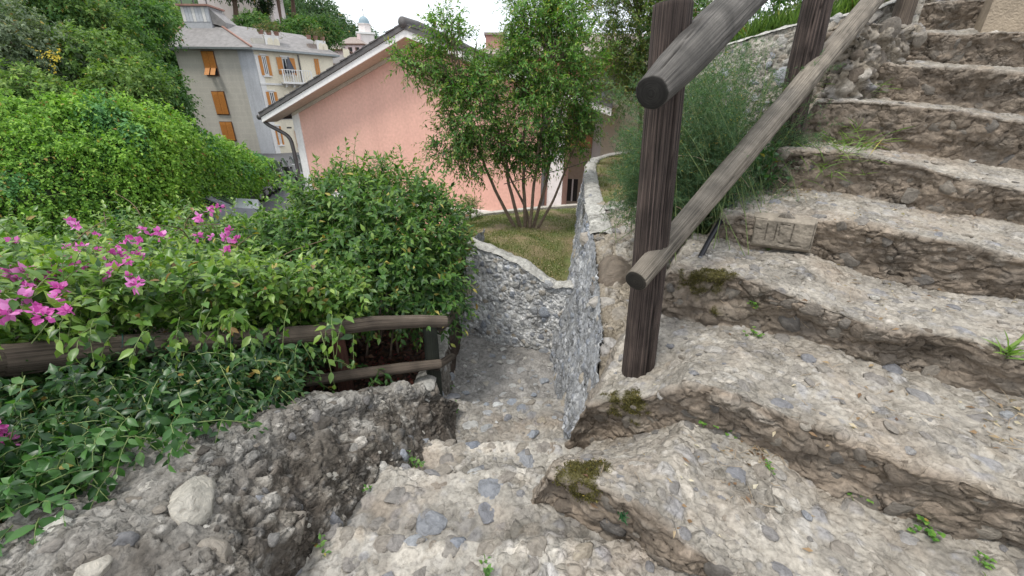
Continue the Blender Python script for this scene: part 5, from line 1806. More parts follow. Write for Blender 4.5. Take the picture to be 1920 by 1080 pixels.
px_ = colv(cols_px)
Tp = np.array([aty(a, b, c) for a, b, c in zip(px_, colv([t[0] for t in top_px]), colv([t[1] for t in top_px]))])
Bp = np.array([aty(a, b, c) for a, b, c in zip(px_, colv([t[0] for t in bot_px]), colv([t[1] for t in bot_px]))])
vv = np.linspace(0, 1, 80)
GV = Bp[:, None] * (1 - vv)[None, :, None] + Tp[:, None] * vv[None, :, None]
bul = np.sin(vv * np.pi)[None, :, None] * np.linalg.norm(Tp - Bp, axis=1)[:, None, None] * .16
GV = GV + A(.45, -.35, .8) * bul
lum = (.8 * fbm(GV.reshape(-1, 3) * A(.8, .8, .45), 3, 33, .6) + .5 * fbm(GV.reshape(-1, 3) * A(2.4, 2.4, .9), 2, 35, .6)).reshape(GV.shape[:2])
GVl = GV + A(.3, -.5, .7) * (lum * .55)[..., None]
vine = empty('climbing_vine', A(-9.5, 10, -4.7))
tag(vine, 'bright green climbing vine draped like a curtain above the street', 'vine')
under = GVl - A(.3, -.5, .7) * .45
under = np.concatenate([under[:, :1] * A(1, 1, 0) + A(0, .3, -4.7), under], 1)
tag(mk('vine_stems', under, gridT(*under.shape[:2]), ROCKY, vine), kind='stuff')
r = np.random.default_rng(95)
nv_ = 8500
wgt = np.linalg.norm(np.cross(np.gradient(GV, axis=0), np.gradient(GV, axis=1)), axis=-1)
dist = GV[..., 1]
pr = (wgt / dist ** 1.3).ravel()
pick = r.choice(wgt.size, nv_, p=pr / pr.sum())
base = GVl.reshape(-1, 3)[pick] + r.normal(size=(nv_, 3)) * .09
ld = np.repeat(dist.ravel()[pick][:, None], 1, 1).ravel()
dirs = unit(A(.35, -.55, .15) + r.normal(size=base.shape) * .5)
lb = lum.ravel()[pick]
vt = (np.tile(vv, (200, 1))).ravel()[pick]
for lo, hi, ll, L in ((0, 9.5, .085, .30), (9.5, 13, .115, .42), (13, 18, .15, .5), (18, 40, .20, .6)):
    k = (ld >= lo) & (ld < hi)
    hue = fbm(base * A(.55, .55, .8), 2, 44) > .34
    for kk, vc in ((k & ~hue, ((.045, .12, .022), (.145, .30, .038), (.29, .46, .07))), (k & hue, ((.03, .10, .035), (.085, .22, .07), (.18, .36, .12)))):
      if kk.sum() > 5:
        plant(vine, M_LEAF_FAR, base[kk], dirs[kk], L, 11, ll, ll * .62, r, vc, stem=0, spread=1.1, droop=.8, up=1.0, biasv=.05 + .34 * lb[kk] + .10 * (vt[kk] - .4), simple=True, fold=.1)  # hollows between lumps get darker leaves, shade painted into the colour

# long shoots breaking its outline
k = r.choice(len(base), 420, p=(vt ** 2 + .05) / (vt ** 2 + .05).sum())
plant(vine, M_LEAF_FAR, base[k], A(.2, -.3, .9) + r.normal(size=(420, 3)) * .5, .55, 10, .10, .06, r, ((.07, .16, .03), (.19, .36, .05), (.34, .50, .10)), stem=.006, spread=1.0, droop=.5, simple=True, name='shoots')
# slope the vine and the trees stand on
gx = np.linspace(-70, -6, 70)
gy = np.linspace(8, 70, 60)
xs, ys = np.meshgrid(gx, gy, indexing='ij')
lim = np.interp(ys, [8, 12, 20, 28, 40, 70], [-9.0, -10.5, -15.5, -24, -36, -58])
zs = -4.1 + np.clip(lim - xs, 0, 99) * .95
zs = zs + np.clip(fbm(np.stack([xs * .12, ys * .12, xs * 0], -1).reshape(-1, 3), 3, 2).reshape(xs.shape), -1, 1) * .8 * (zs > -3.8)
tag(mk('hillside', np.stack([xs, ys, zs], -1), gridT(70, 60), ROCKY, None, origin=(-20, 20, 0)), 'steep overgrown hillside left of the street', kind='structure')


r = np.random.default_rng(96)
Hs = np.stack([xs, ys, zs], -1).reshape(-1, 3)
Xp = 960 + FPX * (Hs @ CR) / np.maximum(Hs @ CF, .1)
k = np.nonzero((Hs[:, 2] > -3.2) & (Xp < -130) & (Hs[:, 1] > 13))[0]
pk = r.choice(k, 800, p=(1 / Hs[k, 1]) / (1 / Hs[k, 1]).sum())
far_wood('undergrowth', 'dense scrub covering the hillside beyond the left edge', Hs[pk] + r.normal(size=(800, 3)) * A(.6, .6, .1) + A(0, 0, .5), r.uniform(1.0, 2.0, 800), r, ((.04, .09, .028), (.12, .21, .05), (.22, .32, .085)), 110, .34)


def crown_tree(name, label, px, py, d, rx, ry, cols, seed, nspr=650, lL=.16, group='trees on the hillside', trunk=True, lobes=7, bias=0.0, mat=None, droop=.4, L=.55):
    r = np.random.default_rng(seed)
    c = aty(px, py, d)
    a = c @ CF
    R = A(rx * a / FPX, (rx + ry) * .5 * a / FPX, ry * a / FPX)
    foot = c + A(0, R[1] * .2, -R[2] * 1.3)
    root = empty(name, foot)
    tag(root, label, 'tree' if 'tree' in name or 'pine' in name or 'cypress' in name else 'shrub', group)
    if trunk:
        m = MB().tube(bez([foot, foot * .4 + c * .6 + A(.05, 0, 0) * R[0], c + A(0, 0, R[2] * .4)], 12), np.linspace(.10 * R[0], .025 * R[0], 12), 8)
        for k in range(7):
            e = c + unit(r.normal(size=3) + A(0, 0, .5)) * R * .65
            s = foot * .35 + c * .65
            m.tube(bez([s, (s + e) / 2 + A(0, 0, .1), e], 8), np.linspace(.035 * R[0], .008 * R[0], 8), 5)
        m.build('trunk', M_BARK, root, smooth=True)
    lob = []
    for k in range(lobes):
        dv = unit(r.normal(size=3)) * r.uniform(.3, .62)
        s = r.uniform(.42, .62)
        lob.append((c + dv * R, R * s))
    base, outw, pk = lobe_points(lob, nspr, r, .6)
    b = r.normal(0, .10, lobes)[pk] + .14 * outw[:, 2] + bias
    lsc = lL * a / 14
    plant(root, mat or M_LEAF_FAR, base, unit(outw + A(0, 0, .1) + r.normal(size=outw.shape) * .4), L * a / 14 * .8, 10, lsc, lsc * .5, r, cols, stem=0, spread=1.0, droop=droop, biasv=b, simple=True, name='crown', fold=.1)
    return root


gA = ((.040, .090, .028), (.125, .22, .052), (.25, .35, .09))
gB = ((.026, .075, .024), (.075, .165, .040), (.16, .27, .065))
gO = ((.070, .105, .065), (.155, .205, .125), (.28, .33, .22))
gY = ((.06, .11, .025), (.14, .22, .045), (.26, .34, .08))
for q, (px, py, d, rx, ry, cl, lab, ns) in enumerate([
        (40, 85, 13.5, 105, 85, gO, 'grey-green olive tree at the far left of the hillside', 1100),
        (55, 0, 16, 90, 60, gB, 'dark green tree crown above the olive tree', 700),
        (170, 35, 17, 85, 60, gA, 'leafy green tree between the olive tree and the darker slope', 800),
        (190, 118, 14.5, 85, 62, gA, 'broad green shrub tree just above the bright vine', 900),
        (222, 92, 18.5, 70, 75, gB, 'darker tree left of the grey building roof', 900),
        (266, 166, 17, 62, 62, gB, 'dark ivy covered tree against the grey building wall', 900),
        (322, 222, 18, 42, 46, gB, 'small dark tree touching the corner of the grey building', 500),
        (240, 160, 13.5, 70, 40, gA, 'low light green shrub tree on the crest of the vine', 600),
        (70, 165, 12, 110, 40, gA, 'low leafy tree behind the left end of the vine', 700),
        (255, 20, 24, 80, 50, gB, 'dark tree high on the hillside left of the roof turret', 700),
        (272, 62, 27, 36, 24, gY, 'yellowish green bush on the terrace behind the grey roof', 450),
        (258, 14, 33, 50, 30, gB, 'dark green tree above the grass terrace at the top', 600),
        (300, 25, 47, 42, 46, gA, 'green tree on the slope directly left of the roof turret', 500),
        (312, 88, 46, 30, 34, gB, 'small dark tree just left of the slate eaves', 400),
        (120, -10, 24, 90, 50, gA, 'tall green tree cut by the top edge left of centre', 500)]):
    crown_tree('hillside_tree', lab, px, py, d, rx, ry, cl, 1000 + q, ns)
# yellow flowering sprays on the olive tree
r = np.random.default_rng(97)
b = np.array([aty(r.normal(103, 9), r.normal(108, 8), 11.6) for _ in range(13)])
o = empty('broom_bush', b.mean(0))
tag(o, 'small spray of yellow blossom in front of the olive tree', 'shrub')
plant(o, M_PETAL, b, A(.2, -.4, .3) + r.normal(size=b.shape) * .6, .3, 8, .07, .05, r, ((.35, .30, .04), (.60, .50, .05), (.75, .65, .12)), stem=0, simple=True, name='blossom')

# umbrella pines and cypress behind the villa
def pine(px, py_top, py_bot, d, w, seed, label):
    r = np.random.default_rng(seed)
    ft = aty(px + 4, py_bot, d)
    tp = aty(px, py_top, d)
    root = empty('pine_tree', ft)
    tag(root, label, 'tree', 'umbrella pines behind the villa')
    R = w * d / FPX
    m = MB().tube(bez([ft - A(0, 0, 1), ft * .5 + tp * .5 + A(.15, 0, 0), tp], 12), np.linspace(.42, .2, 12), 8)
    for k in range(6):
        e = tp + A(math.cos(k * 1.05) * R * .7, math.sin(k * 1.05) * R * .7, R * .25)
        m.tube(bez([ft * .25 + tp * .75, tp * .6 + e * .4, e], 8), np.linspace(.15, .05, 8), 6)
    m.build('trunk', M_PINEBARK, root, smooth=True)
    base, outw, pk = lobe_points([(tp + A(math.cos(k * 1.3) * R * .5, math.sin(k * 1.3) * R * .5, R * .3), (R * .6, R * .6, R * .32)) for k in range(6)], 420, r, .5)
    plant(root, M_LEAF_FAR, base, outw + A(0, 0, .6), 1.1, 8, .55, .2, r, ((.02, .05, .02), (.045, .10, .035), (.10, .16, .06)), stem=0, simple=True, name='crown')


pine(517, -22, 28, 66, 46, 301, 'umbrella pine with bare brown trunk right of the pale villa')
pine(546, -18, 36, 72, 50, 302, 'umbrella pine with forked trunk standing clear against the wooded hill')
pine(438, -10, 50, 58, 40, 303, 'slim bare trunked pine in front of the pale villa')
r = np.random.default_rng(98)
for q, (px, pt0, pb0, lab) in enumerate(((501, -15, 30, 'dark narrow cypress between the villa and the pines'), (492, 5, 55, 'thin dark cypress at the right corner of the villa'))):
    ft, tp = aty(px, pb0, 60), aty(px, pt0, 60)
    root = empty('cypress_tree', ft)
    tag(root, lab, 'tree', 'cypresses beside the villa')
    MB().tube([ft - A(0, 0, .8), tp], [.15, .05], 6).build('trunk', M_PINEBARK, root)
    n = 420
    t = r.random(n)
    base = ft + (tp - ft) * t[:, None] + unit(r.normal(size=(n, 3)) * A(1, 1, .1)) * (.75 * np.sin(np.pi * np.clip(t * .85 + .12, 0, 1)))[:, None] * r.uniform(.6, 1, (n, 1))
    plant(root, M_LEAF_FAR, base, A(0, 0, 1) + r.normal(size=base.shape) * .4, .6, 6, .3, .1, r, ((.015, .035, .016), (.03, .065, .028), (.06, .10, .04)), stem=0, simple=True, name='crown')

# shrubs under the pines, between the grey roof and the woods
for q, (px, py, d, rx, ry, lab) in enumerate(((560, 52, 62, 42, 26, 'round dark shrub below the forked pine'), (515, 55, 58, 36, 22, 'dense green shrub behind the grey roof ridge'), (605, 62, 75, 40, 22, 'green tree crown behind the pink hip roofs'), (470, 45, 54, 30, 16, 'low shrub in front of the villa wall'))):
    crown_tree('garden_shrub', lab, px, py, d, rx, ry, gB, 1100 + q, 420, group='shrubs behind the grey roof', trunk=False, lL=.10, L=.35)

# ------------------------------------------------------------------ buildings
def bframe(name, o, ang, label, cat='building', group=None):
    e = empty(name, o, ang)
    tag(e, label, cat, group)
    return e


def wallbox(parent, name, mat, *boxes, label=None, kind=None, smooth=False):
    m = MB()
    for b in boxes:
        m.box(*b)
    o = m.build(name, mat, parent, local=True)
    if label:
        o['label'] = label
    if kind:
        o['kind'] = kind
    return o


def mat_stucco(name, col, stain=.25, rough=.9, scale=1.2, streak=True, block=0.0):
    m, n, l, b = newmat(name)
    t = N_(n, 'ShaderNodeTexCoord')
    mp = N_(n, 'ShaderNodeMapping')
    mp.inputs['Scale'].default_value = (1, 1, .22 if streak else 1)
    l.new(t.outputs['Object'], mp.inputs[0])
    ns = N_(n, 'ShaderNodeTexNoise')
    ns.inputs['Scale'].default_value = scale
    ns.inputs['Detail'].default_value = 9
    ns.inputs['Roughness'].default_value = .62
    l.new(mp.outputs[0], ns.inputs['Vector'])
    c = np.array(col)
    rr_ = ramp(n, [(.3, tuple(c * (1 - stain))), (.52, tuple(c)), (.75, tuple(np.minimum(c * (1 + stain * .35), 1)))])
    l.new(ns.outputs['Fac'], rr_.inputs[0])
    out = rr_.outputs[0]
    n3 = N_(n, 'ShaderNodeTexNoise')
    n3.inputs['Scale'].default_value = 14
    n3.inputs['Detail'].default_value = 8
    l.new(t.outputs['Object'], n3.inputs['Vector'])
    r3 = ramp(n, [(.3, (.90,) * 3), (.7, (1.07,) * 3)])
    l.new(n3.outputs['Fac'], r3.inputs[0])
    out = mul(n, l, out, r3.outputs[0])
    if block:
        br = N_(n, 'ShaderNodeTexBrick')
        br.inputs['Scale'].default_value = block
        br.inputs['Color1'].default_value = (1, 1, 1, 1)
        br.inputs['Color2'].default_value = (.90, .90, .89, 1)
        br.inputs['Mortar'].default_value = (1.12, 1.12, 1.1, 1)
        br.inputs['Mortar Size'].default_value = .03
        mp2 = N_(n, 'ShaderNodeMapping')
        mp2.inputs['Rotation'].default_value = (math.pi / 2, 0, 0)
        l.new(t.outputs['Object'], mp2.inputs[0])
        l.new(mp2.outputs[0], br.inputs['Vector'])
        out = mul(n, l, out, br.outputs['Color'], .3)
    l.new(out, b.inputs['Base Color'])
    b.inputs['Roughness'].default_value = rough
    b.inputs['Specular IOR Level'].default_value = .2
    n2 = N_(n, 'ShaderNodeTexNoise')
    n2.inputs['Scale'].default_value = 40
    n2.inputs['Detail'].default_value = 6
    l.new(t.outputs['Object'], n2.inputs['Vector'])
    bp = N_(n, 'ShaderNodeBump')
    bp.inputs['Strength'].default_value = .25
    bp.inputs['Distance'].default_value = .01
    l.new(n2.outputs['Fac'], bp.inputs['Height'])
    l.new(bp.outputs[0], b.inputs['Normal'])
    return m


M_PINK = mat_stucco('salmon_stucco', (.655, .405, .33), .13, scale=.8)
M_WHITE = mat_stucco('white_trim', (.74, .73, .71), .12)
M_GREYW = mat_stucco('bare_cement_render', (.50, .475, .42), .26, scale=.5, block=.55)
M_PILAST = mat_stucco('blue_grey_limewash', (.50, .515, .545), .35, scale=.9)
M_CREAM = mat_stucco('cream_stucco', (.66, .60, .47), .18)
M_CREAM2 = mat_stucco('pale_cream_stucco', (.74, .68, .54), .12)
M_PALEP = mat_stucco('pale_pink_stucco', (.66, .53, .51), .15)
M_ORANGE = mat_plain('orange_shutter_paint', (.50, .205, .045), .6, .2, 8)
M_SLATE = mat_plain('slate_roof', (.215, .205, .20), .85, .3, 3, .6, bscale=22)
M_SLATE2 = mat_plain('warm_slate_roof', (.26, .215, .19), .85, .3, 3, .6, bscale=22)
M_TILE = mat_plain('dark_roof_edge', (.105, .10, .098), .8, .25, 6, .3)
M_SOFFIT = mat_stucco('beige_soffit', (.52, .47, .39), .1)
M_PIPE = mat_plain('grey_downpipe', (.095, .09, .09), .45, .2, 5, 0, .4)
M_GLASS = mat_plain('dark_window_glass', (.025, .03, .035), .08, .2, 3, 0, 0, None, .7)
M_DARKV = mat_plain('dark_opening', (.03, .028, .026), .9, .2)
M_COPPER = mat_plain('zinc_gutter', (.24, .265, .27), .5, .2, 4, 0, .5)
M_IRON = mat_plain('painted_white_iron', (.66, .65, .63), .6, .15)
M_BROWNW = mat_plain('brown_wood', (.14, .075, .045), .8, .3)

# --- pink gabled house
PA = unit(A(.903, -.43, 0))                # along the gable wall, left to right
PO = A(-1.86, 10.72, -2.4)
PNrm = A(PA[1], -PA[0], 0)                 # out of the wall, towards the camera
hang = PNrm * .50


def hp(px, py, off=0.0):
    return atplane(px, py, PO + PNrm * off, PNrm)


ang = math.atan2(PA[1], PA[0])


def hl(p):
    """world -> house frame: x along the gable, y into the house, z up"""
    q = p - PO
    return A(q @ PA, -(q @ PNrm), p[2])


house = bframe('pink_house', PO * A(1, 1, 0), ang, 'salmon pink gabled house with white eaves and blank end wall', 'house')
wl_ = hl(hp(551, 226))
wr_ = hl(hp(1056, 300))
pk_ = hl(hp(757, 45, .5))
el_ = hl(hp(487, 213, .5))
er_ = hl(hp(1150, 192, .5))
slL = (pk_[2] - el_[2]) / (pk_[0] - el_[0])
slR = (pk_[2] - er_[2]) / (er_[0] - pk_[0])
dep = 9.0
th = .30


def roof_z(x):
    return pk_[2] - (slL * (pk_[0] - x) if x < pk_[0] else slR * (x - pk_[0])) - th


zt = lambda x: roof_z(x) + .055
m = MB()
xs_g = [wl_[0], pk_[0], wr_[0]]
poly = [A(xs_g[0], 0, -5), A(xs_g[2], 0, -5), A(xs_g[2], 0, zt(xs_g[2])), A(xs_g[1], 0, zt(xs_g[1])), A(xs_g[0], 0, zt(xs_g[0]))]
m.prism(poly, (-.25 * dep, dep, 0))
m.build('wall', M_PINK, house, local=True)
# white corner strips, eaves band under the soffit, plinth
for x0, x1 in ((xs_g[0] - .02, xs_g[0] + .28), (xs_g[2] - .34, xs_g[2] + .02)):
    m = MB().prism([A(x0, -.025, -5), A(x1, -.025, -5), A(x1, -.025, zt(x1) - .01), A(x0, -.025, zt(x0) - .01)], (0, .022, 0))
    m.build('corner_strip', M_WHITE, house, local=True)
zb = hl(hp(900, 393))[2]
wallbox(house, 'plinth_band', M_WHITE, (xs_g[0] + .29, xs_g[2] - .35, -.05, -.003, zb - .16, zb))
# roof: two slopes of stone slabs (dark edge), white barge boards and beige soffit
for sgn, xe, nm in ((-1, el_[0], 0), (1, er_[0], 1)):
    xp = pk_[0]
    zz = lambda x: roof_z(x) + th
    m = MB()
    P4 = lambda x, y, z: A(x - .25 * max(y, 0), y, z)
    a = [P4(xe, -.53, zz(xe) - .10), P4(xp, -.53, zz(xp) - .10), P4(xp, dep, zz(xp) - .10), P4(xe, dep, zz(xe) - .10)]
    m.hexa([*a, *[q + A(0, 0, .10) for q in a]] if sgn < 0 else [a[1], a[0], a[3], a[2], a[1] + A(0, 0, .1), a[0] + A(0, 0, .1), a[3] + A(0, 0, .1), a[2] + A(0, 0, .1)])
    m.build('roof_slope', M_TILE, house, local=True)
    m = MB()
    a = [P4(xe + .02 * -sgn, -.50, zz(xe) - .24), P4(xp, -.50, zz(xp) - .24), P4(xp, -.465, zz(xp) - .24), P4(xe + .02 * -sgn, -.465, zz(xe) - .24)]
    b_ = [q + A(0, 0, .137) for q in a]
    m.hexa([*a, *b_] if sgn < 0 else [a[1], a[0], a[3], a[2], b_[1], b_[0], b_[3], b_[2]])
    m.build('barge_board', M_WHITE, house, local=True)
    m = MB()
    a = [P4(xe, -.462, zz(xe) - .235), P4(xp, -.462, zz(xp) - .235), P4(xp, -.004, zz(xp) - .235), P4(xe, -.004, zz(xe) - .235)]
    b_ = [q + A(0, 0, .03) for q in a]
    m.hexa([*a, *b_] if sgn < 0 else [a[1], a[0], a[3], a[2], b_[1], b_[0], b_[3], b_[2]])
    m.build('soffit', M_SOFFIT, house, local=True)
    m = MB()                                                   # moulding under the soffit on the wall
    a = [P4(max(xe, xs_g[0]) if sgn < 0 else min(xe, xs_g[2]), -.03, 0)]
    x0 = a[0][0]
    a = [P4(x0, -.03, zz(x0) - .33), P4(xp, -.03, zz(xp) - .33), P4(xp, -.028 + .02, zz(xp) - .33), P4(x0, -.028 + .02, zz(x0) - .33)]
    b_ = [q + A(0, 0, .09) for q in a]
    m.hexa([*a, *b_] if sgn < 0 else [a[1], a[0], a[3], a[2], b_[1], b_[0], b_[3], b_[2]])
    m.build('eaves_moulding', M_SOFFIT, house, local=True)
    # ridge-parallel slab courses seen on edge
    for k in range(22):
        t0, t1 = k / 22, (k + 1) / 22
        x0, x1 = xe + (xp - xe) * t0, xe + (xp - xe) * t1
        z0 = zz(x0) + .003 + .004 * (k % 3)
        m2 = MB()
        a = [P4(x0, -.55 + .01 * (k % 2), z0), P4(x1, -.55 + .01 * (k % 2), zz(x1) + .003), P4(x1, dep, zz(x1) + .003), P4(x0, dep, z0)]
        b_ = [a[0] + A(0, 0, .035), a[1] + A(0, 0, .018), a[2] + A(0, 0, .018), a[3] + A(0, 0, .035)]
        m2.hexa([*a, *b_] if sgn < 0 else [a[1], a[0], a[3], a[2], b_[1], b_[0], b_[3], b_[2]])
        m2.build('slab', M_TILE, house, local=True)
# ridge tiles
for k in range(18):
    y0 = -.56 + k * .5
    m = MB().tube([A(pk_[0] - .25 * max(y0, 0), y0, pk_[2] + .03), A(pk_[0] - .25 * max(y0 + .52, 0), y0 + .52, pk_[2] + .035)], [.11, .10], 10)
    m.build('ridge_tile', M_TILE, house, local=True, smooth=True)
# gutter and downpipe on the left eave
gx0 = el_[0] - .06
m = MB().tube([A(gx0, -.52, el_[2] - .10), A(gx0 - .25 * dep, dep, el_[2] - .10)], .075, 10)
m.build('gutter', M_PIPE, house, local=True, smooth=True)
d0, d1 = hl(hp(512, 229, .42)), hl(hp(546, 262, .10))
m = MB().tube(bez([A(gx0, -.40, el_[2] - .16), A(gx0 + .04, -.40, el_[2] - .26), d1 + A(-.06, -.02, .12), d1, A(d1[0] + .02, -.1, d1[2] - .4), A(d1[0] + .02, -.1, -4.6)], 46), .055, 10)
m.build('downpipe', M_PIPE, house, local=True, smooth=True)
m = MB().tube([A(xs_g[2] - .42, -.09, -4.6), A(xs_g[2] - .42, -.09, zt(xs_g[2]) - .1)], .05, 10)
m.build('downpipe', M_PIPE, house, local=True, smooth=True)
for z in (-.6, -1.5):
    MB().lathe([(.062, z - .02), (.066, z - .02), (.066, z + .02), (.062, z + .02)], (d1[0] + .02, -.1, 0), 12).build('pipe_clip', M_PIPE, house, local=True)

# --- cream building behind, right of the tree
cb = bframe('cream_building', A(1.35, 11.4, 0), -.20, 'cream building with dark windows behind the small tree', 'building')
wallbox(cb, 'wall', M_CREAM2, (.75, 7.5, 0, 6, -5, .55))
wallbox(cb, 'wall', mat_stucco('beige_render', (.40, .34, .27), .15), (.13, .74, -.12, 5.8, -5, -.98), label='beige rendered lower wall')
wallbox(cb, 'wall', mat_stucco('orange_band', (.62, .34, .20), .1), (.13, .74, -.11, 5.7, -.94, -.62), label='orange painted band above the ledge')
wallbox(cb, 'ledge', M_SOFFIT, (.13, .76, -.2, -.10, -.975, -.945))
wallbox(cb, 'wall', M_CREAM, (.13, .74, .02, 5.6, -.61, .55))
wn_ = wallbox(cb, 'window', M_BROWNW, (.22, .68, -.03, .018, -.60, .12))
wallbox(wn_, 'pane', M_GLASS, (.25, .44, -.034, -.031, -.56, .08), (.47, .65, -.034, -.031, -.56, .08))
dr = wallbox(cb, 'doorway', M_DARKV, (.17, .46, -.14, -.122, -2.35, -1.75))
wallbox(dr, 'door_frame', M_WHITE, (.30, .34, -.15, -.142, -2.35, -1.75))
wallbox(cb, 'pilaster', M_WHITE, (.76, .98, -.05, -.003, -5, .50))
for k, x in enumerate((2.0, 3.6)):
    w_ = wallbox(cb, 'window', M_BROWNW, (x, x + .8, -.03, -.002, -1.2, .1))
    wallbox(w_, 'pane', M_GLASS, (x + .05, x + .37, -.034, -.031, -1.15, .05), (x + .43, x + .75, -.034, -.031, -1.15, .05))
m = MB().hexa([A(.45, -.15, .50), A(7.9, -.15, .50), A(7.9, 6.4, .50), A(.45, 6.4, .50), A(.45, -.15, .58), A(7.9, -.15, .58), A(6.2, 2.9, 1.7), A(1.9, 2.9, 1.7)])
m.build('roof', M_SLATE2, cb, local=True)
wallbox(cb, 'eaves_board', M_BROWNW, (.44, 7.92, -.185, -.155, .42, .56))
# chimney block of the terracotta house behind
tb = bframe('terracotta_house', A(-1.2, 19, 0), 0, 'terracotta red house with a block chimney showing between the tree crowns', 'house')
wallbox(tb, 'wall', mat_stucco('terracotta_stucco', (.50, .22, .16), .15), (-.2, 9, 0, 7, -5, 1.9))
wallbox(tb, 'chimney', mat_stucco('brick_red_stucco', (.44, .24, .20), .25), (.0, .75, .4, 1.1, 1.9, 2.75))
wallbox(tb, 'chimney_cap', M_SLATE2, (-.06, .81, .3, 1.2, 2.752, 2.84))
m = MB().hexa([A(-.6, -.5, 1.9), A(9.4, -.5, 1.9), A(9.4, 7.5, 1.9), A(-.6, 7.5, 1.9), A(-.6, -.5, 1.98), A(9.4, -.5, 1.98), A(7.5, 3.4, 3.3), A(1.6, 3.4, 3.3)])
m.build('roof', M_SLATE2, tb, local=True)
for k in range(4):
    w_ = wallbox(tb, 'window', M_WHITE, (1.2 + k * 2, 2.0 + k * 2, -.05, -.003, -.2, 1.2))
    wallbox(w_, 'shutter', M_ORANGE, (.95 + k * 2, 1.18 + k * 2, -.06, -.01, -.2, 1.2), (2.02 + k * 2, 2.25 + k * 2, -.06, -.01, -.2, 1.2))

# --- tall grey building with orange shutters
GD = 38.0
cor_t, cor_b = aty(476, 94, GD), aty(516, 290, GD)
gx = (cor_t[0] + cor_b[0]) / 2
ez = cor_t[2]
gb = bframe('grey_apartment_house', A(gx, GD, 0), 0, 'tall grey rendered house with orange shutters and a slate hip roof', 'building')
gz = -3.95
zB = cor_b[2] - .2
Wl = 6.5
fa = math.radians(42)
fd = A(math.cos(fa), math.sin(fa), 0)
fn = A(math.sin(fa), -math.cos(fa), 0)
Lf = 6.4
wallbox(gb, 'wall', M_GREYW, (-Wl, -1.3, 0, 5.0, gz, ez))
wallbox(gb, 'pilaster', M_PILAST, (-1.298, 0, -.04, 5.0, gz, ez), label='blue-grey limewashed corner strip')


def front(name, mat, s0, s1, o0, o1, z0, z1, parent=None, label=None):
    """box on the receding front: s along it, o out of it"""
    p = lambda s, o, z: fd * s + fn * o + A(0, 0, z)
    m = MB().hexa([p(s0, o1, z0), p(s1, o1, z0), p(s1, o0, z0), p(s0, o0, z0), p(s0, o1, z1), p(s1, o1, z1), p(s1, o0, z1), p(s0, o0, z1)])
    ob = m.build(name, mat, parent or gb, local=True)
    if label:
        ob['label'] = label
    return ob


front('wall', M_CREAM2, .01, Lf, -6, 0, gz, ez, label='pale cream street front')
front('cornice', M_WHITE, -.05, Lf * .62, .002, .22, zB - .15, zB + .25)


def gpx(px, py):
    """point on the front face"""
    q = atplane(px, py, A(gx, GD, 0), fn) - A(gx, GD, 0)
    return q @ fd, q[2]


def gpl(px, py):
    q = aty(px, py, GD)
    return q[0] - gx, q[2]


def slats(parent, fn_box, z0, z1, n):
    for k in range(n):
        a = z0 + (z1 - z0) * (k + .15) / n
        fn_box(a, a + (z1 - z0) / n * .6)


# windows of the blank side
for q, (px, py, w, h, opened) in enumerate(((357, 119, .95, 1.75, True), (380, 193, 1.0, 1.75, False), (405, 246, 1.0, 1.5, False))):
    x, z = gpl(px, py)
    x = -3.8
    fr = wallbox(gb, 'window', M_BROWNW, (x - w / 2 - .06, x + w / 2 + .06, -.05, -.002, z - h / 2 - .06, z + h / 2 + .06))
    wallbox(fr, 'pane', M_GLASS, (x - w / 2, x - .03, -.054, -.051, z - h / 2, z + h / 2), (x + .03, x + w / 2, -.054, -.051, z - h / 2, z + h / 2))
    for sx in (-1, 1):
        a0, a1 = sorted((x + sx * .02, x + sx * w / 2))
        ob = wallbox(gb, 'shutter', M_ORANGE, (a0, a1, -.12, -.07, z - h / 2 + (.55 if opened else 0), z + h / 2))
        wallbox(ob, 'slats', M_ORANGE, *[(a0 + .05, a1 - .05, -.135, -.121, z - h / 2 + (.6 if opened else .05) + k * .11, z - h / 2 + (.6 if opened else .05) + k * .11 + .06) for k in range(9 if opened else int(h / .12))], kind='stuff')
        if opened:
            m = MB().hexa([A(a0 + .03, -.50, z - h / 2 + .02), A(a1 - .03, -.50, z - h / 2 + .02), A(a1 - .03, -.47, z - h / 2 + .02), A(a0 + .03, -.47, z - h / 2 + .02), A(a0 + .03, -.15, z - h / 2 + .56), A(a1 - .03, -.15, z - h / 2 + .56), A(a1 - .03, -.12, z - h / 2 + .56), A(a0 + .03, -.12, z - h / 2 + .56)])
            m.build('shutter_flap', M_ORANGE, gb, local=True)
# windows of the front
def fwin(px0, py0, px1, py1, leaf=.5, balcony=False, closed=False):
    s0, z1 = gpx(px0, py0)
    s1, z0 = gpx(px1, py1)
    if closed:
        sh = front('shutter', M_ORANGE, s0, (s0 + s1) / 2 - .02, .02, .07, z0, z1)
        front('shutter', M_ORANGE, (s0 + s1) / 2 + .02, s1, .02, .07, z0, z1)
        return
    w = s1 - s0
    a, b_ = s0 + w * .30, s1 - w * .30
    if balcony:
        a, b_ = s0 + w * .30, s1 - w * .33
    fr = front('window', M_WHITE, a, b_, .005, .05, z0, z1)
    front('pane', M_GLASS, a + .06, (a + b_) / 2 - .03, .051, .055, z0 + .08, z1 - .08, fr)
    front('pane', M_GLASS, (a + b_) / 2 + .03, b_ - .06, .051, .055, z0 + .08, z1 - .08, fr)
    front('shutter', M_ORANGE, s0, a - .03, .02, .08, z0, z1)
    front('shutter', M_ORANGE, b_ + .03, s1, .02, .08, z0, z1)
    front('sill', M_WHITE, a - .15, b_ + .15, .003, .14, z0 - .12, z0 - .01)
    front('lintel', M_WHITE, a - .12, b_ + .12, .003, .10, z1 + .03, z1 + .16)


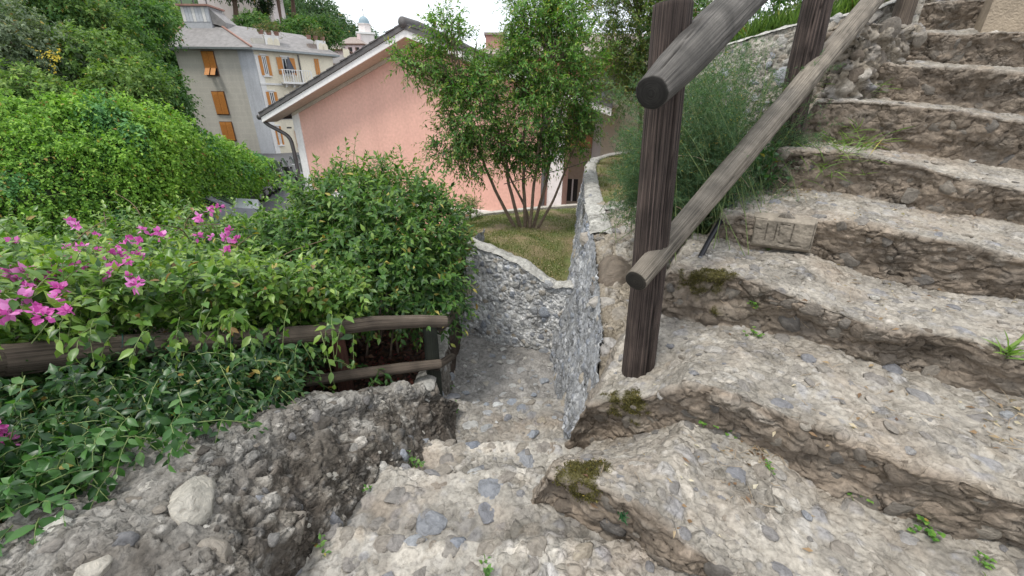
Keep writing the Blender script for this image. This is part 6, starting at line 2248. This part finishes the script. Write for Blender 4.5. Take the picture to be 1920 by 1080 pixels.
fwin(483, 104, 511, 142)
fwin(517, 107, 557, 141, balcony=True)
fwin(588, 110, 601, 140, closed=True)
fwin(498, 172, 523, 197)
fwin(514, 237, 533, 271)
fwin(536, 180, 552, 205)
fwin(552, 246, 566, 276)
# white string course, quoins
for py_ in (158, 222):
    s_, z_ = gpx(520, py_)
    front('string_course', M_WHITE, .0, Lf, .003, .08, z_ - .08, z_ + .08)
front('corner_strip', M_WHITE, .012, .42, .003, .035, zB + .26, ez - .3)
s_, z_ = gpx(563, 130)
p_ = lambda s, o, z: fd * s + fn * o + A(0, 0, z)
MB().tube([p_(s_, .08, ez - .1), p_(s_, .08, gz)], .06, 6).build('downpipe', M_PIPE, gb, local=True)
# balcony
s0, zt_ = gpx(524, 139)
s1, zb_ = gpx(580, 156)
bal = front('balcony', M_WHITE, s0, s1, .002, .95, zb_ - .15, zb_)
ht = .95
front('handrail', M_IRON, s0, s1, .90, .95, zb_ + ht - .06, zb_ + ht, bal)
front('handrail', M_IRON, s0, s0 + .05, .10, .89, zb_ + ht - .06, zb_ + ht, bal)
nb_ = 12
for k in range(nb_ + 1):
    s = s0 + (s1 - s0 - .05) * k / nb_
    front('baluster', M_IRON, s, s + (.10 if k % 4 == 0 else .045), .90, .94, zb_ + .002, zb_ + ht - .062, bal)
for k in range(4):
    s = s0 + .2 + (s1 - s0 - .5) * k / 3
    front('bracket', M_WHITE, s, s + .12, .003, .6, zb_ - .40, zb_ - .152, bal)
# folded parasol on the balcony
s_, z_ = gpx(539, 120)
q = A(gx, GD, 0) + fd * s_ + fn * .55 + A(0, 0, zb_)
pr_ = empty('folded_parasol', q)
tag(pr_, 'dark folded parasol standing on the white balcony', 'parasol')
mq = MB().lathe([(.02, 0), (.02, 2.0)], q, 8)
mq.build('pole', M_IRON, pr_)
MB().lathe([(.42, .75), (.34, .95), (.16, 1.5), (.03, 1.95), (.0, 1.97)], q, 12).build('canopy', mat_plain('dark_canvas', (.04, .045, .06), .8, .2), pr_, smooth=True)
# roof: eaves slab, hip roof with capped lantern, front roof with stepped parapets
cor = [A(-Wl - .5, -.55, 0), A(.25, -.55, 0), fd * (Lf + .5) + fn * .55, fd * (Lf + .5) - fn * 6.5, A(-Wl - .5, 7.0, 0)]
m = MB().prism([c + A(0, 0, ez + .0) for c in cor], (0, 0, .14))
m.build('eaves', M_COPPER, gb, local=True)
pkz = aty(380, 42, 41)[2]
A1, A2 = aty(350, 42, 41.0) - A(gx, GD, 0), aty(404, 42, 41.0) - A(gx, GD, 0)
A1[2] = A2[2] = pkz
A3 = fd * (Lf * .80) - fn * 3.2 + A(0, 0, ez + 1.9)
e_ = [c + A(0, 0, ez + .145) for c in cor]
m = MB()
m.add([e_[0], e_[1], A2, A1], [(0, 1, 2, 3)])
m.build('roof', M_SLATE, gb, local=True)
m = MB().add([e_[1], e_[2], A3, A2], [(0, 1, 2), (0, 2, 3)])
m.build('roof', M_SLATE, gb, local=True)
m = MB().add([e_[2], e_[3], A3], [(0, 1, 2)])
m.add([e_[3], e_[4], A1, A2, A3], [(0, 1, 2), (0, 2, 3), (0, 3, 4)])
m.add([e_[4], e_[0], A1], [(0, 1, 2)])
m.build('roof', M_SLATE, gb, local=True)
M_HIP = mat_plain('red_ridge_tiles', (.30, .17, .135), .9, .3, 5)
MB().tube([e_[1] + A(0, 0, .05), A2 + A(0, 0, .06)], .08, 6).build('hip_tiles', M_HIP, gb, local=True)
MB().tube([e_[0] + A(0, 0, .05), A1 + A(0, 0, .06)], .08, 6).build('hip_tiles', M_HIP, gb, local=True)
MB().tube([A1 + A(0, 0, .06), A2 + A(0, 0, .06)], .12, 6).build('ridge_tiles', M_HIP, gb, local=True)
# lantern turret on the ridge
c = (A1 + A2) / 2 + A(.3, 0, 0)
lan = wallbox(gb, 'roof_turret', mat_stucco('grey_boarding', (.42, .43, .45), .3), (c[0] - 1.15, c[0] + 1.15, c[1] - .9, c[1] + .9, pkz - .6, pkz + 1.0))
for k in range(8):
    wallbox(lan, 'board', M_IRON if k % 3 == 0 else M_PILAST, (c[0] - 1.12 + k * .285, c[0] - .88 + k * .285, c[1] - .93, c[1] - .902, pkz - .1, pkz + .97))
wallbox(lan, 'cap', M_HIP, (c[0] - 1.35, c[0] + 1.35, c[1] - 1.1, c[1] + 1.1, pkz + 1.002, pkz + 1.13))
m = MB().hexa([A(c[0] + 1.16, c[1] - .8, pkz - .2), A(c[0] + 2.3, c[1] - .8, pkz - .5), A(c[0] + 2.3, c[1] + .8, pkz - .5), A(c[0] + 1.16, c[1] + .8, pkz - .2), A(c[0] + 1.16, c[1] - .8, pkz + .9), A(c[0] + 2.3, c[1] - .8, pkz - .1), A(c[0] + 2.3, c[1] + .8, pkz - .1), A(c[0] + 1.16, c[1] + .8, pkz + .9)])
m.build('sloping_parapet', M_SLATE, lan, local=True)
for x in (-1.2, -.2, .9):
    MB().tube([A(c[0] + x, c[1] - .5, pkz + 1.1), A(c[0] + x + .05, c[1] - .5, pkz + 2.1)], .05, 5).build('flue', M_PIPE, lan, local=True)
# parapets with arched white openings above the front eave
for s0, s1, h in ((.2, 2.2, 1.1), (4.6, 6.1, 1.1)):
    front('roof_parapet', M_GREYW if s0 < 1 else M_SLATE2, s0, s0 + (s1 - s0) * .45, -.9, -.35, ez + .15, ez + h * .85)
    par_ = front('roof_parapet', M_WHITE, s0 + (s1 - s0) * .47, s1, -.9, -.30, ez + .15, ez + h + .15, label='white attic parapet with arched recesses')
    for k in range(2):
        a0 = s0 + (s1 - s0) * (.53 + .24 * k)
        pts = [p_(a0 + .26 + .22 * math.cos(t), -.296, ez + .75 + .3 * math.sin(t)) for t in np.linspace(0, math.pi, 9)] + [p_(a0 + .04, -.296, ez + .32), p_(a0 + .48, -.296, ez + .32)]
        MB().prism(pts, fn * .03).build('arch_panel', M_CREAM2, par_, local=True)
r = np.random.default_rng(99)
for q, (s_, lab) in enumerate(((1.6, 'trailing roof plants on the first white parapet of the grey house'), (5.4, 'bushy potted plants on the far white parapet of the grey house'))):
    ctr = A(gx, GD, 0) + fd * s_ - fn * .6 + A(0, 0, ez + 1.3)
    root = empty('roof_plant', ctr)
    tag(root, lab, 'plant', 'plants on the roof parapets')
    for k in (-.6, 0, .6):
        MB().lathe([(.0, 0), (.16, 0), (.22, .3), (.2, .3), (.0, .27)], ctr + fd * k, 10).build('pot', M_HIP, root)
    b = ctr + A(0, 0, .45) + r.normal(size=(70, 3)) * A(.6, .4, .22)
    plant(root, M_LEAF_FAR, b, r.normal(size=b.shape) + A(0, 0, .6), .5, 8, .16, .09, r, ((.05, .07, .03), (.12, .15, .06), (.28, .22, .10)), stem=.012, simple=True, stem_mat=M_TWIG)

# --- pale villa above, pink hip-roofed houses, bell tower
vl = bframe('pale_villa', A(aty(455, 40, 62)[0], 62, 0), .25, 'pale pink villa high behind the grey roof turret', 'house')
z0 = aty(455, 60, 62)[2]
wallbox(vl, 'wall', mat_stucco('pale_villa_stucco', (.70, .62, .60), .12), (-4.6, 3.9, 0, 7, z0 - 5, z0 + 9))
for x, z in ((.2, 4.2), (-2.9, 4.2), (-2.9, .9), (2.6, .9)):
    w_ = wallbox(vl, 'window', M_WHITE, (x - .1, x + .85, -.08, -.003, z0 + z - .1, z0 + z + 1.5))
    wallbox(w_, 'pane', M_GLASS, (x, x + .75, -.1, -.082, z0 + z, z0 + z + 1.4))
wallbox(vl, 'chimney', M_WHITE, (2.2, 2.9, 1, 1.8, z0 + 9, z0 + 10.5))
M_FARROOF = M_SLATE2


def hip_house(name, label, px0, px1, pye, pyr, pyb, d, ang_, wm, rm):
    a, b_ = aty(px0, pye, d), aty(px1, pye, d)
    w = b_[0] - a[0]
    ze = a[2]
    zr = aty((px0 + px1) / 2, pyr, d)[2]
    ro_ = bframe(name, A((a[0] + b_[0]) / 2, d, 0), ang_, label, 'house', 'hip roofed houses in the distance')
    zb_ = -4.7
    wallbox(ro_, 'wall', wm, (-w / 2 + .5, w / 2 - .5, .5, w * .8, zb_, ze))
    m = MB().hexa([A(-w / 2, 0, ze), A(w / 2, 0, ze), A(w / 2, w * .8 + .5, ze), A(-w / 2, w * .8 + .5, ze), A(-w / 2, 0, ze + .2), A(w / 2, 0, ze + .2), A(w / 2, w * .8 + .5, ze + .2), A(-w / 2, w * .8 + .5, ze + .2)])
    m.build('eaves', M_BROWNW, ro_, local=True)
    m = MB().add([A(-w / 2, 0, ze + .202), A(w / 2, 0, ze + .202), A(w / 2, w * .8 + .5, ze + .202), A(-w / 2, w * .8 + .5, ze + .202), A(-w * .12, w * .42, zr), A(w * .12, w * .42, zr)], [(0, 1, 5, 4), (1, 2, 5), (2, 3, 4, 5), (3, 0, 4)])
    m.build('roof', rm, ro_, local=True)
    for k in range(3):
        x = -w * .32 + k * w * .26
        w_ = wallbox(ro_, 'window', M_DARKV, (x, x + w * .09, .44, .497, ze - w * .24, ze - w * .08))
        wallbox(w_, 'shutter', M_ORANGE if d < 90 else M_BROWNW, (x - w * .05, x - .02, .42, .49, ze - w * .24, ze - w * .08))
    wallbox(ro_, 'chimney', wm, (w * .18, w * .18 + .7, w * .3, w * .3 + .7, ze + .5, zr + .6))


hip_house('hip_roofed_house', 'small pink house with low hip roof right of the grey building', 568, 648, 93, 77, 108, 88, .1, M_PALEP, M_SLATE2)
hip_house('hip_roofed_house', 'pink house with pointed hip roof just left of the bell tower', 630, 682, 83, 66, 105, 112, -.05, M_PALEP, M_SLATE2)
hip_house('hip_roofed_house', 'grey slate hip roof nearest behind the pink gable', 600, 662, 122, 99, 140, 62, .15, M_CREAM2, M_SLATE)

bt = bframe('bell_tower', A(aty(687, 80, 140)[0], 140, 0), .35, 'white church bell tower with a pale blue dome', 'tower')
zt1 = aty(687, 66, 140)[2]
wt = 2.3
M_TWR = mat_stucco('white_tower_stucco', (.72, .66, .63), .15)
wallbox(bt, 'shaft', M_TWR, (-wt, wt, -wt, wt, -4.7, zt1))
wallbox(bt, 'cornice', M_WHITE, (-wt - .4, wt + .4, -wt - .4, wt + .4, zt1 + .002, zt1 + .5))
for sx in (-1, 1):
    pts = [A(sx * .95 + .5 * math.cos(t), -wt - .03, zt1 - 2.6 + .6 * math.sin(t)) for t in np.linspace(0, math.pi, 8)] + [A(sx * .95 - .5, -wt - .03, zt1 - 5.2), A(sx * .95 + .5, -wt - .03, zt1 - 5.2)]
    MB().prism(pts, (0, .025, 0)).build('bell_opening', M_DARKV, bt, local=True)
    pts = [p * A(0, 0, 1) + A(-wt - .03, -(p[0]), 0) for p in pts]
    MB().prism(pts, (.025, 0, 0)).build('bell_opening', M_DARKV, bt, local=True)
MB().lathe([(0, zt1 + .502), (1.75, zt1 + .502), (1.75, zt1 + 2.6), (1.95, zt1 + 2.6), (1.95, zt1 + 2.8), (0, zt1 + 2.8)], (0, 0, 0), 8).build('drum', M_TWR, bt, local=True)
MB().lathe([(1.6 * math.cos(t), zt1 + 2.802 + 2.0 * math.sin(t)) for t in np.linspace(0, math.pi / 2, 9)], (0, 0, 0), 16).build('dome', mat_plain('blue_grey_dome', (.22, .30, .34), .6, .15), bt, local=True, smooth=True)
MB().lathe([(0, zt1 + 4.7), (.35, zt1 + 4.7), (.30, zt1 + 5.3), (.1, zt1 + 5.5), (0, zt1 + 5.6)], (0, 0, 0), 8).build('finial', M_WHITE, bt, local=True)
wallbox(bt, 'cross', M_PIPE, (-.06, .06, -.06, .06, zt1 + 5.55, zt1 + 6.9), (-.45, .45, -.055, .055, zt1 + 6.25, zt1 + 6.37))

# ------------------------------------------------------------------ street furniture and parked scooters
M_BIN = mat_plain('bin_green_plastic', (.012, .060, .055), .5, .2)
M_POLE = mat_plain('galvanised_steel', (.42, .43, .44), .45, .15, 8, 0, .7)
sp = aty(380, 395, 15.5)
sg = empty('no_parking_sign', A(sp[0], sp[1], -3.95))
tag(sg, 'round blue and red no parking sign on a pole by the vine', 'road sign')
MB().tube([A(sp[0], sp[1], -3.95), A(sp[0], sp[1], aty(378, 362, 15.5)[2])], .035, 8).build('pole', M_POLE, sg)
q = aty(378, 372, 15.4)
fdir = unit(-q * A(1, 1, 0) + A(.2, 0, 0))


def disc(parent, name, c, r0, r1, off, mat):
    u = unit(np.cross(A(0, 0, 1), fdir))
    a = np.linspace(0, 2 * np.pi, 29)[:-1]
    ring = lambda rr, o: c + fdir * o + rr * (np.cos(a)[:, None] * u + np.sin(a)[:, None] * A(0, 0, 1))
    V = np.concatenate([ring(r1, off), ring(max(r0, .001), off), ring(r1, off - .012), ring(max(r0, .001), off - .012)])
    n = 28
    k = np.arange(n)
    k2 = (k + 1) % n
    T = np.concatenate([np.stack([k, k2, k2 + n, k + n], 1), np.stack([k, k + 2 * n, k2 + 2 * n, k2], 1), np.stack([k + 2 * n, k + 3 * n, k2 + 3 * n, k2 + 2 * n], 1)])
    mk(name, V, T, mat, parent, smooth=False)


M_SRED = mat_plain('sign_red', (.55, .05, .07), .4, .05)
M_SBLUE = mat_plain('sign_blue', (.13, .11, .50), .4, .05)
disc(sg, 'sign_face', q, 0, .20, .02, M_SBLUE)
disc(sg, 'sign_rim', q, .195, .255, .024, M_SRED)
u_ = unit(np.cross(A(0, 0, 1), fdir))
dd_ = unit(u_ + A(0, 0, -1))
ee_ = np.cross(dd_, fdir)
mB = MB().hexa([q + fdir * .026 + dd_ * s1 * .19 + ee_ * s2 * .03 + fdir * o for o in (0, .006) for s1, s2 in ((-1, -1), (1, -1), (1, 1), (-1, 1))])
mB.build('slash', M_SRED, sg)
q2 = aty(384, 392, 15.4)
mB = MB().hexa([q2 + u_ * s1 * .20 + A(0, 0, s2 * .24) + fdir * o for o in (.0, .02) for s1, s2 in ((-1, -1), (1, -1), (1, 1), (-1, 1))])
mB.build('plate', M_WHITE, sg)


def wheelie(px, py, d, label):
    c = aty(px, py, d)
    ro_ = empty('waste_bin', A(c[0], c[1], -3.95), .35)
    tag(ro_, label, 'bin', 'green street bins')
    m = MB().hexa([A(-.5, -.38, .12), A(.5, -.38, .12), A(.5, .38, .12), A(-.5, .38, .12), A(-.62, -.5, 1.15), A(.62, -.5, 1.15), A(.62, .5, 1.15), A(-.62, .5, 1.15)])
    m.build('body', M_BIN, ro_, local=True)
    m = MB().hexa([A(-.66, -.54, 1.152), A(.66, -.54, 1.152), A(.66, .54, 1.152), A(-.66, .54, 1.152), A(-.60, -.40, 1.32), A(.60, -.40, 1.32), A(.60, .4, 1.38), A(-.60, .4, 1.38)])
    m.build('lid', M_BIN, ro_, local=True)
    wallbox(ro_, 'notice', M_WHITE, (-.12, .12, -.492, -.470, .72, 1.05))
    for sx in (-.4, .4):
        for sy in (-.3, .3):
            MB().lathe([(.0, -.03), (.09, -.03), (.09, .03), (.0, .03)], (sx, sy, .09), 10, 0).build('wheel', M_DARKV, ro_, local=True)


wheelie(448, 366, 20.5, 'dark green street bin with a white notice under the right of the vine')
wheelie(412, 380, 17.5, 'dark green street bin with a white notice nearer the road sign')

PAINT = [mat_plain('scooter_' + nme, c, .3, .1, 3, 0, .0, None, .6) for nme, c in (('black', (.015, .015, .017)), ('silver', (.45, .46, .48)), ('white', (.7, .7, .7)), ('navy', (.03, .04, .09)), ('grey', (.16, .165, .17)))]
M_TYRE = mat_plain('tyre_rubber', (.02, .02, .02), .9, .2)
M_CHROME = mat_plain('chrome', (.6, .6, .62), .2, .1, 3, 0, .9)


def scooter():
    ro_ = empty('parked_scooter', A(0, 0, 0))
    for x in (-.62, .62):
        w_ = MB().lathe([(.13, -.06), (.23, -.06), (.25, -.03), (.25, .03), (.23, .06), (.13, .06), (.13, -.06)], (x, 0, .25), 18, 1).build('wheel', M_TYRE, ro_, local=True, smooth=True)
        MB().lathe([(0, -.035), (.13, -.035), (.13, .035), (0, .035)], (x, 0, .25), 12, 1).build('rim', M_CHROME, w_, local=True)
    m = MB().hexa([A(-.78, -.13, .42), A(.02, -.15, .30), A(.02, .15, .30), A(-.78, .13, .42), A(-.86, -.12, .70), A(-.05, -.17, .68), A(-.05, .17, .68), A(-.86, .12, .70)])
    m.hexa([A(-.05, -.16, .22), A(.42, -.14, .22), A(.42, .14, .22), A(-.05, .16, .22), A(-.05, -.16, .34), A(.42, -.14, .32), A(.42, .14, .32), A(-.05, .16, .34)])
    m.hexa([A(.40, -.17, .24), A(.52, -.15, .24), A(.52, .15, .24), A(.40, .17, .24), A(.34, -.19, .95), A(.47, -.15, .98), A(.47, .15, .98), A(.34, .19, .95)])
    m.hexa([A(.40, -.09, .42), A(.86, -.07, .44), A(.86, .07, .44), A(.40, .09, .42), A(.44, -.09, .52), A(.80, -.06, .52), A(.80, .06, .52), A(.44, .09, .52)])
    m.build('body', PAINT[0], ro_, local=True)
    m = MB().hexa([A(-.80, -.13, .702), A(.0, -.15, .70), A(.0, .15, .70), A(-.80, .13, .702), A(-.78, -.11, .82), A(-.03, -.12, .77), A(-.03, .12, .77), A(-.78, .11, .82)])
    m.build('seat', M_TYRE, ro_, local=True)
    MB().tube([A(.62, 0, .27), A(.42, 0, 1.0)], .03, 6).tube([A(.36, -.34, 1.06), A(.42, 0, 1.02), A(.36, .34, 1.06)], .018, 6).build('handlebar', M_CHROME, ro_, local=True)
    m = MB().hexa([A(.46, -.20, 1.0), A(.48, -.20, 1.0), A(.48, .20, 1.0), A(.46, .20, 1.0), A(.30, -.16, 1.42), A(.32, -.16, 1.42), A(.32, .16, 1.42), A(.30, .16, 1.42)])
    m.build('windscreen', mat_plain('scooter_screen', (.35, .38, .4), .15, .1), ro_, local=True)
    MB().lathe([(0, .0), (.08, .0), (.07, .05), (0, .06)], (.49, 0, .88), 10, 0).build('headlight', M_IRON, ro_, local=True, smooth=True)
    for sy in (-1, 1):
        MB().tube([A(.38, sy * .28, 1.06), A(.36, sy * .33, 1.22)], .008, 4).lathe([(0, .0), (.055, .0), (.05, .02), (0, .02)], (.36, sy * .34, 1.26), 8, 0).build('mirror', M_TYRE, ro_, local=True)
    MB().box(-.98, -.70, -.17, .17, .84, 1.1).build('top_box', M_TYRE, ro_, local=True)
    return ro_


SC = scooter()
slab = ['black scooter at the near left end of the parked row', 'silver scooter second in the row beside the street bins', 'white scooter in the left half of the parked row', 'navy scooter in the middle of the parked row', 'grey scooter right of the navy one in the row', 'second black scooter toward the pink house in the row', 'silver scooter nearest the downpipe of the pink house', 'grey scooter behind the others at the end of the row']
for k in range(8):
    px = 462 + k * 14
    c = aty(px, 381 - k * 4.3, 17.5 + k * .9)
    o = SC if k == 0 else copy_tree(SC)
    o.location = (c[0], c[1], -3.95)
    o.rotation_euler = (0, 0, .9 + rr.uniform(-.12, .12))
    tag(o, slab[k], 'scooter', 'scooters parked in a row on the street')
    mt = PAINT[[0, 1, 2, 3, 4, 0, 1, 4][k]]
    for ch in o.children:
        if ch.name.startswith('body') and k:
            ch.data = ch.data.copy()
            ch.data.materials[0] = mt

# parked car glimpsed through the leaves
cc0 = aty(318, 428, 11.5)
car = empty('parked_car', A(cc0[0], cc0[1] + .8, -3.95), .55)
tag(car, 'silver grey parked car glimpsed through the bougainvillea', 'car')
prof = [(-2.0, .35), (-2.05, .75), (-1.75, .95), (-1.1, 1.0), (-.55, 1.42), (.75, 1.45), (1.35, 1.05), (1.95, .95), (2.05, .65), (2.0, .35)]
M_CARP = mat_plain('silver_car_paint', (.36, .38, .42), .3, .05, 3, 0, .4)
MB().prism([A(x, -.82, z) for x, z in prof], (0, 1.64, 0)).build('body', M_CARP, car, local=True)
for nm, pts in (('windscreen', [A(-1.07, -.72, 1.02), A(-1.07, .72, 1.02), A(-.60, .66, 1.385), A(-.60, -.66, 1.385)]), ('rear_window', [A(1.31, .72, 1.08), A(1.31, -.72, 1.08), A(.83, -.66, 1.40), A(.83, .66, 1.40)])):
    MB().prism(pts, (-.03 if nm == 'windscreen' else .03, 0, .035)).build(nm, M_GLASS, car, local=True)
for sy in (-1, 1):
    for pts in ([(-.85, 1.05), (-.52, 1.36), (.08, 1.39), (.08, 1.05)], [(.14, 1.05), (.14, 1.39), (.70, 1.39), (1.10, 1.08)]):
        MB().prism([A(x, sy * .822, z) for x, z in pts], (0, sy * .01, 0)).build('side_window', M_GLASS, car, local=True)
    for x in (-1.3, 1.28):
        w_ = MB().lathe([(.0, -.1), (.31, -.1), (.33, -.06), (.33, .06), (.31, .1), (0, .1)], (x, sy * .75, .33), 18, 1).build('wheel', M_TYRE, car, local=True, smooth=True)
        MB().lathe([(0, -.108), (.2, -.108), (.2, .108), (0, .108)], (x, sy * .75, .33), 12, 1).build('rim', M_CHROME, w_, local=True)
    MB().box(-2.06, -1.98, sy * .62 - .16, sy * .62 + .16, .62, .78).build('headlight', M_IRON, car, local=True)
# thin cable sagging behind the tree
P = bez([aty(945, 345, 6.6), aty(1010, 328, 7.2), aty(1060, 316, 7.6), aty(1100, 303, 8.0)], 24)
tag(MB().tube(P, .008, 5).build('cable', M_DARKV, None, smooth=True, origin=P[12]), 'thin dark cable sagging behind the tree stems', 'cable')
# ------------------------------------------------------------------ weeds, twigs and leaf litter on the steps
r = np.random.default_rng(111)


def surf(k, px, py):
    G, Nn, st, nr = STEP_G[k]
    j = near_px(G, px, py)
    return G[j], Nn[j]


def weed(k, px, py, label, kind, size=.05, name='weed'):
    size = size * .72
    p, nn = surf(k, px, py)
    root = empty(name, p)
    tag(root, label, 'weed')
    if kind == 'clover':
        n = int(10 + size * 120)
        base = p + r.normal(size=(n, 3)) * size * .35 * A(1, 1, .15)
        tips = base + unit(r.normal(size=(n, 3)) * .7 + A(0, -.2, 1)) * r.uniform(.4, 1, (n, 1)) * size * .8
        S = np.stack([base, (base + tips) / 2 + A(0, 0, .004), tips], 1)
        V, T = tubes_np(S, np.full((n, 3), .0012), 3)
        tag(mk('stems', V, T, M_GREENSTEM, root), kind='stuff')
        for i in range(n):
            D = unit(A(math.cos(i), math.sin(i), .1))
            D3 = np.array([unit(A(math.cos(i + t), math.sin(i + t), .15)) for t in (0, 2.09, 4.19)])
            V, T, C = leaves_np(np.repeat(tips[i:i + 1], 3, 0), D3, np.repeat(A([0, -.2, 1]).reshape(1, 3), 3, 0), size * .27, size * .27, leafcol(3, r, (.06, .16, .03), (.13, .28, .05), (.24, .40, .09)), .2, .15)
            mk('leaf', V, T, M_LEAF_S, root, col=C)
    else:
        n = 16 if kind == 'blade' else 26
        D = unit(r.normal(size=(n, 3)) * A(.6, .6, .3) + A(0, -.15, .9 if kind == 'blade' else .35))
        for i in range(n):
            V, T, C = leaves_np((p + r.normal(size=3) * .006).reshape(1, 3), D[i:i + 1], A([0, -.3, 1]).reshape(1, 3) + r.normal(size=(1, 3)) * .2, size * r.uniform(.6, 1.2), size * (.10 if kind == 'blade' else .22), leafcol(1, r, *(((.08, .16, .03), (.17, .29, .06), (.28, .40, .11)) if kind == 'blade' else ((.015, .06, .025), (.03, .10, .04), (.06, .15, .06)))), .3, .35)
            mk('leaf', V, T, M_LEAF_S, root, col=C)
    return root


weed(0, 1335, 790, 'bright clover clump at the foot of the riser beside the mossy block', 'clover', .06)
weed(0, 1365, 800, 'smaller clover tuft just right of the clump by the mossy block', 'clover', .045)
weed(0, 1440, 878, 'tiny flat weed in the middle of the lowest tread corner', 'clover', .03)
weed(0, 1615, 935, 'upright round-leaved weed against the second riser', 'clover', .055)
weed(0, 1735, 990, 'spreading round-leaved weed further right along the second riser', 'clover', .06)
weed(0, 1845, 1058, 'small weed near the bottom right corner of the picture', 'clover', .04)
weed(0, 1165, 965, 'dark needle-leaved rosette on the face of the lowest riser', 'rosette', .035)
weed(2, 1885, 665, 'pale grassy weed on the third tread at the right edge', 'blade', .13)
weed(3, 1905, 590, 'small leafy weed in the angle of the fourth riser at the right', 'clover', .045)
weed(3, 1780, 388, 'low green sprig below the fifth riser', 'clover', .05)
weed(2, 1440, 470, 'tiny yellow-green tuft just below the carved stone', 'clover', .03)
weed(1, 1413, 628, 'thin straggling weed climbing the third riser near the mossy corner', 'clover', .045)
weed(2, 1413, 575, 'leggy yellow-green weed hanging from the third nosing', 'clover', .05)
# grass tufts at the left of the upper steps
for q, (px, py, k, lab) in enumerate(((1590, 215, 4, 'arching grass tuft beside the second post at the top of the bank'), (1550, 285, 4, 'fine grass spray at the left end of the fifth step'), (1610, 100, 5, 'bamboo-like grass leaves in front of the stone pier'), (1600, 250, 4, 'short pale grass at the foot of the sixth riser'))):
    p, nn = surf(k, px, py)
    p = aty(px, py, max(p[1], 2.6))
    p2, nn = surf(k, px, py + 40)
    root = empty('grass_tuft', p2)
    tag(root, lab, 'grass', 'grass tufts at the left of the upper steps')
    n = 46
    D = unit(r.normal(size=(n, 3)) * A(.7, .5, .35) + A(-.1, -.2, .8))
    V, T, C = leaves_np(p2 + r.normal(size=(n, 3)) * .04, D, unit(A(0, -.3, 1) + r.normal(size=(n, 3)) * .3), r.uniform(.05, .16, n), .006, leafcol(n, r, (.08, .15, .03), (.17, .27, .06), (.33, .40, .14)), .3, .55)
    tag(mk('blades', V, T, M_LEAF_S, root, col=C), kind='stuff')


def litter(name, label, k, px, py, sx, sy, n, seed, stick=.5):
    rq = np.random.default_rng(seed)
    G, Nn, st, nr = STEP_G[k]
    P = []
    a = G @ CF
    X = 960 + FPX * (G @ CR) / a
    Y = 540 - FPX * (G @ CU) / a
    Gf = G.reshape(-1, 3)
    for _ in range(n):
        j = np.argmin((X - rq.normal(px, sx)).ravel() ** 2 + (Y - rq.normal(py, sy)).ravel() ** 2)
        P.append(Gf[j] + A(0, 0, rq.uniform(.002, .012)))
    P = np.array(P)
    ns = int(n * stick)
    D = unit(rq.normal(size=(ns, 3)) * A(1, 1, .25))
    L = rq.uniform(.015, .07, ns)
    S = np.stack([P[:ns] - D * L[:, None] / 2, P[:ns] + rq.normal(size=(ns, 3)) * .003, P[:ns] + D * L[:, None] / 2], 1)
    V1, T1 = tubes_np(S, rq.uniform(.0006, .0016, (ns, 1)) * np.ones((1, 3)), 3)
    tag(mk(name, V1, T1, bpy.data.materials['dry_twig'], None, origin=P.mean(0)), label, 'leaf litter', kind='stuff')
    o = bpy.data.objects[-1] if False else None
    nl = n - ns
    V, T, C = leaves_np(P[ns:], unit(rq.normal(size=(nl, 3)) * A(1, 1, .15)), unit(A(0, 0, 1) + .5 * rq.normal(size=(nl, 3))), rq.uniform(.010, .030, nl), rq.uniform(.006, .014, nl), pal(rq.random(nl), [(0, (.14, .08, .05)), (.4, (.30, .20, .12)), (.7, (.45, .36, .24)), (1, (.60, .54, .44))]), simple=True)
    tag(mk('fallen_leaves', V, T, M_LEAF_FAR, None, origin=P.mean(0), col=C), label.replace('twigs', 'dead leaves'), 'leaf litter', kind='stuff')


litter('twigs', 'dry twigs heaped at the left end of the fourth tread', 3, 1480, 358, 45, 10, 150, 1, .55)
litter('twigs', 'dry twigs scattered over the first tread', 0, 1420, 890, 160, 60, 60, 2, .4)
litter('twigs', 'dry twigs in the angle below the second riser', 0, 1440, 855, 40, 14, 60, 3, .5)
litter('twigs', 'dry twigs scattered over the second tread', 1, 1620, 740, 150, 60, 60, 4, .4)
litter('twigs', 'dry twigs scattered over the third tread', 2, 1650, 560, 150, 30, 70, 5, .45)
litter('twigs', 'dry twigs at the right of the second tread', 1, 1880, 790, 20, 30, 40, 6, .5)
litter('twigs', 'dry twigs at the left of the fifth tread', 4, 1570, 270, 40, 6, 60, 7, .5)
litter('twigs', 'dry twigs scattered over the fourth tread', 3, 1720, 400, 120, 16, 60, 8, .4)
# loose pebbles
for (k, px, py, s, m_) in ((1, 1885, 780, .022, M_STONE_GREY), (4, 1822, 292, .022, M_STONE_GREY), (0, 1510, 970, .02, M_BLUE), (0, 1460, 955, .016, M_WHITE_ST), (1, 1800, 765, .012, M_WHITE_ST), (2, 1640, 560, .018, M_WHITE_ST)):
    p, nn = surf(k, px, py)
    place_stone(STEP_G[k][2], p + nn * s * .3, nn, s, s * .8, s * .6, m_, m_.name, rs_, 2)
# loose weeds at the foot of the parapet and along the path wall
root = empty('weed', GP2[165, 260])
tag(root, 'small green weeds rooted along the foot of the parapet', 'weed')
b = np.array([atz(px, py, z) for px, py, z in ((775, 868, -1.36), (780, 875, -1.36), (765, 880, -1.36), (850, 770, -1.56), (852, 765, -1.56), (848, 725, -1.7), (700, 915, -1.28), (905, 1075, -1.2), (600, 1030, -1.2))])
b = np.repeat(b, 3, 0) + r.normal(size=(27, 3)) * .012
plant(root, M_LEAF_S, b, A(.1, -.1, 1) + r.normal(size=b.shape) * .4, .05, 5, .022, .014, r, ((.05, .12, .03), (.10, .22, .05), (.2, .33, .09)), stem=.001)
